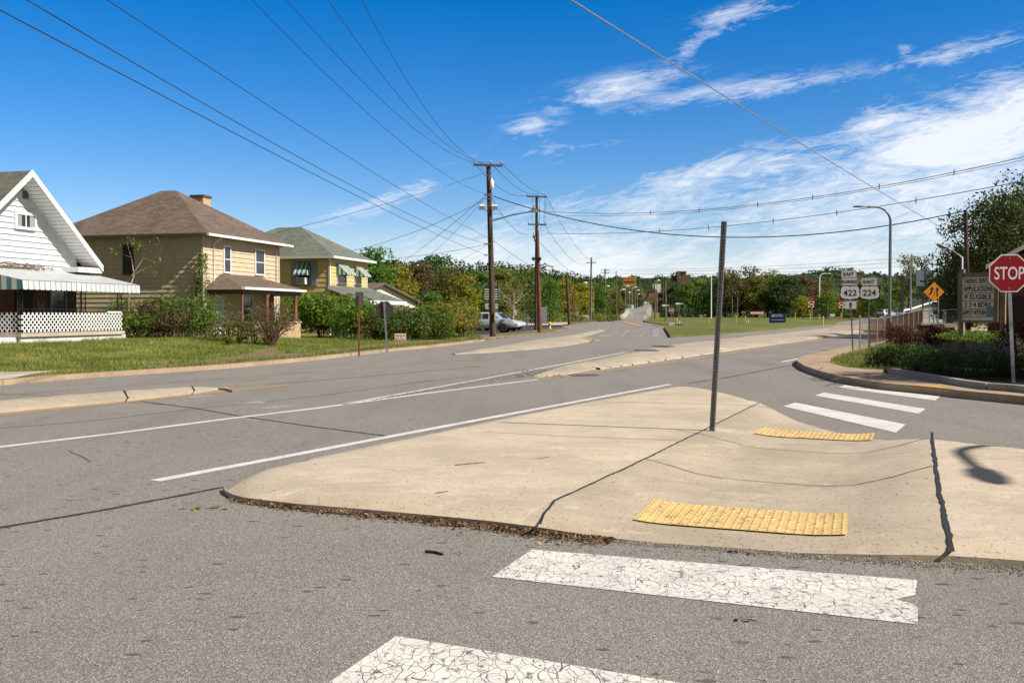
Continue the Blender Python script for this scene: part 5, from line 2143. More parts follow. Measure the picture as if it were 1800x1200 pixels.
# ------------------------------------------------------------------ shrubs and hedges
def shrub(name, label, cat, loc, dims, n, size, leafm, seed, nl=10, stems=6, gap=.22, stemm=M_BARK, group=None, spread=.9, rz=0.0, box=False, aspect=.5, lift=0.0, shell=.45, dome=False):
    r = np.random.default_rng(seed)
    root = thing(name, label, cat, loc, rz, group)
    lx, ly, h = dims
    lob = []
    if dome:
        lob = [(0, 0, -.02, lx * .5, ly * .5, h)] + [(lx * .3 * math.cos(a), ly * .3 * math.sin(a), h * .3, lx * .24, ly * .24, h * .58) for a in (.4, 1.7, 2.9, 4.2, 5.4)]
    for i in range(0 if dome else nl):
        if box:
            x = -lx / 2 + lx * (i + .5) / nl
            lob.append((x, r.uniform(-.06, .06) * ly, h * .48, lx / nl * .85, ly * .5, h * r.uniform(.47, .53)))
        else:
            a = i * 2.4
            q = math.sqrt((i + .5) / nl) * .36
            z = h * r.uniform(.32, .74) * (1 - .35 * q) + lift
            s = r.uniform(.24, .36)
            lob.append((lx * q * math.cos(a), ly * q * math.sin(a), z, lx * s, ly * s, min(h * s * 1.0, max(.05, h - z))))
    p, o = crown_pts(r, lob, n, shell, gap, 1.6 / max(size * 8, .5))
    k = p[:, 2] > 0.02
    np_mesh('foliage', leaf_quads(p[k], o[k], size, r, aspect, spread), 4, leafm, root)
    if stems:
        mb = MB()
        for i in range(stems):
            a = r.uniform(0, 6.28)
            q = r.uniform(.1, .42)
            x0, y0 = lx * .12 * math.cos(a), ly * .12 * math.sin(a)
            mb.tube([(x0, y0, -.1), (lx * q * .5 * math.cos(a) + x0 * .5, ly * q * .5 * math.sin(a) + y0 * .5, h * .4), (lx * q * math.cos(a), ly * q * math.sin(a), h * r.uniform(.6, .95))], [.025 + .006 * h, .016 + .004 * h, .005], 5)
        mb.build('stems', stemm, root)
    return root


def gx(px, py, z=0.12):
    return G(px, py, z)


def hz(p):
    return Vector((p.x, p.y, lawn_h(p.x, p.y) - .02))


SH = [   # px, base y, Y-size (dims), leaves ... along the tan house
    ('overgrown_bush', 'tall leafy overgrowth against the shaded side of the tan house', 268, 603, (3.4, 2.4, 2.1), 4200, .15, L_OLIVE, 51),
    ('overgrown_bush', 'dense green bush at the foot of the thin sapling', 245, 606, (2.2, 1.8, 1.3), 2200, .13, L_BRIGHT, 52),
    ('overgrown_bush', 'high green and brown thicket below the tan house corner', 326, 604, (3.2, 2.2, 2.3), 4600, .14, L_GREEN, 53),
    ('overgrown_bush', 'brownish thicket left of the tan house porch', 296, 606, (2.6, 2.0, 1.8), 2600, .13, L_BROWN, 54),
    ('overgrown_bush', 'low brown green bush in front of the tan porch wall', 408, 608, (2.6, 1.8, 1.35), 2600, .11, L_OLIVE, 55),
    ('overgrown_bush', 'small dark bush beside the dry shrub', 445, 609, (1.8, 1.4, 1.0), 1500, .1, L_BROWN, 56),
    ('overgrown_bush', 'leafy bush right at the white porch end', 208, 600, (2.2, 1.6, 2.0), 2200, .14, L_GREEN, 57),
    ('weed', 'small bright yellow green weed before the porch bushes', 402, 611, (.55, .5, .5), 260, .12, L_YELLOW, 58),
    ('overgrown_bush', 'upright green shoots left of the tan porch', 366, 606, (1.3, 1.2, 1.9), 1100, .14, L_BRIGHT, 59),
]
for nm, lab, px, py, dims, n, size, lm, sd_ in SH:
    p = hz(gx(px, py, .2))
    shrub(nm, lab, 'bush' if nm != 'weed' else 'weed', p, dims, n, size, lm, sd_, gap=.36, shell=.2, spread=1.2)
# dry twiggy shrub
p = hz(gx(476, 612, .12))
r = np.random.default_rng(60)
root = thing('dry_shrub', 'dry brown twiggy shrub fanning out beside the tan porch', 'shrub', p)
mb = MB()
tips = []
for i in range(120):
    a = r.uniform(0, 6.28)
    q = r.uniform(.1, 1) ** .7
    tx, ty, tz = 1.05 * q * math.cos(a), .9 * q * math.sin(a), r.uniform(.75, 1.85) * (1.1 - .35 * q)
    mb.tube([(r.uniform(-.1, .1), r.uniform(-.1, .1), -.05), (tx * .45, ty * .45, tz * .5), (tx, ty, tz)], [.018, .012, .004], 4, False)
    tips.append((tx, ty, tz))
mb.build('twigs', M_TWIG, root)
tp = np.array(tips)
pts = np.repeat(tp, 26, 0) + r.normal(size=(len(tp) * 26, 3)) * np.array([.17, .17, .16])
np_mesh('foliage', leaf_quads(pts, unit_dirs(r, len(pts)), .08, r), 4, L_BROWN, root)
# climbing vine on the corner of the tan house
r = np.random.default_rng(61)
root = thing('climbing_vine', 'leafy vine climbing the front corner of the tan house', 'vine', TNF.w(-.05, -.05, 0))
pts = []
for i in range(900):
    z = 4.6 * r.random() ** .8
    wdt = .7 * (1 - z / 5.6) + .12
    side = r.random() < .72
    a = abs(r.normal()) * wdt * .6
    q = TNF.ay * a - TNF.ax * r.uniform(.03, .22) if side else TNF.ax * a * .6 - TNF.ay * r.uniform(.05, .2)
    pts.append((q.x, q.y, z))
pts = np.array(pts)
np_mesh('foliage', leaf_quads(pts, unit_dirs(r, len(pts)), .13, r), 4, L_GREEN, root)
mb = MB()
for k in range(5):
    mb.tube([tuple(TNF.ay * (.1 * k + .1 * math.sin(z * 2 + k)) - TNF.ax * .05 + Vector((0, 0, z))) for z in (0, .8, 1.6, 2.4, 3.2, 4.0 - k * .3)], .014, 4)
mb.build('stems', M_BARK, root)
# thin sapling
p = hz(gx(224, 600, .3))
root = thing('sapling', 'thin pale sapling with bare branches and few leaves by the white porch', 'tree', p)
mb = MB()
k = 43 / FPX


def sp_(px, py):
    return ((px - 225) * k, 0.0, (597 - py) * k)


brs = [([(225, 600), (228, 560), (231, 530), (233, 500), (235, 480), (234, 450), (229, 415)], [.05, .045, .04, .035, .03, .018, .006]),
       ([(235, 480), (245, 465), (254, 446), (262, 425), (285, 420)], [.028, .02, .015, .01, .004]),
       ([(235, 481), (252, 470), (266, 462), (284, 450)], [.02, .014, .01, .004]), ([(233, 446), (218, 440), (200, 434)], [.012, .008, .003]),
       ([(262, 425), (250, 422), (238, 414)], [.008, .006, .003]), ([(254, 446), (270, 452), (282, 452)], [.008, .006, .003]), ([(252, 470), (268, 475), (280, 476)], [.007, .005, .003])]
tip = []
for pl, rr in brs:
    mb.tube([Vector(sp_(*q)) + Vector((0, .25 * math.sin(i * 1.7 + len(pl)), 0)) * (i > 1) for i, q in enumerate(pl)], rr, 6)
    tip.append(sp_(*pl[-1]))
mb.build('trunk', M_BARK_PALE, root)
r = np.random.default_rng(62)
tp = np.array(tip + [sp_(250, 425), sp_(258, 428), sp_(244, 430), sp_(212, 505), sp_(205, 520)])
pts = np.repeat(tp, 12, 0) + r.normal(size=(len(tp) * 12, 3)) * .17
np_mesh('foliage', leaf_quads(pts, unit_dirs(r, len(pts)), .13, r), 4, L_BRIGHT, root)
# dead vine on the awning
root = thing('dead_vine', 'dry dead vine lying along the top of the white porch awning', 'vine', WHF.w(0, 0, 0), TH)
mb = MB()
r = np.random.default_rng(63)
for k in range(7):
    x = -1.6
    pts = []
    ph = r.uniform(0, 6)
    while x < 4.3 - k * .2:
        pts.append((x, YF - .12 - .1 * abs(math.sin(x * 2 + ph)), 3.02 + .10 * math.sin(x * 1.7 + ph) + r.uniform(-.03, .1) + .05))
        x += .22
    mb.tube(pts, .014, 4)
for k in range(160):
    x = r.uniform(-1.6, 4.4)
    mb.tube([(x, YF - .15, 3.03), (x + r.uniform(-.25, .25), YF - .2, 3.03 + r.uniform(-.1, .32))], [.008, .003], 4, False)
mb.build('stems', M_TWIG, root)
pts = np.stack([r.uniform(-1.6, 4.4, 150), np.full(150, YF - .2) + r.normal(size=150) * .08, 3.08 + r.normal(size=150) * .12], 1)
np_mesh('foliage', leaf_quads(pts, unit_dirs(r, 150), .08, r), 4, L_BROWN, root)

# hedges beyond the tan house
p2 = P(572, 596, 60.5)
shrub('hedge', 'large leafy yellow green hedge between the tan house and the sign backs', 'hedge', Vector((p2.x, p2.y, .05)), (5.2, 3.6, 3.15), 9500, .21, L_BRIGHT, 71, 14, 10, .2)
p2 = P(630, 597, 57.5)
shrub('hedge', 'yellowing shoots of hedge behind the grey rectangular sign back', 'hedge', Vector((p2.x, p2.y, .05)), (3.4, 3.0, 2.6), 5200, .19, L_BRIGHT, 72, 12, 8, .24)
p2 = P(664, 598, 54.5)
shrub('hedge', 'reddish brown gap of hedge beside the octagonal sign back', 'hedge', Vector((p2.x, p2.y, .08)), (2.2, 2.2, 1.75), 2600, .15, L_BROWN, 73, 8, 6, .24)
p2 = P(722, 598, 54.5)
p2.z = .1
shrub('hedge', 'clipped dark green hedge behind the red yard sign', 'hedge', Vector((p2.x, p2.y + .6, p2.z)), (4.6, 2.4, 2.0), 11000, .14, L_GREEN, 74, 6, 8, 0.05, box=True, rz=R(20))
p2 = P(775, 595, 57.5)
p2.z = .1
shrub('hedge', 'yellow leaved bushes at the right end of the clipped hedge', 'hedge', Vector((p2.x, p2.y + .6, p2.z)), (3.6, 3.2, 2.3), 4600, .17, L_YELLOW, 75, 10, 6, .22)
p2 = P(805, 592, 61.5)
p2.z = .1
shrub('hedge', 'loose green bushes beside the silver pickup', 'hedge', Vector((p2.x, p2.y + .8, p2.z)), (3.0, 3.0, 2.3), 4600, .2, L_OLIVE, 76, 12, 8, .26)

# ------------------------------------------------------------------ planting bed on the right corner
BED = 0.23
wl_ = [(1830, 692), (1784, 687), (1740, 684), (1690, 677), (1640, 668), (1600, 661), (1566, 655.5)]
wp = gp(wl_, .15)
bed = wp + [Vector(q) for q in gp([(1556, 648), (1560, 640), (1600, 630), (1650, 622)], .25)] + [Vector((16.0, 31)), Vector((24, 30)), Vector((24, 20))]
slab('mulch', bed, lambda x, y, d: BED - .02 + .05 * noise.noise(Vector((x * 2, y * 2, 3))), M_SOIL, .6, .05, None)
bpy.context.view_layer.update()
tag(bpy.data.objects['mulch'], kind='structure')
bw = thing('bed_edging', 'low curved concrete edging in front of the clipped shrubs', 'edging', (0, 0, 0))
mb = MB()
for a, b in zip(wp[:-1], wp[1:]):
    d = (b - a).normalized()
    s = Vector((-d.y, d.x)) * -.09
    vs = [(a.x - s.x, a.y - s.y), (b.x - s.x, b.y - s.y), (b.x + s.x, b.y + s.y), (a.x + s.x, a.y + s.y)]
    mb.add([(*q, .1) for q in vs] + [(*q, BED + .04) for q in vs], [(4, 5, 6, 7), (0, 1, 5, 4), (1, 2, 6, 5), (2, 3, 7, 6), (3, 0, 4, 7)])
mb.build('edging', M_CONC_GREY, bw)
HG = [(1565, 652, 26.3, (1.25, 1.1, .58), 'leftmost clipped round shrub at the grass end of the bed', 81),
      (1602, 650, 25.8, (1.45, 1.3, .70), 'tall clipped shrub second from the grass patch', 82),
      (1640, 660, 23.8, (1.4, 1.2, .56), 'clipped shrub in the middle of the bed below the planter wall', 83),
      (1706, 668, 22.0, (2.1, 1.5, .66), 'widest clipped shrub below the marquee sign', 84),
      (1796, 676, 21.6, (1.4, 1.3, .56), 'clipped shrub right of the stop sign post', 85)]
for px, py, Y, dims, lab, sd_ in HG:
    p = P(px, py, Y)
    shrub('clipped_shrub', lab, 'shrub', (p.x, p.y, BED - .04), dims, 7000, .05, L_HEDGE, sd_, 10, 5, .05, group='clipped shrubs in the bed', shell=.78, dome=True)
for px, py, Y, dims, lab, sd_ in ((1588, 612, 33, (1.3, 1.2, .85), 'dark red barberry bush beside the fence and brick pier', 91), (1648, 604, 31, (.9, .8, .8), 'dark red barberry bush right of the brick pier', 92), (1802, 640, 23.0, (1.5, 1.3, 1.25), 'dark red bush behind the stop sign post', 93)):
    p = P(px, py, Y)
    shrub('red_bush', lab, 'bush', (p.x, p.y, max(.18, p.z)), dims, 3600, .06, L_RED, sd_, 10, 6, .2, group='dark red bushes', shell=.4)
# raised planter behind, holding the sign
pa, pb_ = P(1640, 586.5, 34.0), P(1790, 604.5, 24.0)
PZ = .86
rp = thing('planter_wall', 'long concrete planter wall below the marquee sign', 'wall', (0, 0, 0))
mb = MB()
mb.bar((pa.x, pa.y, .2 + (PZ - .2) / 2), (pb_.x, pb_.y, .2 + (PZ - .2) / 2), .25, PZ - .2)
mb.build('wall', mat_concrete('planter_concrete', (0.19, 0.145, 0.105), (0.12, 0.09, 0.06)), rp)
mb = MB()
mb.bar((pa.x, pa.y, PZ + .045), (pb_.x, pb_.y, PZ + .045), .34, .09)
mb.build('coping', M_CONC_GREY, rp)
back = Vector((3.4, 4.6))
slab('planter_soil', [pa.xy + Vector((.1, .1)), pb_.xy + Vector((.1, .1)), pb_.xy + back, pa.xy + back], lambda x, y, d: PZ - .06, M_SOIL, 1.0, .0)
for k, (u, dd, sz) in enumerate(((.18, .9, 1.7), (.36, 1.3, 1.8), (.55, 1.1, 1.7), (.74, 1.2, 1.7), (.92, 1.0, 1.6))):
    q = pa.lerp(pb_, u)
    lab = ['low green groundcover plant at the far left end of the planter', 'low green groundcover plant by the left leg of the marquee sign', 'low green groundcover plant under the middle of the marquee sign',
           'low green groundcover plant by the right leg of the marquee sign', 'low green groundcover plant behind the stop sign'][k]
    shrub('groundcover_plant', lab, 'plant', (q.x + .45 * dd, q.y + dd, PZ - .08), (sz * 1.2, 1.5, .34), 1800, .075, L_BRIGHT, 95 + k, 8, 0, .1, group='low plants in the planter')
bp = thing('brick_pier', 'dark brick pier and low wall with a concrete cap beside the planter', 'wall', (P(1624, 600, 33.5).x, 33.5, 0))
mb = MB()
mb.box(-.16, .16, -.2, .2, .1, 1.22)
mb.box(.161, 1.0, -.14, .14, .1, 1.14)
mb.build('brickwork', M_BRICK_DARK, bp)
mb = MB()
mb.box(-.2, .2, -.25, .25, 1.22, 1.30)
mb.box(.201, 1.05, -.2, .2, 1.14, 1.28)
mb.build('cap', M_CONC_GREY, bp)

# ------------------------------------------------------------------ grass: blades on the lawns
def blades(name, n, pick, hmin, hmax, w, seed):
    r = np.random.default_rng(seed)
    out = []
    while len(out) < n:
        q = pick(r)
        if q is None:
            continue
        x, y, z, f = q
        h = r.uniform(hmin, hmax) * f
        a = r.uniform(0, 6.28)
        l = r.uniform(.1, .7) * h
        b = r.uniform(0, 6.28)
        ca, sa = math.cos(a) * w, math.sin(a) * w
        out.append(((x - ca, y - sa, z), (x + ca, y + sa, z), (x + l * math.cos(b), y + l * math.sin(b), z + h)))
    o = np_mesh(name, np.array(out), 3, L_GRASS)
    return tag(o, kind='stuff')


def inside(poly):
    A = np.array([[p[0], p[1]] for p in poly])
    B = np.roll(A, -1, 0)

    def f(x, y):
        c = ((A[:, 1] > y) != (B[:, 1] > y))
        with np.errstate(divide='ignore', invalid='ignore'):
            xi = (B[:, 0] - A[:, 0]) * (y - A[:, 1]) / (B[:, 1] - A[:, 1]) + A[:, 0]
        return (np.sum(c & (x < xi)) % 2) == 1
    return f


in_lawn = inside(lawn_poly)
in_walk = inside(walk_poly)
in_path = inside(gp([(205, 650), (260, 646), (330, 641), (420, 633), (500, 627), (560, 622), (640, 612), (690, 606.5), (760, 601), (830, 593.5), (800, 593), (740, 598), (690, 602), (640, 607), (560, 617), (500, 622), (480, 613), (440, 620), (400, 629), (330, 637), (280, 641), (205, 646)], .13))


def pick_lawn(r):
    px = r.uniform(-20, 860)
    Y = 24 + 62 * r.random() ** 1.3
    x = (px - 900) / FPX * Y
    if not in_lawn(x, Y) or in_walk(x, Y):
        return None
    if in_path(x, Y) and r.random() < .93:
        return None
    s, t = st_of(x, Y)
    if t > 29:
        return None
    f = .75 + .9 * max(0, noise.noise(Vector((x * .55, Y * .55, 2.0)))) + .5 * max(0, noise.noise(Vector((x * 2.2, Y * 2.2, 5.0))))
    if noise.noise(Vector((x * .8, Y * .8, 9.0))) < -.20 and r.random() < .85:
        return None
    return x, Y, lawn_h(x, Y) - .01, f


blades('lawn_grass', 75000, pick_lawn, .06, .17, .011, 101)
in_cg = inside(gr)


def pick_corner(r):
    px = r.uniform(1455, 1665)
    Y = 25 + 40 * r.random()
    x = (px - 900) / FPX * Y
    if not in_cg(x, Y):
        return None
    return x, Y, .19, 1.0


blades('corner_grass_blades', 12000, pick_corner, .04, .11, .008, 102)
# ================================================================== lettering
_fontcache = {}


def lettering(body, size, mat, parent, loc, rot=(math.pi / 2, 0, 0), sx=1.0, bold=0.0, name='lettering', space=1.0):
    cu = bpy.data.curves.new('txt', 'FONT')
    cu.body = body
    cu.size = size
    cu.align_x = 'CENTER'
    cu.align_y = 'CENTER'
    cu.offset = bold
    cu.space_character = space
    cu.extrude = 0.0008
    to = bpy.data.objects.new('txt', cu)
    COL.objects.link(to)
    bpy.context.view_layer.update()
    me = bpy.data.meshes.new_from_object(to.evaluated_get(bpy.context.evaluated_depsgraph_get()))
    bpy.data.objects.remove(to)
    bpy.data.curves.remove(cu)
    xs = [v.co.x for v in me.vertices]
    ys_ = [v.co.y for v in me.vertices]
    cx, cy = (min(xs) + max(xs)) / 2, (min(ys_) + max(ys_)) / 2
    for v in me.vertices:
        v.co.x = (v.co.x - cx) * sx
        v.co.y -= cy
    me.materials.clear()
    me.materials.append(mat)
    o = bpy.data.objects.new(name, me)
    link(o)
    o.parent = parent
    o.location = loc
    o.rotation_euler = rot
    return o


def face(mb, poly, y0, y1):
    """outline in the x-z plane, facing the viewer (-y)"""
    return mb.prism(poly, y0, y1, lambda u, v, h: (u, h, v))


def ngon(n, r, ph=0.0, cx=0, cz=0, sx=1):
    return [(cx + sx * r * math.cos(ph + 2 * math.pi * k / n), cz + r * math.sin(ph + 2 * math.pi * k / n)) for k in range(n)]


def rrect(w, h, r, cx=0, cz=0, n=4):
    out = []
    for (sx, sz, a0) in ((1, 1, 0), (-1, 1, 90), (-1, -1, 180), (1, -1, 270)):
        for k in range(n + 1):
            a = R(a0 + 90 * k / n)
            out.append((cx + sx * (w / 2 - r) + r * math.cos(a), cz + sz * (h / 2 - r) + r * math.sin(a)))
    return out


# ================================================================== the bare post on the island
b = G(1252, 754.5, 0.12)
t = P(1273, 389, b.y - 0.28)
sp0 = thing('bare_sign_post', 'tall bare perforated steel sign post leaning on the concrete island', 'post', b)
ax = (t - b).normalized()
L = (t - b).length
fr = Vector((0.93, -0.36, 0)).normalized()
fr = (fr - ax * fr.dot(ax)).normalized()
fy = ax.cross(fr).normalized()
MM = Matrix((fr, fy, ax)).transposed().to_4x4()
mb = MB()
q = .032
mb.box(-q, q, -q, q, -.15, L, MM)
mb.build('square_tube', plain('weathered_galvanised', (0.17, 0.185, 0.19), 0.5, 0.45, 0.3, 20), sp0, 0.003)
mb = MB()
k = .06
while k < L - .03:
    for s in (1, -1):
        for (u, w) in ((s * (q + .0006), 'x'), (s * (q + .0006), 'y')):
            c = Vector((u, 0, k)) if w == 'x' else Vector((0, u, k))
            a_ = Vector((0, 1, 0)) if w == 'x' else Vector((1, 0, 0))
            vs = [MM @ (c + a_ * .0105 * math.cos(i * math.pi / 4) + Vector((0, 0, .0105 * math.sin(i * math.pi / 4)))) for i in range(8)]
            mb.add(vs, [list(range(8))])
    k += .0254 * 1.6
tag(mb.build('holes', M_BLACK, sp0), kind='stuff')

# ================================================================== stop signs
def stop_sign(loc, lean_px, ztop, zc, r, rz, label, front=True, postm=M_GALV, post_r=.033, text=True):
    root = thing('stop_sign', label, 'stop sign', loc, rz)
    mb = MB()
    dx = lean_px
    if front:
        mb.bar((0, .03, -.1), (dx, .03, ztop), .06, .045, (0, 1, 0))
    else:
        mb.bar((0, 0, -.1), (dx, 0, ztop), .06, .045, (0, 1, 0))
    mb.build('post', postm, root)
    cx = dx * zc / ztop
    mb = MB()
    face(mb, ngon(8, r / math.cos(math.pi / 8), math.pi / 8, cx, zc), .0, .006) if front else face(mb, ngon(8, r / math.cos(math.pi / 8), math.pi / 8, cx, zc), .03, .036)
    mb.build('plate', M_SIGNWHITE if front else M_SIGNBACK, root)
    if front:
        mb = MB()
        face(mb, ngon(8, (r - .025) / math.cos(math.pi / 8), math.pi / 8, cx, zc), -.003, -.0005)
        mb.build('red_face', M_RED, root)
        if text:
            lettering('STOP', r * .95, M_SIGNWHITE, root, (cx, -.0045, zc), sx=.66, bold=.004)
            mb = MB()
            for dz in (-.8, .8):
                face(mb, ngon(8, .014, 0, cx, zc + dz * r), -.010, -.0031)
            mb.build('bolts', M_GALV, root)
    else:
        mb = MB()
        mb.box(cx - .03, cx + .03, .0295, .02, zc - r * .75, zc + r * .75)
        mb.build('bracket', M_GALV, root)
        mb = MB()
        face(mb, ngon(8, (r - .02) / math.cos(math.pi / 8), math.pi / 8, cx, zc), .0365, .038)
        mb.build('red_face', M_RED, root)
    return root


b = P(1782.5, 676, 19.7)
b.z = BED
top = P(1774, 447, 19.7)
cc = P(1775, 480, 19.7)
stop_sign(b, top.x - b.x, top.z - b.z - .05, cc.z - b.z, .383, R(-11), 'red stop sign facing the camera on a steel post by the clipped shrubs')
b = hz(G(680.5, 614, .14))
cc = P(675.3, 545, b.y)
stop_sign(b, -.13, cc.z - b.z + .36, cc.z - b.z, .36, R(-6), 'dark back of an octagonal stop sign on a steel post by the left kerb', False)
b = P(1180, 569, 158)
b.z = .25
cc = P(1180, 545.5, 158)
stop_sign(b, 0, cc.z - b.z + .4, cc.z - b.z, .42, 0, 'small distant red stop sign at the corner of the mown strip')

# rectangular sign back on a rusty post
b = hz(G(631, 620, .13))
rs = thing('blank_sign', 'grey back of a rectangular road sign on a rusty brown post', 'road sign', b, R(-8))
tz = P(632, 513, b.y).z - b.z
mb = MB()
mb.bar((0, 0, -.1), (.02, 0, tz - .1), .055, .045, (0, 1, 0))
mb.build('post', M_RUST, rs)
mb = MB()
w_ = 15 / FPX * b.y
face(mb, rrect(w_, 24 / FPX * b.y, .04, .02, tz - 12 / FPX * b.y), .03, .036)
mb.build('plate', plain('sign_back_blue', (0.17, 0.18, 0.20), .5, .4), rs)
# yard sign
b = hz(G(704, 599, .13))
ysn = thing('yard_sign', 'small red and white yard sign in front of the clipped hedge', 'yard sign', b, R(12))
k = b.y / FPX
mb = MB()
for s in (-1, 1):
    mb.bar((s * 6 * k, .008, -.1), (s * 6 * k, .008, 14 * k), .012, .012)
mb.build('wire_legs', M_GALV_DULL, ysn)
mb = MB()
face(mb, rrect(19.5 * k, 14.5 * k, .01, 0, 6.4 * k), 0, .006)
mb.build('board', M_SIGNWHITE, ysn)
mb = MB()
face(mb, rrect(17.5 * k, 12.4 * k, .01, 0, 6.4 * k), -.003, -.0005)
mb.build('red_panel', M_RED, ysn)
lettering('TATE', 6.5 * k, M_SIGNWHITE, ysn, (0, -.0045, 6.3 * k), sx=1.05, bold=.006)
mb = MB()
for z in (10.9, 2.0):
    face(mb, rrect(14 * k, 1.0 * k, .004, 0, z * k), -.006, -.0031)
mb.build('stripe', M_SIGNWHITE, ysn)

# ================================================================== US route assemblies
def shield(parent, cx, cz, w, h, num):
    mb = MB()
    face(mb, rrect(w, h, .05, cx, cz), .0, .004)
    mb.build('plate', M_BLACK, parent)
    half_ = [(0, .40), (.10, .455), (.22, .44), (.34, .46), (.41, .36), (.455, .20), (.44, .04), (.475, -.10), (.455, -.26), (.36, -.38), (.22, -.41), (.08, -.43), (0, -.47)]
    pts = [(cx + u * w, cz + v * h) for u, v in half_] + [(cx - u * w, cz + v * h) for u, v in half_[-2:0:-1]]
    mb = MB()
    face(mb, pts[::-1], -.003, -.0005)
    mb.build('shield_face', M_SIGNWHITE, parent)
    lettering(num, h * .58, M_BLACK, parent, (cx, -.0045, cz), sx=1.0, bold=.006)


def plate(parent, cx, cz, w, h, text=None, size=.5, sx=1.0, name='plate'):
    mb = MB()
    face(mb, rrect(w, h, .02, cx, cz), 0, .004)
    p_ = mb.build(name, M_SIGNWHITE, parent)
    fr_ = MB()
    e = .009
    m = .012
    for (x0, x1, z0, z1) in ((-w / 2 + m, w / 2 - m, h / 2 - m - e, h / 2 - m), (-w / 2 + m, w / 2 - m, -h / 2 + m, -h / 2 + m + e),
                             (-w / 2 + m, -w / 2 + m + e, -h / 2 + m + e, h / 2 - m - e), (w / 2 - m - e, w / 2 - m, -h / 2 + m + e, h / 2 - m - e)):
        fr_.box(cx + x0, cx + x1, -.002, -.0005, cz + z0, cz + z1)
    fr_.build('border', M_BLACK, p_)
    if text:
        lettering(text, h * size, M_BLACK, parent, (cx, -.0035, cz), sx=sx, bold=.004)


YS = 38.3
for (pxb, pxt, pyb, pyt, items, lab) in (
        (1499.5, 1493.5, 616.5, 474, (('plate', 1492.5, 481.5, 26, 13, 'EAST'), ('plate', 1493.5, 495, 27, 13.5, 'BUSINESS'), ('shield', 1494.5, 514.5, 34, 25.5, '422'), ('arrow', 1495.5, 536, 21, 15, None)), 'route 422 business east signs with an up arrow on a steel post'),
        (1528.5, 1527.5, 612.5, 487, (('plate', 1528, 495, 27, 14, 'EAST'), ('shield', 1528.5, 514.5, 34, 25.5, '224')), 'route 224 east signs on a steel post beside the picket fence')):
    b = P(pxb, pyb, YS)
    b.z = .17
    rt = thing('route_sign', lab, 'road sign', b, R(-16), 'route marker signs')
    k = YS / FPX
    tz = P(pxt, pyt, YS)
    mb = MB()
    mb.bar((0, .026, -.1), (tz.x - b.x, .026, tz.z - b.z), .055, .04, (0, 1, 0))
    mb.build('post', M_GALV_DULL, rt)
    for (kind, px, py, w, h, tx) in items:
        c = P(px, py, YS) - b
        if kind == 'plate':
            plate(rt, c.x, c.z, w * k, h * k, tx, .62 if tx == 'EAST' else .60, 1.0 if tx == 'EAST' else .74)
        elif kind == 'shield':
            shield(rt, c.x, c.z, w * k, h * k, tx)
        else:
            plate(rt, c.x, c.z, w * k, h * k, None)
            mb = MB()
            s = h * k
            face(mb, [(c.x - s * .08, c.z - s * .35), (c.x + s * .08, c.z - s * .35), (c.x + s * .08, c.z + s * .05), (c.x + s * .22, c.z - .0 * s), (c.x, c.z + s * .36), (c.x - s * .22, c.z - .0 * s), (c.x - s * .08, c.z + s * .05)], -.004, -.0008)
            mb.build('arrow', M_BLACK, rt)

# ================================================================== orange merge sign
Y = 58
b = P(1642, 566, Y)
b.z = .2
mg = thing('merge_sign', 'orange diamond sign with two black arrows on twin steel posts', 'road sign', b, R(-6))
k = Y / FPX
c = P(1642, 513, Y) - b
mb = MB()
face(mb, ngon(4, 17.5 * k, 0, c.x, c.z), 0, .006)
mb.build('plate', M_ORANGE, mg)
for px in (-8, 7):
    mb = MB()
    mb.bar((px * k, .03, 0), (px * k, .03, c.z + 4 * k), .05, .05, (0, 1, 0))
    mb.build('post', M_GALV, mg)
mb = MB()


def pa_(seq):
    return [(c.x + u * k, c.z + v * k) for u, v in seq]


face(mb, pa_([(4, -8), (6.4, -8), (6.4, 3), (8.6, 3), (5.2, 9), (1.8, 3), (4, 3)]), -.004, -.0008)
face(mb, pa_([(-9.5, -4.5), (-7.3, -5.8), (-3.2, -1.5), (-2.6, 4), (-.6, 4), (-3.6, 10), (-7.4, 4), (-5.2, 4), (-5.6, .2)]), -.004, -.0008)
for i in range(4):
    face(mb, pa_([(-1.6 + i * .6, -8 + i * 2.4), (-.6 + i * .6, -8 + i * 2.4), (-.2 + i * .6, -6.4 + i * 2.4), (-1.2 + i * .6, -6.4 + i * 2.4)]), -.004, -.0008)
mb.build('arrows', M_BLACK, mg)

# ================================================================== marquee sign
o = P(1684, 600, 29.0)
o.z = PZ - .1
mq = thing('marquee_sign', 'weathered wooden letter board sign about rental applications above the planter', 'sign board', o, R(-40))
MF = Frame(o, R(-40))
zt = MF.onY(1684, 480, 0).z
zb = MF.onY(1684, 566, 0).z
xr_ = MF.onY(1754, 500, 0).x
M_OLDWOOD = mat_wood('weathered_wood', (0.17, 0.125, 0.085), (0.34, 0.265, 0.185))
M_BOARD = plain('letter_board', (0.82, 0.76, 0.66), .5, var=.14, scale=5, grime=.35)
for xx in (.06, xr_ + .12):
    mb = MB()
    mb.box(xx - .07, xx + .07, .05, .19, -.2, zt + .12)
    mb.build('post', M_OLDWOOD, mq)
mb = MB()
fwid = .10
mb.box(-.02, fwid, -.04, .049, zb, zt)
mb.box(xr_ - fwid, xr_ + .02, -.04, .049, zb, zt)
mb.box(fwid, xr_ - fwid, -.04, .049, zt - .13, zt)
mb.box(fwid, xr_ - fwid, -.04, .049, zb - .02, zb + .05)
mb.build('frame', M_OLDWOOD, mq)
mb = MB()
mb.box(fwid, xr_ - fwid, -.01, .02, zb + .05, zt - .13)
mb.build('panel', M_BOARD, mq)
rl = MB()
lines = ['TAKING RENTAL', 'APPLICATIONS', 'IF ELIGIBLE', '2 3 4 BDRS', 'APPLY WITHIN']
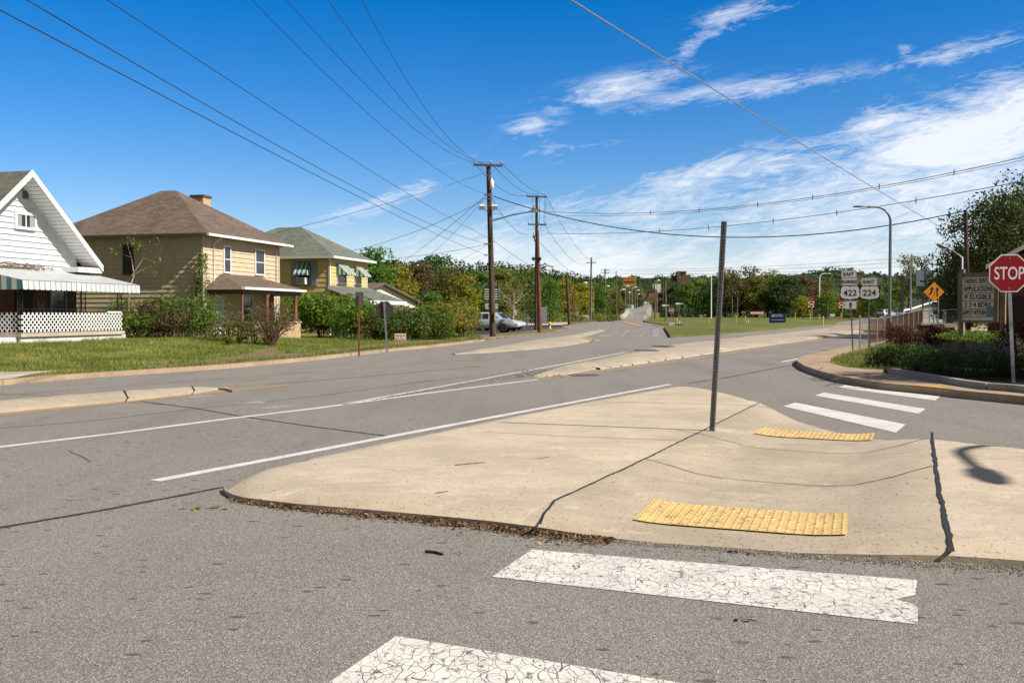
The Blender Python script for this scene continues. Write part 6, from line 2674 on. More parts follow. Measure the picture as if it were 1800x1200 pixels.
zz = [MF.onY(1720, y, 0).z for y in (493.5, 507.5, 521.5, 535.5, 549.5)]
for i, z in enumerate(zz):
    rl.box(fwid, xr_ - fwid, -.018, -.0105, z - .13, z - .11)
rl.build('letter_rail', M_OLDWOOD, mq)
for s_, z in zip(lines, zz):
    wmax = xr_ - 2 * fwid - .08
    lt = lettering(s_, .205, M_BLACK, mq, ((fwid + xr_ - fwid) / 2, -.0195, z), sx=.70, bold=.004, space=1.08)
    wd = max(v.co.x for v in lt.data.vertices) * 2
    if wd > wmax:
        lt.scale.x = wmax / wd
    if 'WITHIN' in s_:
        lt.scale.x = .80 * wmax / wd
        lt.location.x -= .09
mb = MB()
c = MF.onY(1744, 552, 0)
face(mb, rrect(.17, .28, .02, xr_ - fwid - .095, zz[4] + .03), -.026, -.021)
mb.build('sticker', plain('sticker_teal', (0.16, 0.24, 0.27), .5), mq)

# ================================================================== lamps
def curved_lamp(loc, H, reach, label, r0=.085, rz=math.pi, drop=.9, base=True, name='street_lamp', head=.55, mat=M_GALV_DULL, group=None):
    """pole rising at loc, arm curving along local +x, luminaire at its end"""
    root = thing(name, label, 'street lamp', loc, rz, group)
    mb = MB()
    pts = [(0, 0, 0), (0, 0, H - reach * .62)]
    rr = [r0, r0 * .7]
    for i in range(1, 9):
        a = math.pi / 2 * i / 8
        pts.append((reach * .62 * (1 - math.cos(a)), 0, H - reach * .62 + reach * .62 * math.sin(a)))
        rr.append(r0 * (.7 - .025 * i))
    pts.append((reach, 0, H + .02))
    rr.append(r0 * .45)
    mb.tube(pts, rr, 8)
    mb.build('pole', mat, root)
    if base:
        mb = MB()
        mb.lathe([(r0 * 1.75, -.05), (r0 * 1.75, .9), (r0 * 1.4, 1.15), (r0, 1.2)], 0, 0, 10)
        mb.build('base', M_IRON, root)
    mb = MB()
    s = head
    pr = [(-.05, .05, .0), (.25 * s, .16 * s, .07 * s), (.7 * s, .19 * s, .10 * s), (1.1 * s, .12 * s, .06 * s), (1.25 * s, .02, .01)]
    vs = []
    for (x, w, h) in pr:
        vs += [(reach + x, -w, H), (reach + x, -w * .6, H + h + .03), (reach + x, w * .6, H + h + .03), (reach + x, w, H), (reach + x, w * .6, H - h * .5), (reach + x, -w * .6, H - h * .5)]
    fs = []
    for i in range(len(pr) - 1):
        for k in range(6):
            fs.append((6 * i + k, 6 * i + (k + 1) % 6, 6 * i + 6 + (k + 1) % 6, 6 * i + 6 + k))
    fs += [tuple(range(6)), tuple(range(6 * len(pr) - 6, 6 * len(pr)))]
    mb.add(vs, fs, True)
    mb.build('lamp_head', M_GALV_DULL if mat is not M_WHITE else M_WHITE, root)
    return root


b = P(1563, 602, 48.5)
b.z = .15
H = P(1525, 364, 48.5).z - b.z
curved_lamp(b, H, 42 / FPX * 48.5, 'tall grey street lamp with a curved arm rising behind the picket fence', .10)
mb = MB()
b = P(1250, 563.5, 245)
H = P(1240, 482.5, 245).z - b.z
curved_lamp(b, H, 8 / FPX * 245, 'white street lamp with a short curved arm on the field', .17, base=False, mat=M_WHITE, head=.9)
b = P(1440, 560, 240)
H = P(1448, 481, 240).z - b.z
curved_lamp(b, H, 12 / FPX * 240, 'pale street lamp standing before the bright green bushes', .2, rz=0, base=False, mat=M_WHITE, head=.9)
# the lamp outside the frame whose shadow falls across the island
curved_lamp((12.4, 8.4, .1), 6.9, 2.3, 'grey street lamp standing on the traffic island', .10, rz=R(-105), head=.8)

# ================================================================== wooden poles
def utility_pole(label, pxb, pyb, pxt, pyt, Y, r0, r1, arms=(), mat=M_POLE, zb=None, name='utility_pole', group='wooden utility poles', extra=None):
    b = P(pxb, pyb, Y)
    if zb is not None:
        b.z = zb
    t = P(pxt, pyt, Y)
    root = thing(name, label, 'pole', b, 0, group)
    d = t - b
    mb = MB()
    mb.tube([(0, 0, -.4), d * .33, d * .66, d], [r0, r0 * .67 + r1 * .33, r0 * .33 + r1 * .67, r1], 10)
    mb.build('shaft', mat, root)
    k = Y / FPX
    for (pxl, pxr, py, yaw) in arms:
        A, B_ = P(pxl, py, Y) - b, P(pxr, py, Y) - b
        mid = (A + B_) / 2
        v = (B_ - A) / 2
        v = Vector((v.x, v.x * yaw, v.z))
        A, B_ = mid - v, mid + v
        mb = MB()
        off = Vector((0, -r1 - .06, 0))
        mb.bar(A + off, B_ + off, .12, .14)
        arm = mb.build('crossarm', mat, root)
        mb = MB()
        cz = d * ((mid.z - .75) / d.z)
        for e in (A.lerp(B_, .22), A.lerp(B_, .78)):
            mb.bar(e + off + Vector((0, -.05, -.05)), Vector((cz.x, off.y - .05, cz.z)), .035, .02)
        mb.build('brace', M_GALV_DULL, arm)
        for u in (.03, .60, .97):
            e = A.lerp(B_, u) + off
            mb = MB()
            mb.lathe([(.02, e.z + .07), (.02, e.z + .15), (.06, e.z + .16), (.07, e.z + .21), (.045, e.z + .25), (.05, e.z + .29), (.001, e.z + .31)], e.x, e.y, 8)
            mb.build('insulator', plain('porcelain', (0.36, 0.33, 0.31), .3), arm)
    if extra:
        extra(root, b, k, Y)
    return root


P1Y = G(867, 591.5, .12).y


def pole1_extra(root, b, k, Y):
    for px, s in ((848, -1), (869.5, 1)):
        c = P(px, 366, Y) - b
        mb = MB()
        mb.add([(c.x - .22, -.35, c.z - .16), (c.x + .22, -.35, c.z - .16), (c.x + .22, -.55, c.z + .10), (c.x - .22, -.55, c.z + .10),
                (c.x - .16, -.05, c.z - .02), (c.x + .16, -.05, c.z - .02), (c.x + .16, -.2, c.z + .22), (c.x - .16, -.2, c.z + .22)],
               [(0, 1, 2, 3), (4, 5, 6, 7), (0, 1, 5, 4), (1, 2, 6, 5), (2, 3, 7, 6), (3, 0, 4, 7)])
        f = mb.build('floodlight', M_SIGNWHITE, root, .02)
        mb = MB()
        mb.bar((c.x, -.1, c.z - .05), (c.x * .3 + (P(860.5, 372, Y) - b).x * .7, -.05, c.z - .2), .05, .05)
        mb.build('bracket', M_GALV_DULL, f)
    c = P(863, 326, Y) - b
    mb = MB()
    mb.lathe([(.001, c.z - .3), (.14, c.z - .28), (.14, c.z + .28), (.05, c.z + .32), (.04, c.z + .45), (.001, c.z + .46)], c.x + .06, -.2, 10)
    mb.build('transformer', M_SIGNWHITE, root)
    a0, a1 = P(864, 388.5, Y) - b, P(930, 374, Y) - b
    mb = MB()
    mb.tube([a0, a0.lerp(a1, .5) + Vector((0, -.3, .06)), a1 + Vector((0, -.6, 0))], [.045, .04, .035], 8)
    am = mb.build('lamp_arm', M_GALV_DULL, root)
    mb = MB()
    e = a1 + Vector((0, -.6, 0))
    mb.tube([e, e + Vector((.18, 0, .05)), e + Vector((.5, 0, .05)), e + Vector((.62, 0, .02))], [.05, .11, .12, .03], 8)
    mb.build('lamp_head', M_GALV, am)
    c = P(866, 553, Y) - b
    mb = MB()
    mb.box(c.x + .12, c.x + .2, -.34, -.20, c.z - .4, c.z + .15)
    mb.build('tag_plate', M_CONC_PALE, root)
    for py in (342, 345, 350, 429, 449):
        c = P(859, py, Y) - b
        mb = MB()
        mb.bar((c.x - .3, -.24, c.z), (c.x + .25, -.24, c.z), .05, .06)
        mb.build('bracket', M_GALV_DULL, root)


utility_pole('tallest wooden utility pole with one crossarm and two floodlights', 866.8, 592, 858.5, 289, P1Y, .225, .15, ((833, 883, 291.5, .25),), zb=.1, extra=pole1_extra)
P2Y = G(942, 578, .1).y


def pole2_extra(root, b, k, Y):
    mb = MB()
    for s in (-7.5, 6, 14.5, 16.5):
        a, e = P(943 + s, 347, Y) - b, P(942.5 + s * .92, 394, Y) - b
        mb.tube([a + Vector((0, -.25, 0)), e + Vector((0, -.25, 0))], .012, 4)
    mb.build('jumper_wire', M_WIRE, root)
    for px, py in ((938, 366), (938, 415), (948, 369), (940, 421), (946, 418)):
        c = P(px, py, Y) - b
        mb = MB()
        mb.lathe([(.001, c.z - .25), (.09, c.z - .22), (.09, c.z + .16), (.03, c.z + .2), (.03, c.z + .34), (.001, c.z + .35)], c.x, -.28, 8)
        mb.build('cutout', M_GALV_DULL, root)


utility_pole('second tall wooden utility pole with two crossarms and jumper wires', 942.5, 578.5, 943.5, 344, P2Y, .20, .14, ((926, 961, 346, .2), (928, 960, 395, .2)), zb=.1, extra=pole2_extra)


def pole2b_extra(root, b, k, Y):
    a0, a1 = P(948, 472.5, Y) - b, P(963, 468, Y) - b
    mb = MB()
    mb.tube([a0, a0.lerp(a1, .5) + Vector((0, -.2, .08)), a1 + Vector((0, -.4, 0))], .035, 8)
    am = mb.build('lamp_arm', M_GALV, root)
    mb = MB()
    e = a1 + Vector((0, -.4, 0))
    mb.tube([e, e + Vector((.15, 0, .03)), e + Vector((.42, 0, .02)), e + Vector((.52, 0, -.02))], [.05, .10, .11, .03], 8)
    mb.build('lamp_head', M_SIGNWHITE, am)
    for px in (937.5, 949):
        c = P(px, 455, Y) - b
        mb = MB()
        mb.lathe([(.03, c.z - .15), (.11, c.z - .12), (.12, c.z + .1), (.02, c.z + .14)], c.x, -.2, 8)
        mb.build('floodlight', M_BLACK, root)


utility_pole('reddish wooden pole with a short lamp arm standing against the second pole', 949.3, 584.5, 944.5, 405, G(949.3, 584.5, .12).y, .20, .13, (), M_POLE_RED, zb=.1, extra=pole2b_extra)


def cobra(px0, py0, px1, py1):
    def f(root, b, k, Y):
        a0, a1 = P(px0, py0, Y) - b, P(px1, py1, Y) - b
        mb = MB()
        mb.tube([a0, a1], .06, 6)
        am = mb.build('lamp_arm', M_GALV, root)
        mb = MB()
        d = Vector((math.copysign(1, a1.x - a0.x), 0, 0))
        mb.tube([a1, a1 + d * .25, a1 + d * .7, a1 + d * .85], [.07, .2, .2, .05], 6)
        mb.build('lamp_head', M_SIGNWHITE, am)
    return f


for (lab, pxb, pyb, pxt, pyt, Y, r0, arms, mat, ex) in (
        ('short dark leaning pole without arms right of the twin poles', 1001.5, 570, 996, 484.5, 146, .30, (), M_POLE, None),
        ('grey brown pole with a single crossarm near the weedy verge', 1038, 565.5, 1039.5, 452.5, 200, .24, ((1030.5, 1047.5, 462, .1),), M_POLE_GREY, cobra(1038.5, 495, 1033, 497)),
        ('pole with two crossarms behind the single armed one', 1063, 557.5, 1063.5, 472, 255, .24, ((1056, 1070.5, 475, .1), (1055.5, 1071, 479.5, .1)), M_POLE_GREY, cobra(1063.5, 504, 1066, 503)),
        ('thin pole with a small dark top left of the tall white crossarm', 1072.5, 555, 1073, 499, 275, .2, (), M_POLE, cobra(1072.5, 503, 1071, 520.5)),
        ('pole with a low white crossarm above the far street', 1084, 554.5, 1083, 477, 290, .22, ((1078.5, 1088, 493, .1),), M_POLE_GREY, None),
        ('thin pole just right of the single armed one', 1043, 560, 1043, 497, 230, .18, ((1040.5, 1047.5, 499.5, .1),), M_POLE_GREY, None),
        ('grey wooden pole on the left edge of the field', 1151.5, 562.5, 1150.5, 492, 230, .21, (), M_POLE_GREY, None),
        ('thin dark pole behind the field edge pole', 1166, 556, 1165, 482.5, 300, .22, (), M_POLE, cobra(1165.5, 496, 1160, 513)),
        ('pale pole just left of the distant stop sign', 1171, 567.5, 1169.5, 493.5, 190, .21, (), M_POLE_GREY, None)):
    utility_pole(lab, pxb, pyb, pxt, pyt, Y, r0, r0 * .65, arms, mat, extra=ex)
b_, t_ = (1014.5, 561), (1004, 511)
utility_pole('leaning orange brown pole behind the short dark pole', *b_, *t_, 185, .16, .12, (), M_POLE_RED, name='leaning_pole')
# street lamps over the bridge
for (pxb, pyb, pxt, pyt, Y, pxl, lab) in ((1090, 553, 1090, 511, 300, 1093, 'first slim bridge lamp beside the green shed'), (1099.5, 550, 1099.5, 505, 330, 1101, 'second slim bridge lamp above the green shed'), (1106, 545, 1106, 516, 350, 1104, 'third slim bridge lamp over the street hump'),
                                  (1111, 541, 1111, 507, 370, 1115, 'fourth slim bridge lamp with a bright head'), (1116.5, 540, 1116.5, 512, 400, 1120, 'fifth slim bridge lamp nearer the street hump'), (1120.5, 540, 1120.5, 519, 430, 1120.6, 'sixth brownish lamp pole on the street hump'),
                                  (1155, 550, 1154.5, 495, 320, 1155, 'slim lamp on the right of the far street')):
    b = P(pxb, pyb, Y)
    t = P(pxt, pyt, Y)
    root = thing('bridge_lamp', lab, 'street lamp', b, 0, 'lamps along the far street')
    mb = MB()
    mb.tube([(0, 0, -.5), t - b], [.17, .12], 6)
    mb.build('pole', M_GALV, root)
    e = P(pxl, pyt - 2, Y) - b
    mb = MB()
    mb.tube([t - b, e], .09, 5)
    mb.tube([e, e + Vector((.5, 0, 0)), e + Vector((1.1, 0, 0))], [.1, .32, .1], 6)
    mb.build('lamp_head', M_SIGNWHITE, root)
# pole on the right
utility_pole('bare wooden pole rising above the marquee sign', 1703, 560, 1697, 369, 50, .13, .09, (), zb=.2)
lp_ = P(1661, 434.5, 56)
root = thing('street_lamp', 'dark lamp head poking out of the trees left of the wooden pole', 'street lamp', (P(1690, 560, 56).x, 56, 0.2))
e = lp_ - root.location
mb = MB()
mb.tube([(0, 0, 0), (0, 0, e.z - .6), (e.x * .5, 0, e.z - .25), e], [.09, .07, .05, .04], 7)
mb.build('pole', M_GALV_DULL, root)
mb = MB()
mb.tube([e + Vector((.2, 0, -.05)), e, e - Vector((.35, 0, -.12)), e - Vector((.5, 0, -.17))], [.05, .11, .11, .03], 7)
mb.build('lamp_head', M_GALV_DULL, root)

# ================================================================== overhead wires
def wire(label, A, B_, mid=None, r=.018, t1=1.0, mat=M_WIRE, sag=0.0, name='overhead_wire', spacers=(), pair=0.0):
    """A, B_: 3-D ends; mid: a photo pixel the wire passes; t1 > 1 carries it on past B_"""
    A, B_ = Vector(A), Vector(B_)
    if mid:
        lo, hi = 0.0, 1.0
        for _ in range(40):
            m = (lo + hi) / 2
            p = A.lerp(B_, m)
            px = 900 + FPX * p.x / (p.y * _cp + (CAM_H - p.z) * -_sp * -1 if False else p.y * _cp - (p.z - CAM_H) * _sp)
            if (px < mid[0]) == (A.x / A.y < B_.x / B_.y):
                lo = m
            else:
                hi = m
        p = A.lerp(B_, m)
        sag = (p.z - P(mid[0], mid[1], p.y).z) / (4 * m * (1 - m))
    N = 44
    pts = []
    for i in range(N + 1):
        t = t1 * i / N
        p = A.lerp(B_, t)
        p = Vector((p.x, p.y, p.z - 4 * sag * t * (1 - t)))
        pts.append(p)
    mb = MB()
    mb.tube(pts, r, 5)
    root = tag(mb.build(name, mat), label, 'cable', 'overhead cables')
    if spacers:
        mb = MB()
        for t in spacers:
            p = A.lerp(B_, t)
            z = p.z - 4 * sag * t * (1 - t)
            mb.bar((p.x, p.y, z - .2), (p.x, p.y, z + .2), .05, .05, (0, 1, 0))
        mb.build('spacer', M_WIRE, root)
    return root


def same_h(px, py, z):
    Y = (z - CAM_H) * FPX / (552 - py)
    return P(px, py, Y)


for (lab, a, bpx, mid, r, t1) in (
        ('lowest black wire crossing the sky from the left edge', (857, 449), (0, 18), (599, 330), .010, 1.25),
        ('thick brown black cable just above the lowest left wire', (857, 429), (47, 0), (625, 330), 0.0105, 1.25),
        ('third black wire from the left edge of the sky', (858, 418), (188, 0), (700, 330), 0.0095, 1.25),
        ('black wire ending at the brackets halfway up the tallest pole', (857, 342), (443, 0), (560, 118), 0.0105, 1.4),
        ('wire on the left end of the tallest pole crossarm', (834, 287), (503, 0), (628, 135), 0.0115, 1.4),
        ('wire on the middle insulator of the tallest pole crossarm', (864, 287), (577, 0), (700, 168), 0.0115, 1.4),
        ('wire on the right end of the tallest pole crossarm', (882, 287), (635, 0), (740, 180), 0.0115, 1.4)):
    A = P(a[0], a[1], P1Y)
    B_ = same_h(*bpx, A.z)
    wire(lab, A, B_, mid, r * .9, t1, M_WIRE)
wire('thick grey cable slanting down across the right of the sky', P(1672, 409, 76), P(1004, 0, 20), (1160, 98), .018, 1.7, M_WIRE_GREY)
A = P(961, 372, P2Y)
B_ = same_h(1800, 276, A.z)
wire('upper spacer cable running right from the second pole', A, B_, (1372, 354.5), .026, 1.25, M_WIRE_GREY, spacers=(.30, .42, .55, .66, .78, .9))
wire('companion wire just under the upper spacer cable', A - Vector((0, 0, .3)), B_ - Vector((0, 0, .18)), (1372, 357.5), .018, 1.25, M_WIRE_GREY)
A = P(960, 410, P2Y)
B_ = same_h(1800, 318, A.z)
wire('lower spacer cable running right from the second pole', A, B_, (1327, 392), .026, 1.25, M_WIRE_GREY, spacers=(.34, .46, .6, .72, .85))
wire('twisted black cable sagging from the tallest pole to the right hand pole', P(867, 345, P1Y), P(1696, 371, 49.8), (1276, 417), .03, 1.0)
wire('service drop from the tallest pole down behind the cream building', P(850, 347, P1Y), P(703, 463, 95), None, .016, 1.0, sag=.2)
wire('thin service drop beside the one behind the cream building', P(850, 350, P1Y), P(728, 466, 100), None, .011, 1.0, sag=.5)
wire('low service wire ending left of the skyline trees', P(857, 429, P1Y), P(690, 454, 78), (770, 445), .014, 1.0)
wire('faint low wire fanning left from the tallest pole', P(857, 430, P1Y), P(782, 466, 100), None, .012, 1.0, sag=.2)
wire('thin wire from the tallest pole to the tan house roof', P(850, 305, P1Y), P(486, 409, 56), (600, 380), .012, 1.0)
wire('thin wire from the tallest pole to the yellow house roof', P(850, 352, P1Y), P(617, 441, 70), (753, 398), .014, 1.0)
wire('right crossarm wire between the two tall poles', P(882, 287, P1Y), P(960, 343, P2Y), None, .018, 1.0, sag=.4)
wire('middle crossarm wire between the two tall poles', P(864, 287, P1Y), P(944, 341, P2Y), None, .018, 1.0, sag=.6)
wire('left crossarm wire between the two tall poles', P(834, 287, P1Y), P(927, 343, P2Y), None, .018, 1.0, sag=.8)
wire('steep wire from the tallest pole brackets to the lower crossarm', P(864, 347, P1Y), P(930, 411, P2Y), None, .015, 1.0, sag=.8)
wire('lower slanting wire between the tall poles', P(862, 419, P1Y), P(944, 474, P2Y - 2), None, .015, 1.0, sag=.1)
wire('thin level wire running between the tall poles', P(863, 376, P1Y), P(940, 372, P2Y), None, .012, 1.0, sag=.1)
for k, (pa2, pb2, lab) in enumerate((((1064, 473), (1740, 440), 'highest of the faint far wires above the field trees'), ((1064, 476), (1740, 448), 'middle one of the faint far wires above the field trees'), ((1064, 480), (1740, 457), 'lowest of the faint far wires above the field trees'))):
    wire(lab, P(*pa2, 255), P(*pb2, 190), None, .03, 1.05, M_WIRE_GREY, sag=1.2)
for (a, b2, lab) in (((960, 345), (1047, 461), 'upper wire running from the second pole to the single armed pole'), ((958, 396), (1032, 463), 'lower wire running from the second pole to the single armed pole'), ((944, 420), (1039, 482), 'third wire running from the second pole to the single armed pole')):
    wire(lab, P(*a, P2Y), P(*b2, 200), None, .02, 1.0, M_WIRE, sag=1.5)

# ================================================================== picket fence on the right
f0 = Vector((14.75, 41.0))
fd = Vector((.488, .873))
fen = thing('picket_fence', 'galvanised fence with rusty thin pickets along the right kerb', 'fence', (f0.x, f0.y, .15), math.atan2(fd.y, fd.x))
NP, SPC = 11, 2.25


def fz(u):
    return .030 * max(0, u - 6)


for k in range(NP):
    u = k * SPC
    mb = MB()
    mb.tube([(u, 0, -.1), (u, 0, fz(u) + (1.30 if k else 1.40))], .036, 8)
    mb.build('post', M_GALV, fen)
for z in (1.24, .12):
    mb = MB()
    mb.tube([(k * SPC, 0, z + fz(k * SPC)) for k in range(NP)], .022, 6)
    mb.build('rail', M_GALV, fen)
mb = MB()
u = SPC + .1
while u < SPC * (NP - 1):
    mb.bar((u, 0, fz(u) + .13), (u, 0, fz(u) + 1.23), .012, .018, (1, 0, 0))
    u += .125
tag(mb.build('pickets', M_RUST, fen), kind='stuff')
# wire mesh in the first bay
mb = MB()
for i in range(16):
    mb.tube([(.12 * i + .1, 0, .12), (.12 * i + .1, 0, 1.23)], .004, 3)
mb.build('mesh', M_GALV_DULL, fen)
# second, farther rail fence
a, b2 = P(1621, 566, 66), P(1684, 565, 62)
d = (b2 - a)
fe2 = thing('rail_fence', 'galvanised mesh fence under the orange diamond sign', 'fence', (a.x, a.y, .2), math.atan2(d.y, d.x))
Lf = Vector((d.x, d.y)).length
for k in range(4):
    mb = MB()
    mb.tube([(Lf * k / 3, 0, -.1), (Lf * k / 3, 0, 1.62 + .1 * k / 3)], .035, 8)
    mb.build('post', M_GALV, fe2)
mb = MB()
mb.tube([(0, 0, 1.6), (Lf, 0, 1.72)], .025, 6)
mb.build('rail', M_GALV, fe2)
mb = MB()
for i in range(26):
    mb.tube([(Lf * i / 26, 0, .1), (Lf * i / 26, 0, 1.6 + .12 * i / 26)], .005, 3)
for i in range(5):
    mb.tube([(0, 0, .2 + .3 * i), (Lf, 0, .2 + .32 * i)], .006, 3)
mb.build('mesh', M_GALV_DULL, fe2)
wt = P(1660, 552, 68)
q = thing('white_marker', 'small white upright marker panel behind the mesh fence', 'marker', (wt.x, wt.y, .2))
mb = MB()
mb.box(-.09, .09, 0, .03, 1.0, 1.75)
mb.build('panel', M_SIGNWHITE, q)
mb = MB()
mb.box(-.025, .025, .031, .07, -.1, 1.7)
mb.build('post', M_GALV, q)

# ================================================================== overhead gantry
Y = 205
b = P(1586, 541, Y)
ga = thing('sign_gantry', 'dark overhead highway gantry with the backs of two large signs', 'gantry', b)
k = Y / FPX
mb = MB()
mb.box(-1.8 * k, 1.8 * k, -.3, .3, -3, 57 * k)
mb.build('upright', M_BLACK, ga)
mb = MB()
for z in (52.2, 55.2):
    mb.box(2 * k, 84 * k, -.15, .15, z * k, (z + 1) * k)
for i in range(20):
    x0, x1 = (2 + i * 4.1) * k, (6.1 + i * 4.1) * k
    mb.bar((x0, 0, 52.5 * k), (x1, 0, 55.5 * k), .1, .1, (0, 1, 0))
mb.build('truss', M_GALV_DULL, ga)
for (x0, x1, z0, z1) in ((22, 36, 38, 66), (37, 54, 56.5, 66)):
    mb = MB()
    mb.box(x0 * k, x1 * k, -.5, -.35, z0 * k, z1 * k)
    mb.build('sign_panel', plain('gantry_sign_back', (0.12, 0.15, 0.20), .6), ga)
b = P(1601.5, 542, 200)
t = P(1600.5, 452, 200)
root = thing('light_pole', 'slim steel pole just right of the gantry upright', 'pole', b)
mb = MB()
mb.tube([(0, 0, -2), t - b], [.16, .10], 7)
mb.build('shaft', M_GALV, root)
mb = MB()
mb.tube([t - b, t - b + Vector((.8, 0, .15)), t - b + Vector((1.5, 0, .12))], [.06, .16, .05], 6)
mb.build('lamp_head', M_GALV_DULL, root)
gr_ = thing('guard_rail', 'white guard rail climbing beside the road to the right', 'guard rail', (0, 0, 0))
pl = [P(1588, 546, 232), P(1600, 544, 240), P(1630, 534, 268), P(1660, 527, 295), P(1690, 521, 330)]
for a, b2 in zip(pl[:-1], pl[1:]):
    mb = MB()
    mb.bar(a + Vector((0, 0, .1)), b2 + Vector((0, 0, .1)), .12, .42)
    mb.build('beam', M_SIGNWHITE, gr_)
    mb = MB()
    mb.bar(a - Vector((0, 0, 1.2)), a, .15, .15, (0, 1, 0))
    mb.build('post', M_GALV_DULL, gr_)

# ================================================================== signs and markers on the field
Y = 160
b = P(1366.5, 569, Y)
b.z = .25
bo = thing('campaign_banner', 'dark blue BOYD banner on two posts in the mown strip', 'banner', b, R(-10))
k = Y / FPX
zc_ = P(1366, 559, Y).z - b.z
mb = MB()
face(mb, rrect(27 * k, 17 * k, .02, 0, zc_), 0, .03)
mb.build('panel', plain('navy_panel', (0.012, 0.022, 0.075), .5), bo)
lettering('BOYD', 6.2 * k, plain('pale_blue', (0.42, 0.60, 0.80), .5), bo, (0, -.006, zc_ + 4.3 * k), sx=1.15, bold=.01)
mb = MB()
face(mb, rrect(21 * k, .8 * k, .01, 0, zc_ - 3.2 * k), -.012, -.0008)
mb.build('stripe', MATS['pale_blue'], bo)
for s in (-1, 1):
    mb = MB()
    mb.box(s * 13.4 * k - .05, s * 13.4 * k + .05, .031, .12, -.1, zc_ + 8 * k)
    mb.build('post', M_POLE, bo)
b = P(1331, 552.5, 250)
pk_ = thing('red_banner', 'low red and white banner far back on the field', 'banner', b)
k = 250 / FPX
mb = MB()
mb.box(-12 * k, 12 * k, 0, .1, 0, 5 * k)
mb.build('panel', plain('faded_red', (0.55, 0.16, 0.14), .6), pk_)
mb = MB()
for i in range(8):
    mb.box((-11 + i * 2.8) * k, (-9.4 + i * 2.8) * k, -.02, -.002, 1.2 * k, 3.8 * k)
mb.build('white_blocks', M_SIGNWHITE, pk_)


def small_sign(px, pyb, pyt, Y, wpx, hpx, label, mat, postm=M_GALV_DULL, name='road_sign', cat='road sign', post_r=.05, bars=None, group=None, round_=False):
    b = P(px, pyb, Y)
    k = Y / FPX
    t = P(px, pyt, Y).z - b.z
    root = thing(name, label, cat, b, 0, group)
    mb = MB()
    mb.box(-post_r, post_r, .021, .021 + 2 * post_r, -.3, t - .1)
    mb.build('post', postm, root)
    mb = MB()
    if round_:
        face(mb, ngon(16, wpx * k / 2, 0, 0, t - wpx * k / 2), 0, .02)
    else:
        face(mb, rrect(wpx * k, hpx * k, .03, 0, t - hpx * k / 2), 0, .02)
    mb.build('plate', mat, root)
    if bars:
        for (u, v, w, h, m) in bars:
            mb = MB()
            face(mb, rrect(w * k, h * k, .01, u * k, t + v * k), -.012, -.001)
            mb.build('stripe', m, root)
    return root


small_sign(1181, 575, 567.5, 140, 8.5, 6, 'small white yard sign at the corner of the mown strip', M_SIGNWHITE, name='yard_sign', cat='yard sign', post_r=.03, bars=((0, -2, 6, 1, plain('ink_blue', (.05, .1, .4), .5)), (0, -4, 5, .8, MATS['ink_blue'])))
small_sign(1463, 557, 551.5, 215, 9, 5, 'pale blue and white sign left of the route signs far back', plain('pale_panel', (.35, .38, .48), .6), name='yard_sign', cat='yard sign', bars=((0, -2.5, 7, 1.4, M_SIGNWHITE),))
for (px, pyb, pyt, Y, lab) in ((1426, 559, 522.5, 185, 'red wrong way and no entry signs left of the pale street lamp'), (1479, 558, 524, 190, 'red no entry signs partly behind the route sign posts')):
    b = P(px, pyb, Y)
    k = Y / FPX
    root = thing('no_entry_sign', lab, 'road sign', b, 0, 'red no entry signs')
    h = (pyb - pyt) * k
    mb = MB()
    mb.box(1.8 * k - .06, 1.8 * k + .06, .03, .14, -.3, h - .2)
    mb.build('post', M_GALV, root)
    mb = MB()
    face(mb, rrect(8.5 * k, 6.5 * k, .05, 0, h - 3.2 * k), 0, .02)
    mb.build('upper_plate', M_RED, root)
    mb = MB()
    face(mb, rrect(6.5 * k, 1.0 * k, .02, 0, h - 3.2 * k), -.012, -.001)
    mb.build('stripe', plain('faded_pink', (.42, .2, .2), .6), root)
    mb = MB()
    face(mb, rrect(9.5 * k, 9.5 * k, .05, 0, h - 12.2 * k), 0, .02)
    pl_ = mb.build('lower_plate', M_SIGNWHITE, root)
    mb = MB()
    face(mb, ngon(20, 4.5 * k, 0, 0, h - 12.2 * k), -.012, -.001)
    mb.build('red_disc', M_RED, pl_)
    mb = MB()
    face(mb, rrect(6.4 * k, 1.4 * k, .02, 0, h - 12.2 * k), -.022, -.0125)
    mb.build('white_bar', M_SIGNWHITE, pl_)
for (px, pyb, pyt, Y, w, lab) in ((1170, 563, 534.5, 175, 14, 'white arrow sign plate above the distant stop sign on its left'), (1194, 570, 531.5, 158, 14, 'white arrow sign plate right of the distant stop sign')):
    small_sign(px, pyb, pyt, Y, w, 4.2, lab, M_BLACK, bars=((-2.6, -2.1, 7.6, 2.6, M_SIGNWHITE), (3.2, -2.1, 6.0, 1.1, M_SIGNWHITE)), group='white arrow signs')
for (px, pyb, pyt, Y, lab) in ((1203, 573, 535.5, 150, 'grey steel post right of the white arrow sign'), (1287, 567, 518.5, 165, 'tall grey steel post right of the leaning bare post'), (1296.5, 567.5, 523.5, 165, 'shorter grey steel post next to the yellow stake'), (1183.5, 571, 540, 160, 'thin grey steel post behind the distant stop sign'), (1455, 559, 530, 200, 'grey steel post right of the pale street lamp')):
    b = P(px, pyb, Y)
    root = thing('steel_post', lab, 'post', b, 0, 'steel posts on the field')
    h = P(px, pyt, Y).z - b.z
    mb = MB()
    mb.box(-.05, .05, -.04, -.03, -.2, h)
    mb.box(-.05, -.035, -.03, .03, -.2, h)
    mb.box(.035, .05, -.03, .03, -.2, h)
    mb.build('channel', M_GALV_DULL, root)
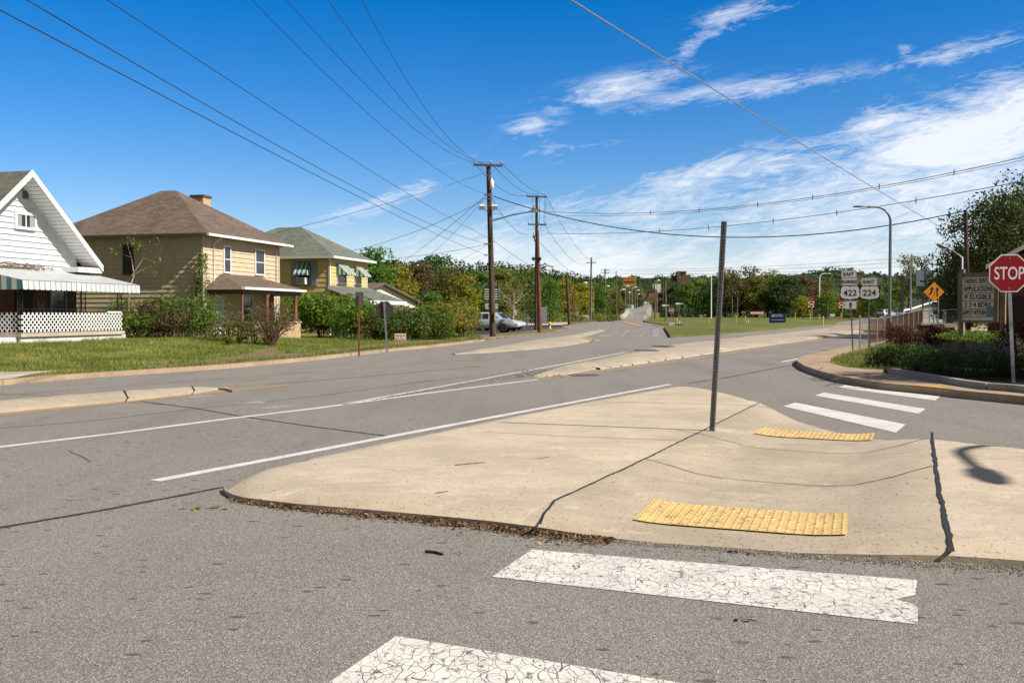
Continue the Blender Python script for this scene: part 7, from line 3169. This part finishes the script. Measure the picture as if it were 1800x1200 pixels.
YM = [(1190, 573, 560.5, 150, 0, 'yellow marker post beside the white arrow sign'), (1246, 570, 560, 170, 0, 'yellow marker post at the foot of the white street lamp'), (1294.5, 568, 556, 165, 0, 'yellow marker post between the two grey steel posts'),
      (1312.5, 569, 557, 165, -.25, 'leaning yellow and white marker post left of the dark blue banner'), (1397, 561, 551, 190, .1, 'yellow marker post right of the dark blue banner'), (1424, 561.5, 551.5, 185, 0, 'yellow marker post under the red no entry signs'),
      (1446.5, 573.5, 557.5, 120, 0, 'yellow marker post standing on the long median'), (1135.5, 563, 557, 230, 0, 'yellow topped marker left of the field edge'), (1140, 560, 553, 245, 0, 'white and yellow marker left of the field edge pole'), (1155.5, 562, 554.5, 235, 0, 'orange topped marker right of the field edge pole'),
      (1478, 558, 551, 200, 0, 'yellow marker post below the second no entry signs')]
for (px, pyb, pyt, Y, lean, lab) in YM:
    b = P(px, pyb, Y)
    root = thing('marker_post', lab, 'marker post', b, 0, 'yellow marker posts')
    h = P(px, pyt, Y).z - b.z
    mb = MB()
    mb.tube([(0, 0, -.1), (lean * h, 0, h)], [.075, .075], 8)
    mb.build('tube', M_YELLOW, root)
    mb = MB()
    mb.tube([(lean * h, 0, h), (lean * h * 1.03, 0, h + .12)], [.078, .05], 8)
    mb.build('cap', M_YELLOW if lean == 0 else M_SIGNWHITE, root)
for (px, pyb, pyt, Y, lab) in ((1194.3, 574, 563.5, 150, 'white marker post with a red top behind the small white yard sign'), (1315, 569.5, 561, 164, 'short white stub post beside the leaning marker')):
    b = P(px, pyb, Y)
    root = thing('white_post', lab, 'marker post', b, 0, 'white marker posts')
    h = P(px, pyt, Y).z - b.z
    mb = MB()
    mb.tube([(0, 0, -.1), (0, 0, h)], .075, 8)
    mb.build('tube', M_SIGNWHITE, root)
    mb = MB()
    mb.tube([(0, 0, h), (0, 0, h + .1)], [.08, .05], 8)
    mb.build('cap', M_RED, root)

# ---- direction sign behind the tallest pole
Y = P1Y + 16
b = P(868, 586, Y)
b.z = .05
ds = thing('direction_sign', 'stack of green direction strips with a framed arrow plate behind the tallest pole', 'road sign', b)
k = Y / FPX
c0 = P(864, 523, Y) - b
M_GREENSIGN = plain('sign_green', (0.02, 0.07, 0.05), .5)
mb = MB()
mb.bar((c0.x + .1, .06, -.2), (c0.x + .1, .06, c0.z + 21 * k), .1, .08, (0, 1, 0))
mb.build('post', M_GALV_DULL, ds)
mb = MB()
mb.box(c0.x - 13 * k, c0.x + 13 * k, 0, .02, c0.z - 4 * k, c0.z + 21 * k)
mb.build('panel', M_GREENSIGN, ds)
mb = MB()
mb.box(c0.x + 12.2 * k, c0.x + 13.8 * k, -.06, -.001, c0.z - 4 * k, c0.z + 21 * k)
mb.build('edge', M_GALV, ds)
for i in range(5):
    mb = MB()
    mb.box(c0.x - 12.5 * k, c0.x + 11 * k, -.03, -.001, c0.z + (-3 + i * 4.1) * k, c0.z + (-1.3 + i * 4.1) * k)
    mb.build('strip', plain('strip_pale', (.62, .60, .52), .5), ds)
c1 = P(864, 538, Y) - b
mb = MB()
face(mb, rrect(25.5 * k, 12.5 * k, .1, c1.x, c1.z), 0, .02)
pl_ = mb.build('plate', M_BLACK, ds)
mb = MB()
face(mb, rrect(23 * k, 10.3 * k, .1, c1.x, c1.z), -.008, -.001)
mb.build('plate_face', plain('plate_pale_green', (.38, .42, .38), .5), pl_)
mb = MB()
x_ = c1.x - 4.2 * k
face(mb, [(x_ - .8 * k, c1.z - 3.5 * k), (x_ + .8 * k, c1.z - 3.5 * k), (x_ + .8 * k, c1.z + .5 * k), (x_ + 2 * k, c1.z + .5 * k), (x_, c1.z + 4 * k), (x_ - 2 * k, c1.z + .5 * k), (x_ - .8 * k, c1.z + .5 * k)], -.014, -.0085)
mb.build('arrow', M_BLACK, pl_)

# ---- little signs, hydrant and rails by the forecourt
for (px, pyb, pyt, Y, w, h, m, lab) in ((906.5, 560.5, 545, 118, 2.4, 8.5, M_SIGNWHITE, 'narrow white sign above the parked cars'), (922.5, 566, 544.5, 118, 4, 8, M_GALV_DULL, 'small grey pentagon sign back left of the twin poles'), (938, 566, 545.5, 118, 4, 6, M_SIGNBACK, 'small dark sign back touching the second pole'), (1014, 562, 548, 170, 5, 7, M_GALV, 'grey sign back by the leaning orange pole')):
    small_sign(px, pyb, pyt, Y, w, h, lab, m, post_r=.035, group='small signs by the forecourt')
b = P(954.5, 568, 112)
root = thing('sign_board', 'tall dark board standing right behind the twin poles', 'sign board', b, R(35))
mb = MB()
mb.box(-.5, .5, 0, .06, -.05, 1.9)
mb.build('panel', plain('slate_panel', (.10, .115, .13), .6), root)
for s in (-1, 1):
    mb = MB()
    mb.box(s * .53 - .03, s * .53 + .03, -.01, .07, -.1, 2.0)
    mb.build('post', M_GALV_DULL, root)
hb = G(966.5, 577.5, .0)
hy = thing('fire_hydrant', 'yellow fire hydrant on the kerb right of the twin poles', 'hydrant', hb)
mb = MB()
mb.lathe([(.17, 0), (.17, .06), (.11, .08), (.11, .5), (.15, .52), (.15, .56), (.11, .58)], 0, 0, 12)
mb.build('barrel', M_YELLOW, hy)
mb = MB()
mb.lathe([(.12, .58), (.11, .66), (.06, .73), (.03, .75), (.03, .8), (.001, .8)], 0, 0, 12)
mb.build('bonnet', M_YELLOW, hy)
for s in (-1, 1):
    mb = MB()
    mb.tube([(s * .1, 0, .4), (s * .2, 0, .4)], .06, 8)
    mb.build('nozzle', M_YELLOW, hy)
a, b2 = P(913, 577, 104), P(941, 575.5, 108)
rr_ = thing('pipe_railing', 'grey pipe railing between the parked cars and the twin poles', 'railing', (a.x, a.y, 0), math.atan2(b2.y - a.y, b2.x - a.x))
Lr = (b2 - a).length
for kx in range(5):
    mb = MB()
    mb.tube([(Lr * kx / 4, 0, 0), (Lr * kx / 4, 0, 1.05)], .03, 6)
    mb.build('post', M_GALV_DULL, rr_)
for z in (1.04, .6):
    mb = MB()
    mb.tube([(0, 0, z), (Lr, 0, z)], .025, 6)
    mb.build('rail', M_GALV_DULL, rr_)
for (px, py, Y, w, lab) in ((1028, 560, 205, 2.4, 'white tarpaulin covered load behind the single armed pole'), (1056, 558.5, 240, 2.0, 'pale low container beside the two armed pole')):
    b = P(px, py, Y)
    root = thing('container', lab, 'container', b)
    mb = MB()
    k = Y / FPX
    face(mb, [(-9 * k, -.5), (9 * k, -.5), (9 * k, 3.6 * k), (5 * k, 5.4 * k), (-6 * k, 6 * k), (-9 * k, 4.4 * k)], 0, 2)
    mb.build('body', M_SIGNWHITE, root, .1)

# ================================================================== vehicles
M_TYRE = plain('tyre', (.018, .018, .019), .8)
M_RIM = plain('rim', (.42, .43, .45), .35, .7)
M_CARGLASS = mat_glass('car_glass', (.018, .022, .026), .06)
M_LIGHT = plain('headlight', (.62, .64, .66), .15, .2)
M_TAIL = plain('tail_light', (.25, .012, .012), .3)


def paint(name, col):
    t = NT(name)
    n = t.noise(2.0, 2)
    t.b.inputs['Coat Weight'].default_value = .7
    t.b.inputs['Coat Roughness'].default_value = .08
    return t.done(t.mix(t.step(n, .3, .7), tuple(x * .92 for x in col), col), .35, .25, .5)


def vehicle(name, label, cat, loc, rz, st, hw, wheels, wr, pmat, glass, group=None, bed=None):
    """st: stations (x, z bottom, z belt, z roof, roof half-width); nose towards +x"""
    root = thing(name, label, cat, loc, rz, group)
    mb = MB()
    vs = []
    for (x, z0, zb, zr, wr_, wsc) in st:
        w = hw * wsc
        ring = [(w * .86, z0), (w * .98, z0 + .12), (w, (z0 + zb) * .52), (w * .97, zb), (wr_, zr - .05 if zr - zb > .1 else zr), (wr_ * .86, zr)]
        vs += [(x, y, z) for y, z in ring] + [(x, -y, z) for y, z in ring[::-1]]
    n = 12
    fs = []
    for i in range(len(st) - 1):
        for k in range(n):
            fs.append((n * i + k, n * i + (k + 1) % n, n * (i + 1) + (k + 1) % n, n * (i + 1) + k))
    fs += [tuple(range(n)), tuple(range(n * len(st) - n, n * len(st)))]
    mb.add(vs, fs, True)
    body = mb.build('body', pmat, root)
    m = body.modifiers.new('edges', 'EDGE_SPLIT')
    m.split_angle = R(40)
    for (i, j, u0, u1) in glass:                      # side glass between stations i and j
        for s in (-1, 1):
            g = MB()
            pa3 = [Vector((st[q][0], s * hw * st[q][5] * .97, st[q][2])) for q in (i, j)]
            pb3 = [Vector((st[q][0], s * st[q][4], st[q][3] - .05)) for q in (i, j)]
            o_ = Vector((0, s * .012, .004))
            lo = [pa3[0].lerp(pa3[1], t) for t in (u0, u1)]
            hi = [pb3[0].lerp(pb3[1], t) for t in (u0, u1)]
            g.add([lo[0].lerp(hi[0], .10) + o_, lo[1].lerp(hi[1], .10) + o_, lo[1].lerp(hi[1], .88) + o_, lo[0].lerp(hi[0], .88) + o_], [(0, 1, 2, 3)])
            g.build('side_window', M_CARGLASS, root)
    # wind screens: where the roof line climbs or falls steeply
    for i in range(len(st) - 1):
        a_, b_ = st[i], st[i + 1]
        if abs(a_[3] - b_[3]) > .28 and abs(a_[0] - b_[0]) < 1.2:
            g = MB()
            wa, wb = a_[4] * .82, b_[4] * .82
            nrm = Vector((-(b_[3] - a_[3]), 0, b_[0] - a_[0])).normalized() * .012
            pa3 = [Vector((a_[0], s * wa, a_[3])) for s in (-1, 1)]
            pb3 = [Vector((b_[0], s * wb, b_[3])) for s in (-1, 1)]
            q = [pa3[0].lerp(pb3[0], .1) + nrm, pa3[1].lerp(pb3[1], .1) + nrm, pb3[1].lerp(pa3[1], .12) + nrm, pb3[0].lerp(pa3[0], .12) + nrm]
            g.add(q, [(0, 1, 2, 3)])
            g.build('windscreen', M_CARGLASS, root)
    for x in wheels:
        for s in (-1, 1):
            w = thing_part('wheel', root)
            mb = MB()
            y0, y1 = s * (hw - .20), s * (hw + .015)
            pr = [(wr * .62, y0), (wr * .95, y0), (wr, y0 + (y1 - y0) * .2), (wr, y0 + (y1 - y0) * .8), (wr * .94, y1), (wr * .64, y1)]
            N = 20
            vv = [(x + r * math.cos(2 * math.pi * k / N), y, wr + r * math.sin(2 * math.pi * k / N)) for r, y in pr for k in range(N)]
            ff = [(N * i + k, N * i + (k + 1) % N, N * (i + 1) + (k + 1) % N, N * (i + 1) + k) for i in range(len(pr) - 1) for k in range(N)]
            mb.add(vv, ff, True)
            mb.build('tyre', M_TYRE, w)
            mb = MB()
            yy = s * (hw - .01)
            vv = [(x, yy, wr)] + [(x + (wr * .63 if k % 2 == 0 else wr * .40) * math.cos(2 * math.pi * k / 20), yy - (0 if k % 2 == 0 else s * .02), wr + (wr * .63 if k % 2 == 0 else wr * .40) * math.sin(2 * math.pi * k / 20)) for k in range(20)]
            mb.add(vv, [(0, 1 + k, 1 + (k + 1) % 20) for k in range(20)])
            mb.build('rim', M_RIM, w)
            mb = MB()
            mb.add([(x + wr * .63 * math.cos(2 * math.pi * k / 20), yy - s * .05, wr + wr * .63 * math.sin(2 * math.pi * k / 20)) for k in range(20)], [list(range(20))])
            mb.build('hub_well', M_BLACK, w)
            # dark wheel arch just proud of the body side
            mb = MB()
            aa = [math.pi * k / 10 for k in range(11)]
            vv = [(x + wr * 1.16 * math.cos(a), s * (hw + .004), wr + wr * 1.16 * math.sin(a)) for a in aa] + [(x - wr * 1.16, s * (hw + .004), wr * .7), (x + wr * 1.16, s * (hw + .004), wr * .7)]
            mb.add(vv, [list(range(len(vv)))])
            mb.build('wheel_arch', M_BLACK, root)
    x0, x1 = st[0], st[-1]
    for s in (-1, 1):
        mb = MB()
        z = x1[2] - .02
        mb.box(x1[0] - .22, x1[0] + .015, s * hw * .62 - .18, s * hw * .62 + .18, z - .24, z - .06)
        mb.build('headlight', M_LIGHT, root, .02)
        mb = MB()
        z = x0[2]
        mb.box(x0[0] - .015, x0[0] + .12, s * hw * .82 - .09, s * hw * .82 + .09, z - .32, z - .02)
        mb.build('tail_light', M_TAIL, root, .02)
    mb = MB()
    mb.box(x1[0] - .1, x1[0] + .07, -hw * .9, hw * .9, x1[1] + .06, x1[1] + .28)
    mb.build('bumper', M_GALV_DULL if bed else pmat, root, .03)
    mb = MB()
    mb.box(x0[0] - .06, x0[0] + .1, -hw * .9, hw * .9, x0[1] + .04, x0[1] + .26)
    mb.build('bumper', M_GALV_DULL if bed else M_BLACK, root, .03)
    if bed:
        mb = MB()
        mb.box(bed[0], bed[1], -hw * .82, hw * .82, bed[2] + .002, bed[2] + .006)
        mb.build('bed_liner', M_BLACK, root)
    mb = MB()
    for s in (-1, 1):
        mb.box(st[-3][0] - .55, st[-3][0] - .35, s * (hw + .02), s * (hw + .2), st[-3][2] + .02, st[-3][2] + .2)
    mb.build('mirror', pmat, root)
    return root


def thing_part(name, parent):
    e = bpy.data.objects.new(name, None)
    e.empty_display_size = .2
    link(e)
    e.parent = parent
    return e


pickup_st = [(-2.75, .48, 1.08, 1.09, .78, .95), (-2.6, .42, 1.10, 1.11, .80, 1), (-.82, .40, 1.10, 1.11, .80, 1), (-.72, .40, 1.12, 1.74, .66, 1), (.50, .40, 1.12, 1.76, .66, 1), (1.12, .40, 1.14, 1.18, .78, 1), (2.3, .42, 1.10, 1.13, .77, 1), (2.55, .44, 1.06, 1.09, .74, .97), (2.66, .50, .92, .94, .70, .93)]
suv_st = [(-2.3, .45, 1.0, 1.02, .72, .92), (-2.2, .36, 1.05, 1.2, .68, .97), (-1.9, .34, 1.06, 1.66, .62, 1), (.3, .32, 1.06, 1.72, .62, 1), (1.25, .32, 1.04, 1.08, .74, 1), (2.0, .34, .96, .99, .70, .98), (2.3, .42, .80, .82, .6, .90)]
sedan_st = [(-2.35, .42, .92, .94, .70, .9), (-2.2, .34, 1.0, 1.04, .72, .97), (-1.55, .32, .98, 1.06, .70, 1), (-.85, .3, .97, 1.42, .58, 1), (.25, .3, .96, 1.45, .58, 1), (1.1, .3, .96, 1.0, .72, 1), (1.95, .32, .86, .88, .68, .97), (2.3, .4, .70, .72, .58, .88)]
SILVER = paint('silver_paint', (.50, .53, .57))
PALE = paint('pale_silver_paint', (.66, .68, .70))
DARK = paint('dark_blue_paint', (.035, .045, .07))
p = P(851.5, 584, 82)
vehicle('pickup_truck', 'silver pickup truck parked half behind the tallest pole', 'pickup', (p.x, 84.5, .006), R(-9), pickup_st, .93, (-1.75, 1.72), .39, SILVER, ((3, 4, .06, .46), (3, 4, .52, .95)), bed=(-2.6, -.85, 1.11))
p = P(872, 580, 91.5)
vehicle('parked_suv', 'dark blue car with pale nose parked beyond the silver pickup', 'car', (p.x, 91.5, .006), R(-26), suv_st, .9, (-1.4, 1.42), .34, PALE, ((2, 3, .04, .44), (2, 3, .49, .95)))
p = P(884, 579, 98)
vehicle('parked_car', 'white front of the farthest parked car beside the pipe railing', 'car', (p.x, 99, .006), R(-28), sedan_st, .88, (-1.4, 1.42), .32, PALE, ((3, 4, .04, .48), (3, 4, .53, .96)))
hd = math.atan2(83, 30)


def road_pt(px, py, Y):
    return P(px, py, Y)


vehicle('driving_suv', 'silver suv driving away on the right hand road', 'car', P(1557, 559, 186), hd + R(-28), suv_st, .92, (-1.4, 1.42), .36, SILVER, ((2, 3, .04, .44), (2, 3, .49, .95)))
vehicle('driving_car', 'dark car with bright reflections ahead of the silver suv', 'car', P(1582, 558.5, 190), hd + R(-62), sedan_st, .9, (-1.4, 1.42), .34, DARK, ((3, 4, .04, .48), (3, 4, .53, .96)))

# ================================================================== litter
def pebbles(pts, sizes, r):
    """little octahedra"""
    pts = np.asarray(pts)
    n = len(pts)
    s = np.asarray(sizes)[:, None]
    A = r.uniform(0, 6.28, n)
    ax_ = np.stack([np.cos(A), np.sin(A), np.zeros(n)], 1) * s * r.uniform(.7, 1.3, (n, 1))
    ay_ = np.stack([-np.sin(A), np.cos(A), np.zeros(n)], 1) * s * r.uniform(.5, 1, (n, 1))
    az_ = np.stack([np.zeros(n), np.zeros(n), np.ones(n)], 1) * s * r.uniform(.3, .8, (n, 1))
    T = []
    for i in (-1, 1):
        for j in (-1, 1):
            for k in (-1, 1):
                f = (pts + ax_ * i, pts + ay_ * j, pts + az_ * k)
                T.append(np.stack(f if i * j * k > 0 else f[::-1], 1))
    return np.concatenate(T).reshape(-1, 3)


r = np.random.default_rng(200)
M_LITTER = mat_leaf('dead_leaves', (0.05, 0.028, 0.016), (0.17, 0.105, 0.055), (0.42, 0.31, 0.19), .1, 8)
M_STONE = mat_leaf('stones', (0.06, 0.052, 0.044), (0.24, 0.205, 0.165), (0.46, 0.40, 0.33), 0.0, 9)
edge = [Vector(q) for q in gp(isl_near)]


def along(pts, t):
    seg = [(pts[i + 1] - pts[i]).length for i in range(len(pts) - 1)]
    L_ = sum(seg) * t
    for i, s in enumerate(seg):
        if L_ <= s:
            d = (pts[i + 1] - pts[i]).normalized()
            return pts[i].lerp(pts[i + 1], L_ / s), Vector((d.y, -d.x))
        L_ -= s
    d = (pts[-1] - pts[-2]).normalized()
    return pts[-1], Vector((d.y, -d.x))


lead = edge[2:11]
pp = []
for i in range(3600):
    t = r.random() ** .65
    c, nv = along(lead, t)
    w = (.03 + .12 * t * r.random()) * abs(r.normal())
    c = c + nv * (w + .005)
    pp.append((c.x, c.y, .004 + .022 * r.random() * math.exp(-w * 9)))
pp = np.array(pp)
up = np.tile(np.array([0, 0, 1.0]), (len(pp), 1))
tag(np_mesh('leaf_litter', leaf_quads(pp, up, .032, r, .4, .55, .6), 4, M_LITTER), kind='stuff')
pp, sz = [], []
tail_e = edge[10:]
for i in range(2600):
    t = r.random()
    c, nv = along(tail_e, t)
    w = abs(r.normal()) * .07 * (.5 + t)
    c = c + nv * (w + .004)
    pp.append((c.x, c.y, .004))
    sz.append(r.uniform(.003, .010))
mt = [Vector(q) for q in gp([(640, 706), (750, 686.5), (850, 670), (935, 655), (985, 650)])]
for i in range(2600):
    t = r.random() ** .7
    c, nv = along(mt, t)
    c = c + nv * r.normal() * (.05 + .36 * t)
    pp.append((c.x, c.y, .006))
    sz.append(r.uniform(.004, .014))
for i in range(240):
    c = G(r.uniform(905, 990), r.uniform(650, 664))
    pp.append((c.x, c.y, .03))
    sz.append(r.uniform(.012, .034))
for i in range(300):
    c = G(r.uniform(1080, 1560), 890 + 90 * r.random() ** .6, .03)
    pp.append((c.x, c.y, isl_zf(c.x, c.y) + .004))
    sz.append(r.uniform(.002, .007))
for i in range(260):
    c = G(r.uniform(420, 1700), r.uniform(690, 930), .08)
    if inside(isl)(c.x, c.y):
        pp.append((c.x, c.y, isl_zf(c.x, c.y) + .003))
        sz.append(r.uniform(.003, .009))
for i in range(700):
    c = G(r.uniform(-50, 1850), r.uniform(880, 1230))
    if not inside(isl)(c.x, c.y):
        pp.append((c.x, c.y, .003))
        sz.append(r.uniform(.002, .006))
tag(np_mesh('gravel', pebbles(pp, sz, r), 3, M_STONE), kind='stuff')
# a few single scraps
for (q0, q1, rad, m, nm, lab, cat) in (((748, 971), (779, 976), .011, M_BLACK, 'rubber_strip', 'short black rubber strip lying on the asphalt below the island', 'strip'),
                                      ((800, 817), (853, 812), .007, M_TWIG, 'twig', 'longest dry twig lying on the island near the painted line', 'twig'),
                                      ((766, 866), (788, 863), .006, M_TWIG, 'twig', 'short dry twig lying nearest the island gutter', 'twig'),
                                      ((945, 806), (966, 802), .005, M_TWIG, 'twig', 'dry twig lying in the middle of the island', 'twig')):
    a, b2 = G(*q0, .0), G(*q1, .0)
    zq = (isl_zf(a.x, a.y) if nm == 'twig' else 0) + rad * .8
    if nm == 'twig':
        a, b2 = G(*q0, zq), G(*q1, zq)
    mb = MB()
    m_ = a.lerp(b2, .5) + Vector((.01, .015, 0))
    mb.tube([(a.x, a.y, zq), (m_.x, m_.y, zq), (b2.x, b2.y, zq)], [rad, rad * .9, rad * .6], 5)
    tag(mb.build(nm, m), lab, cat)
for (px, py, m, lab, nm, sz_, n_) in ((357, 889, L_BRIGHT, 'green leaf spray lying on the asphalt left of the island', 'fallen_leaf', .07, 12), (1188, 911, M_RED, 'tiny red scrap on the near tactile plate', 'red_scrap', .02, 3), (937, 953, M_ORANGE, 'orange fallen leaf in the gutter litter', 'fallen_leaf', .05, 2), (1303, 968, M_BLACK, 'dark scrap at the kerb above the near crosswalk stripe', 'dark_scrap', .045, 5), (1303, 1085, M_TWIG, 'crumpled brown leaf below the near crosswalk stripe', 'fallen_leaf', .045, 6)):
    c = G(px, py, .02)
    zz_ = isl_zf(c.x, c.y) + .016 if nm == 'red_scrap' else .012
    pts = np.array([[c.x, c.y, zz_]]) + r.normal(size=(n_, 3)) * np.array([sz_ * .8, sz_ * .5, .003])
    o = np_mesh(nm, leaf_quads(pts, np.tile([0, 0, 1.0], (n_, 1)), sz_, r, .5, .35), 4, m)
    tag(o, lab, 'leaf' if nm == 'fallen_leaf' else 'scrap')
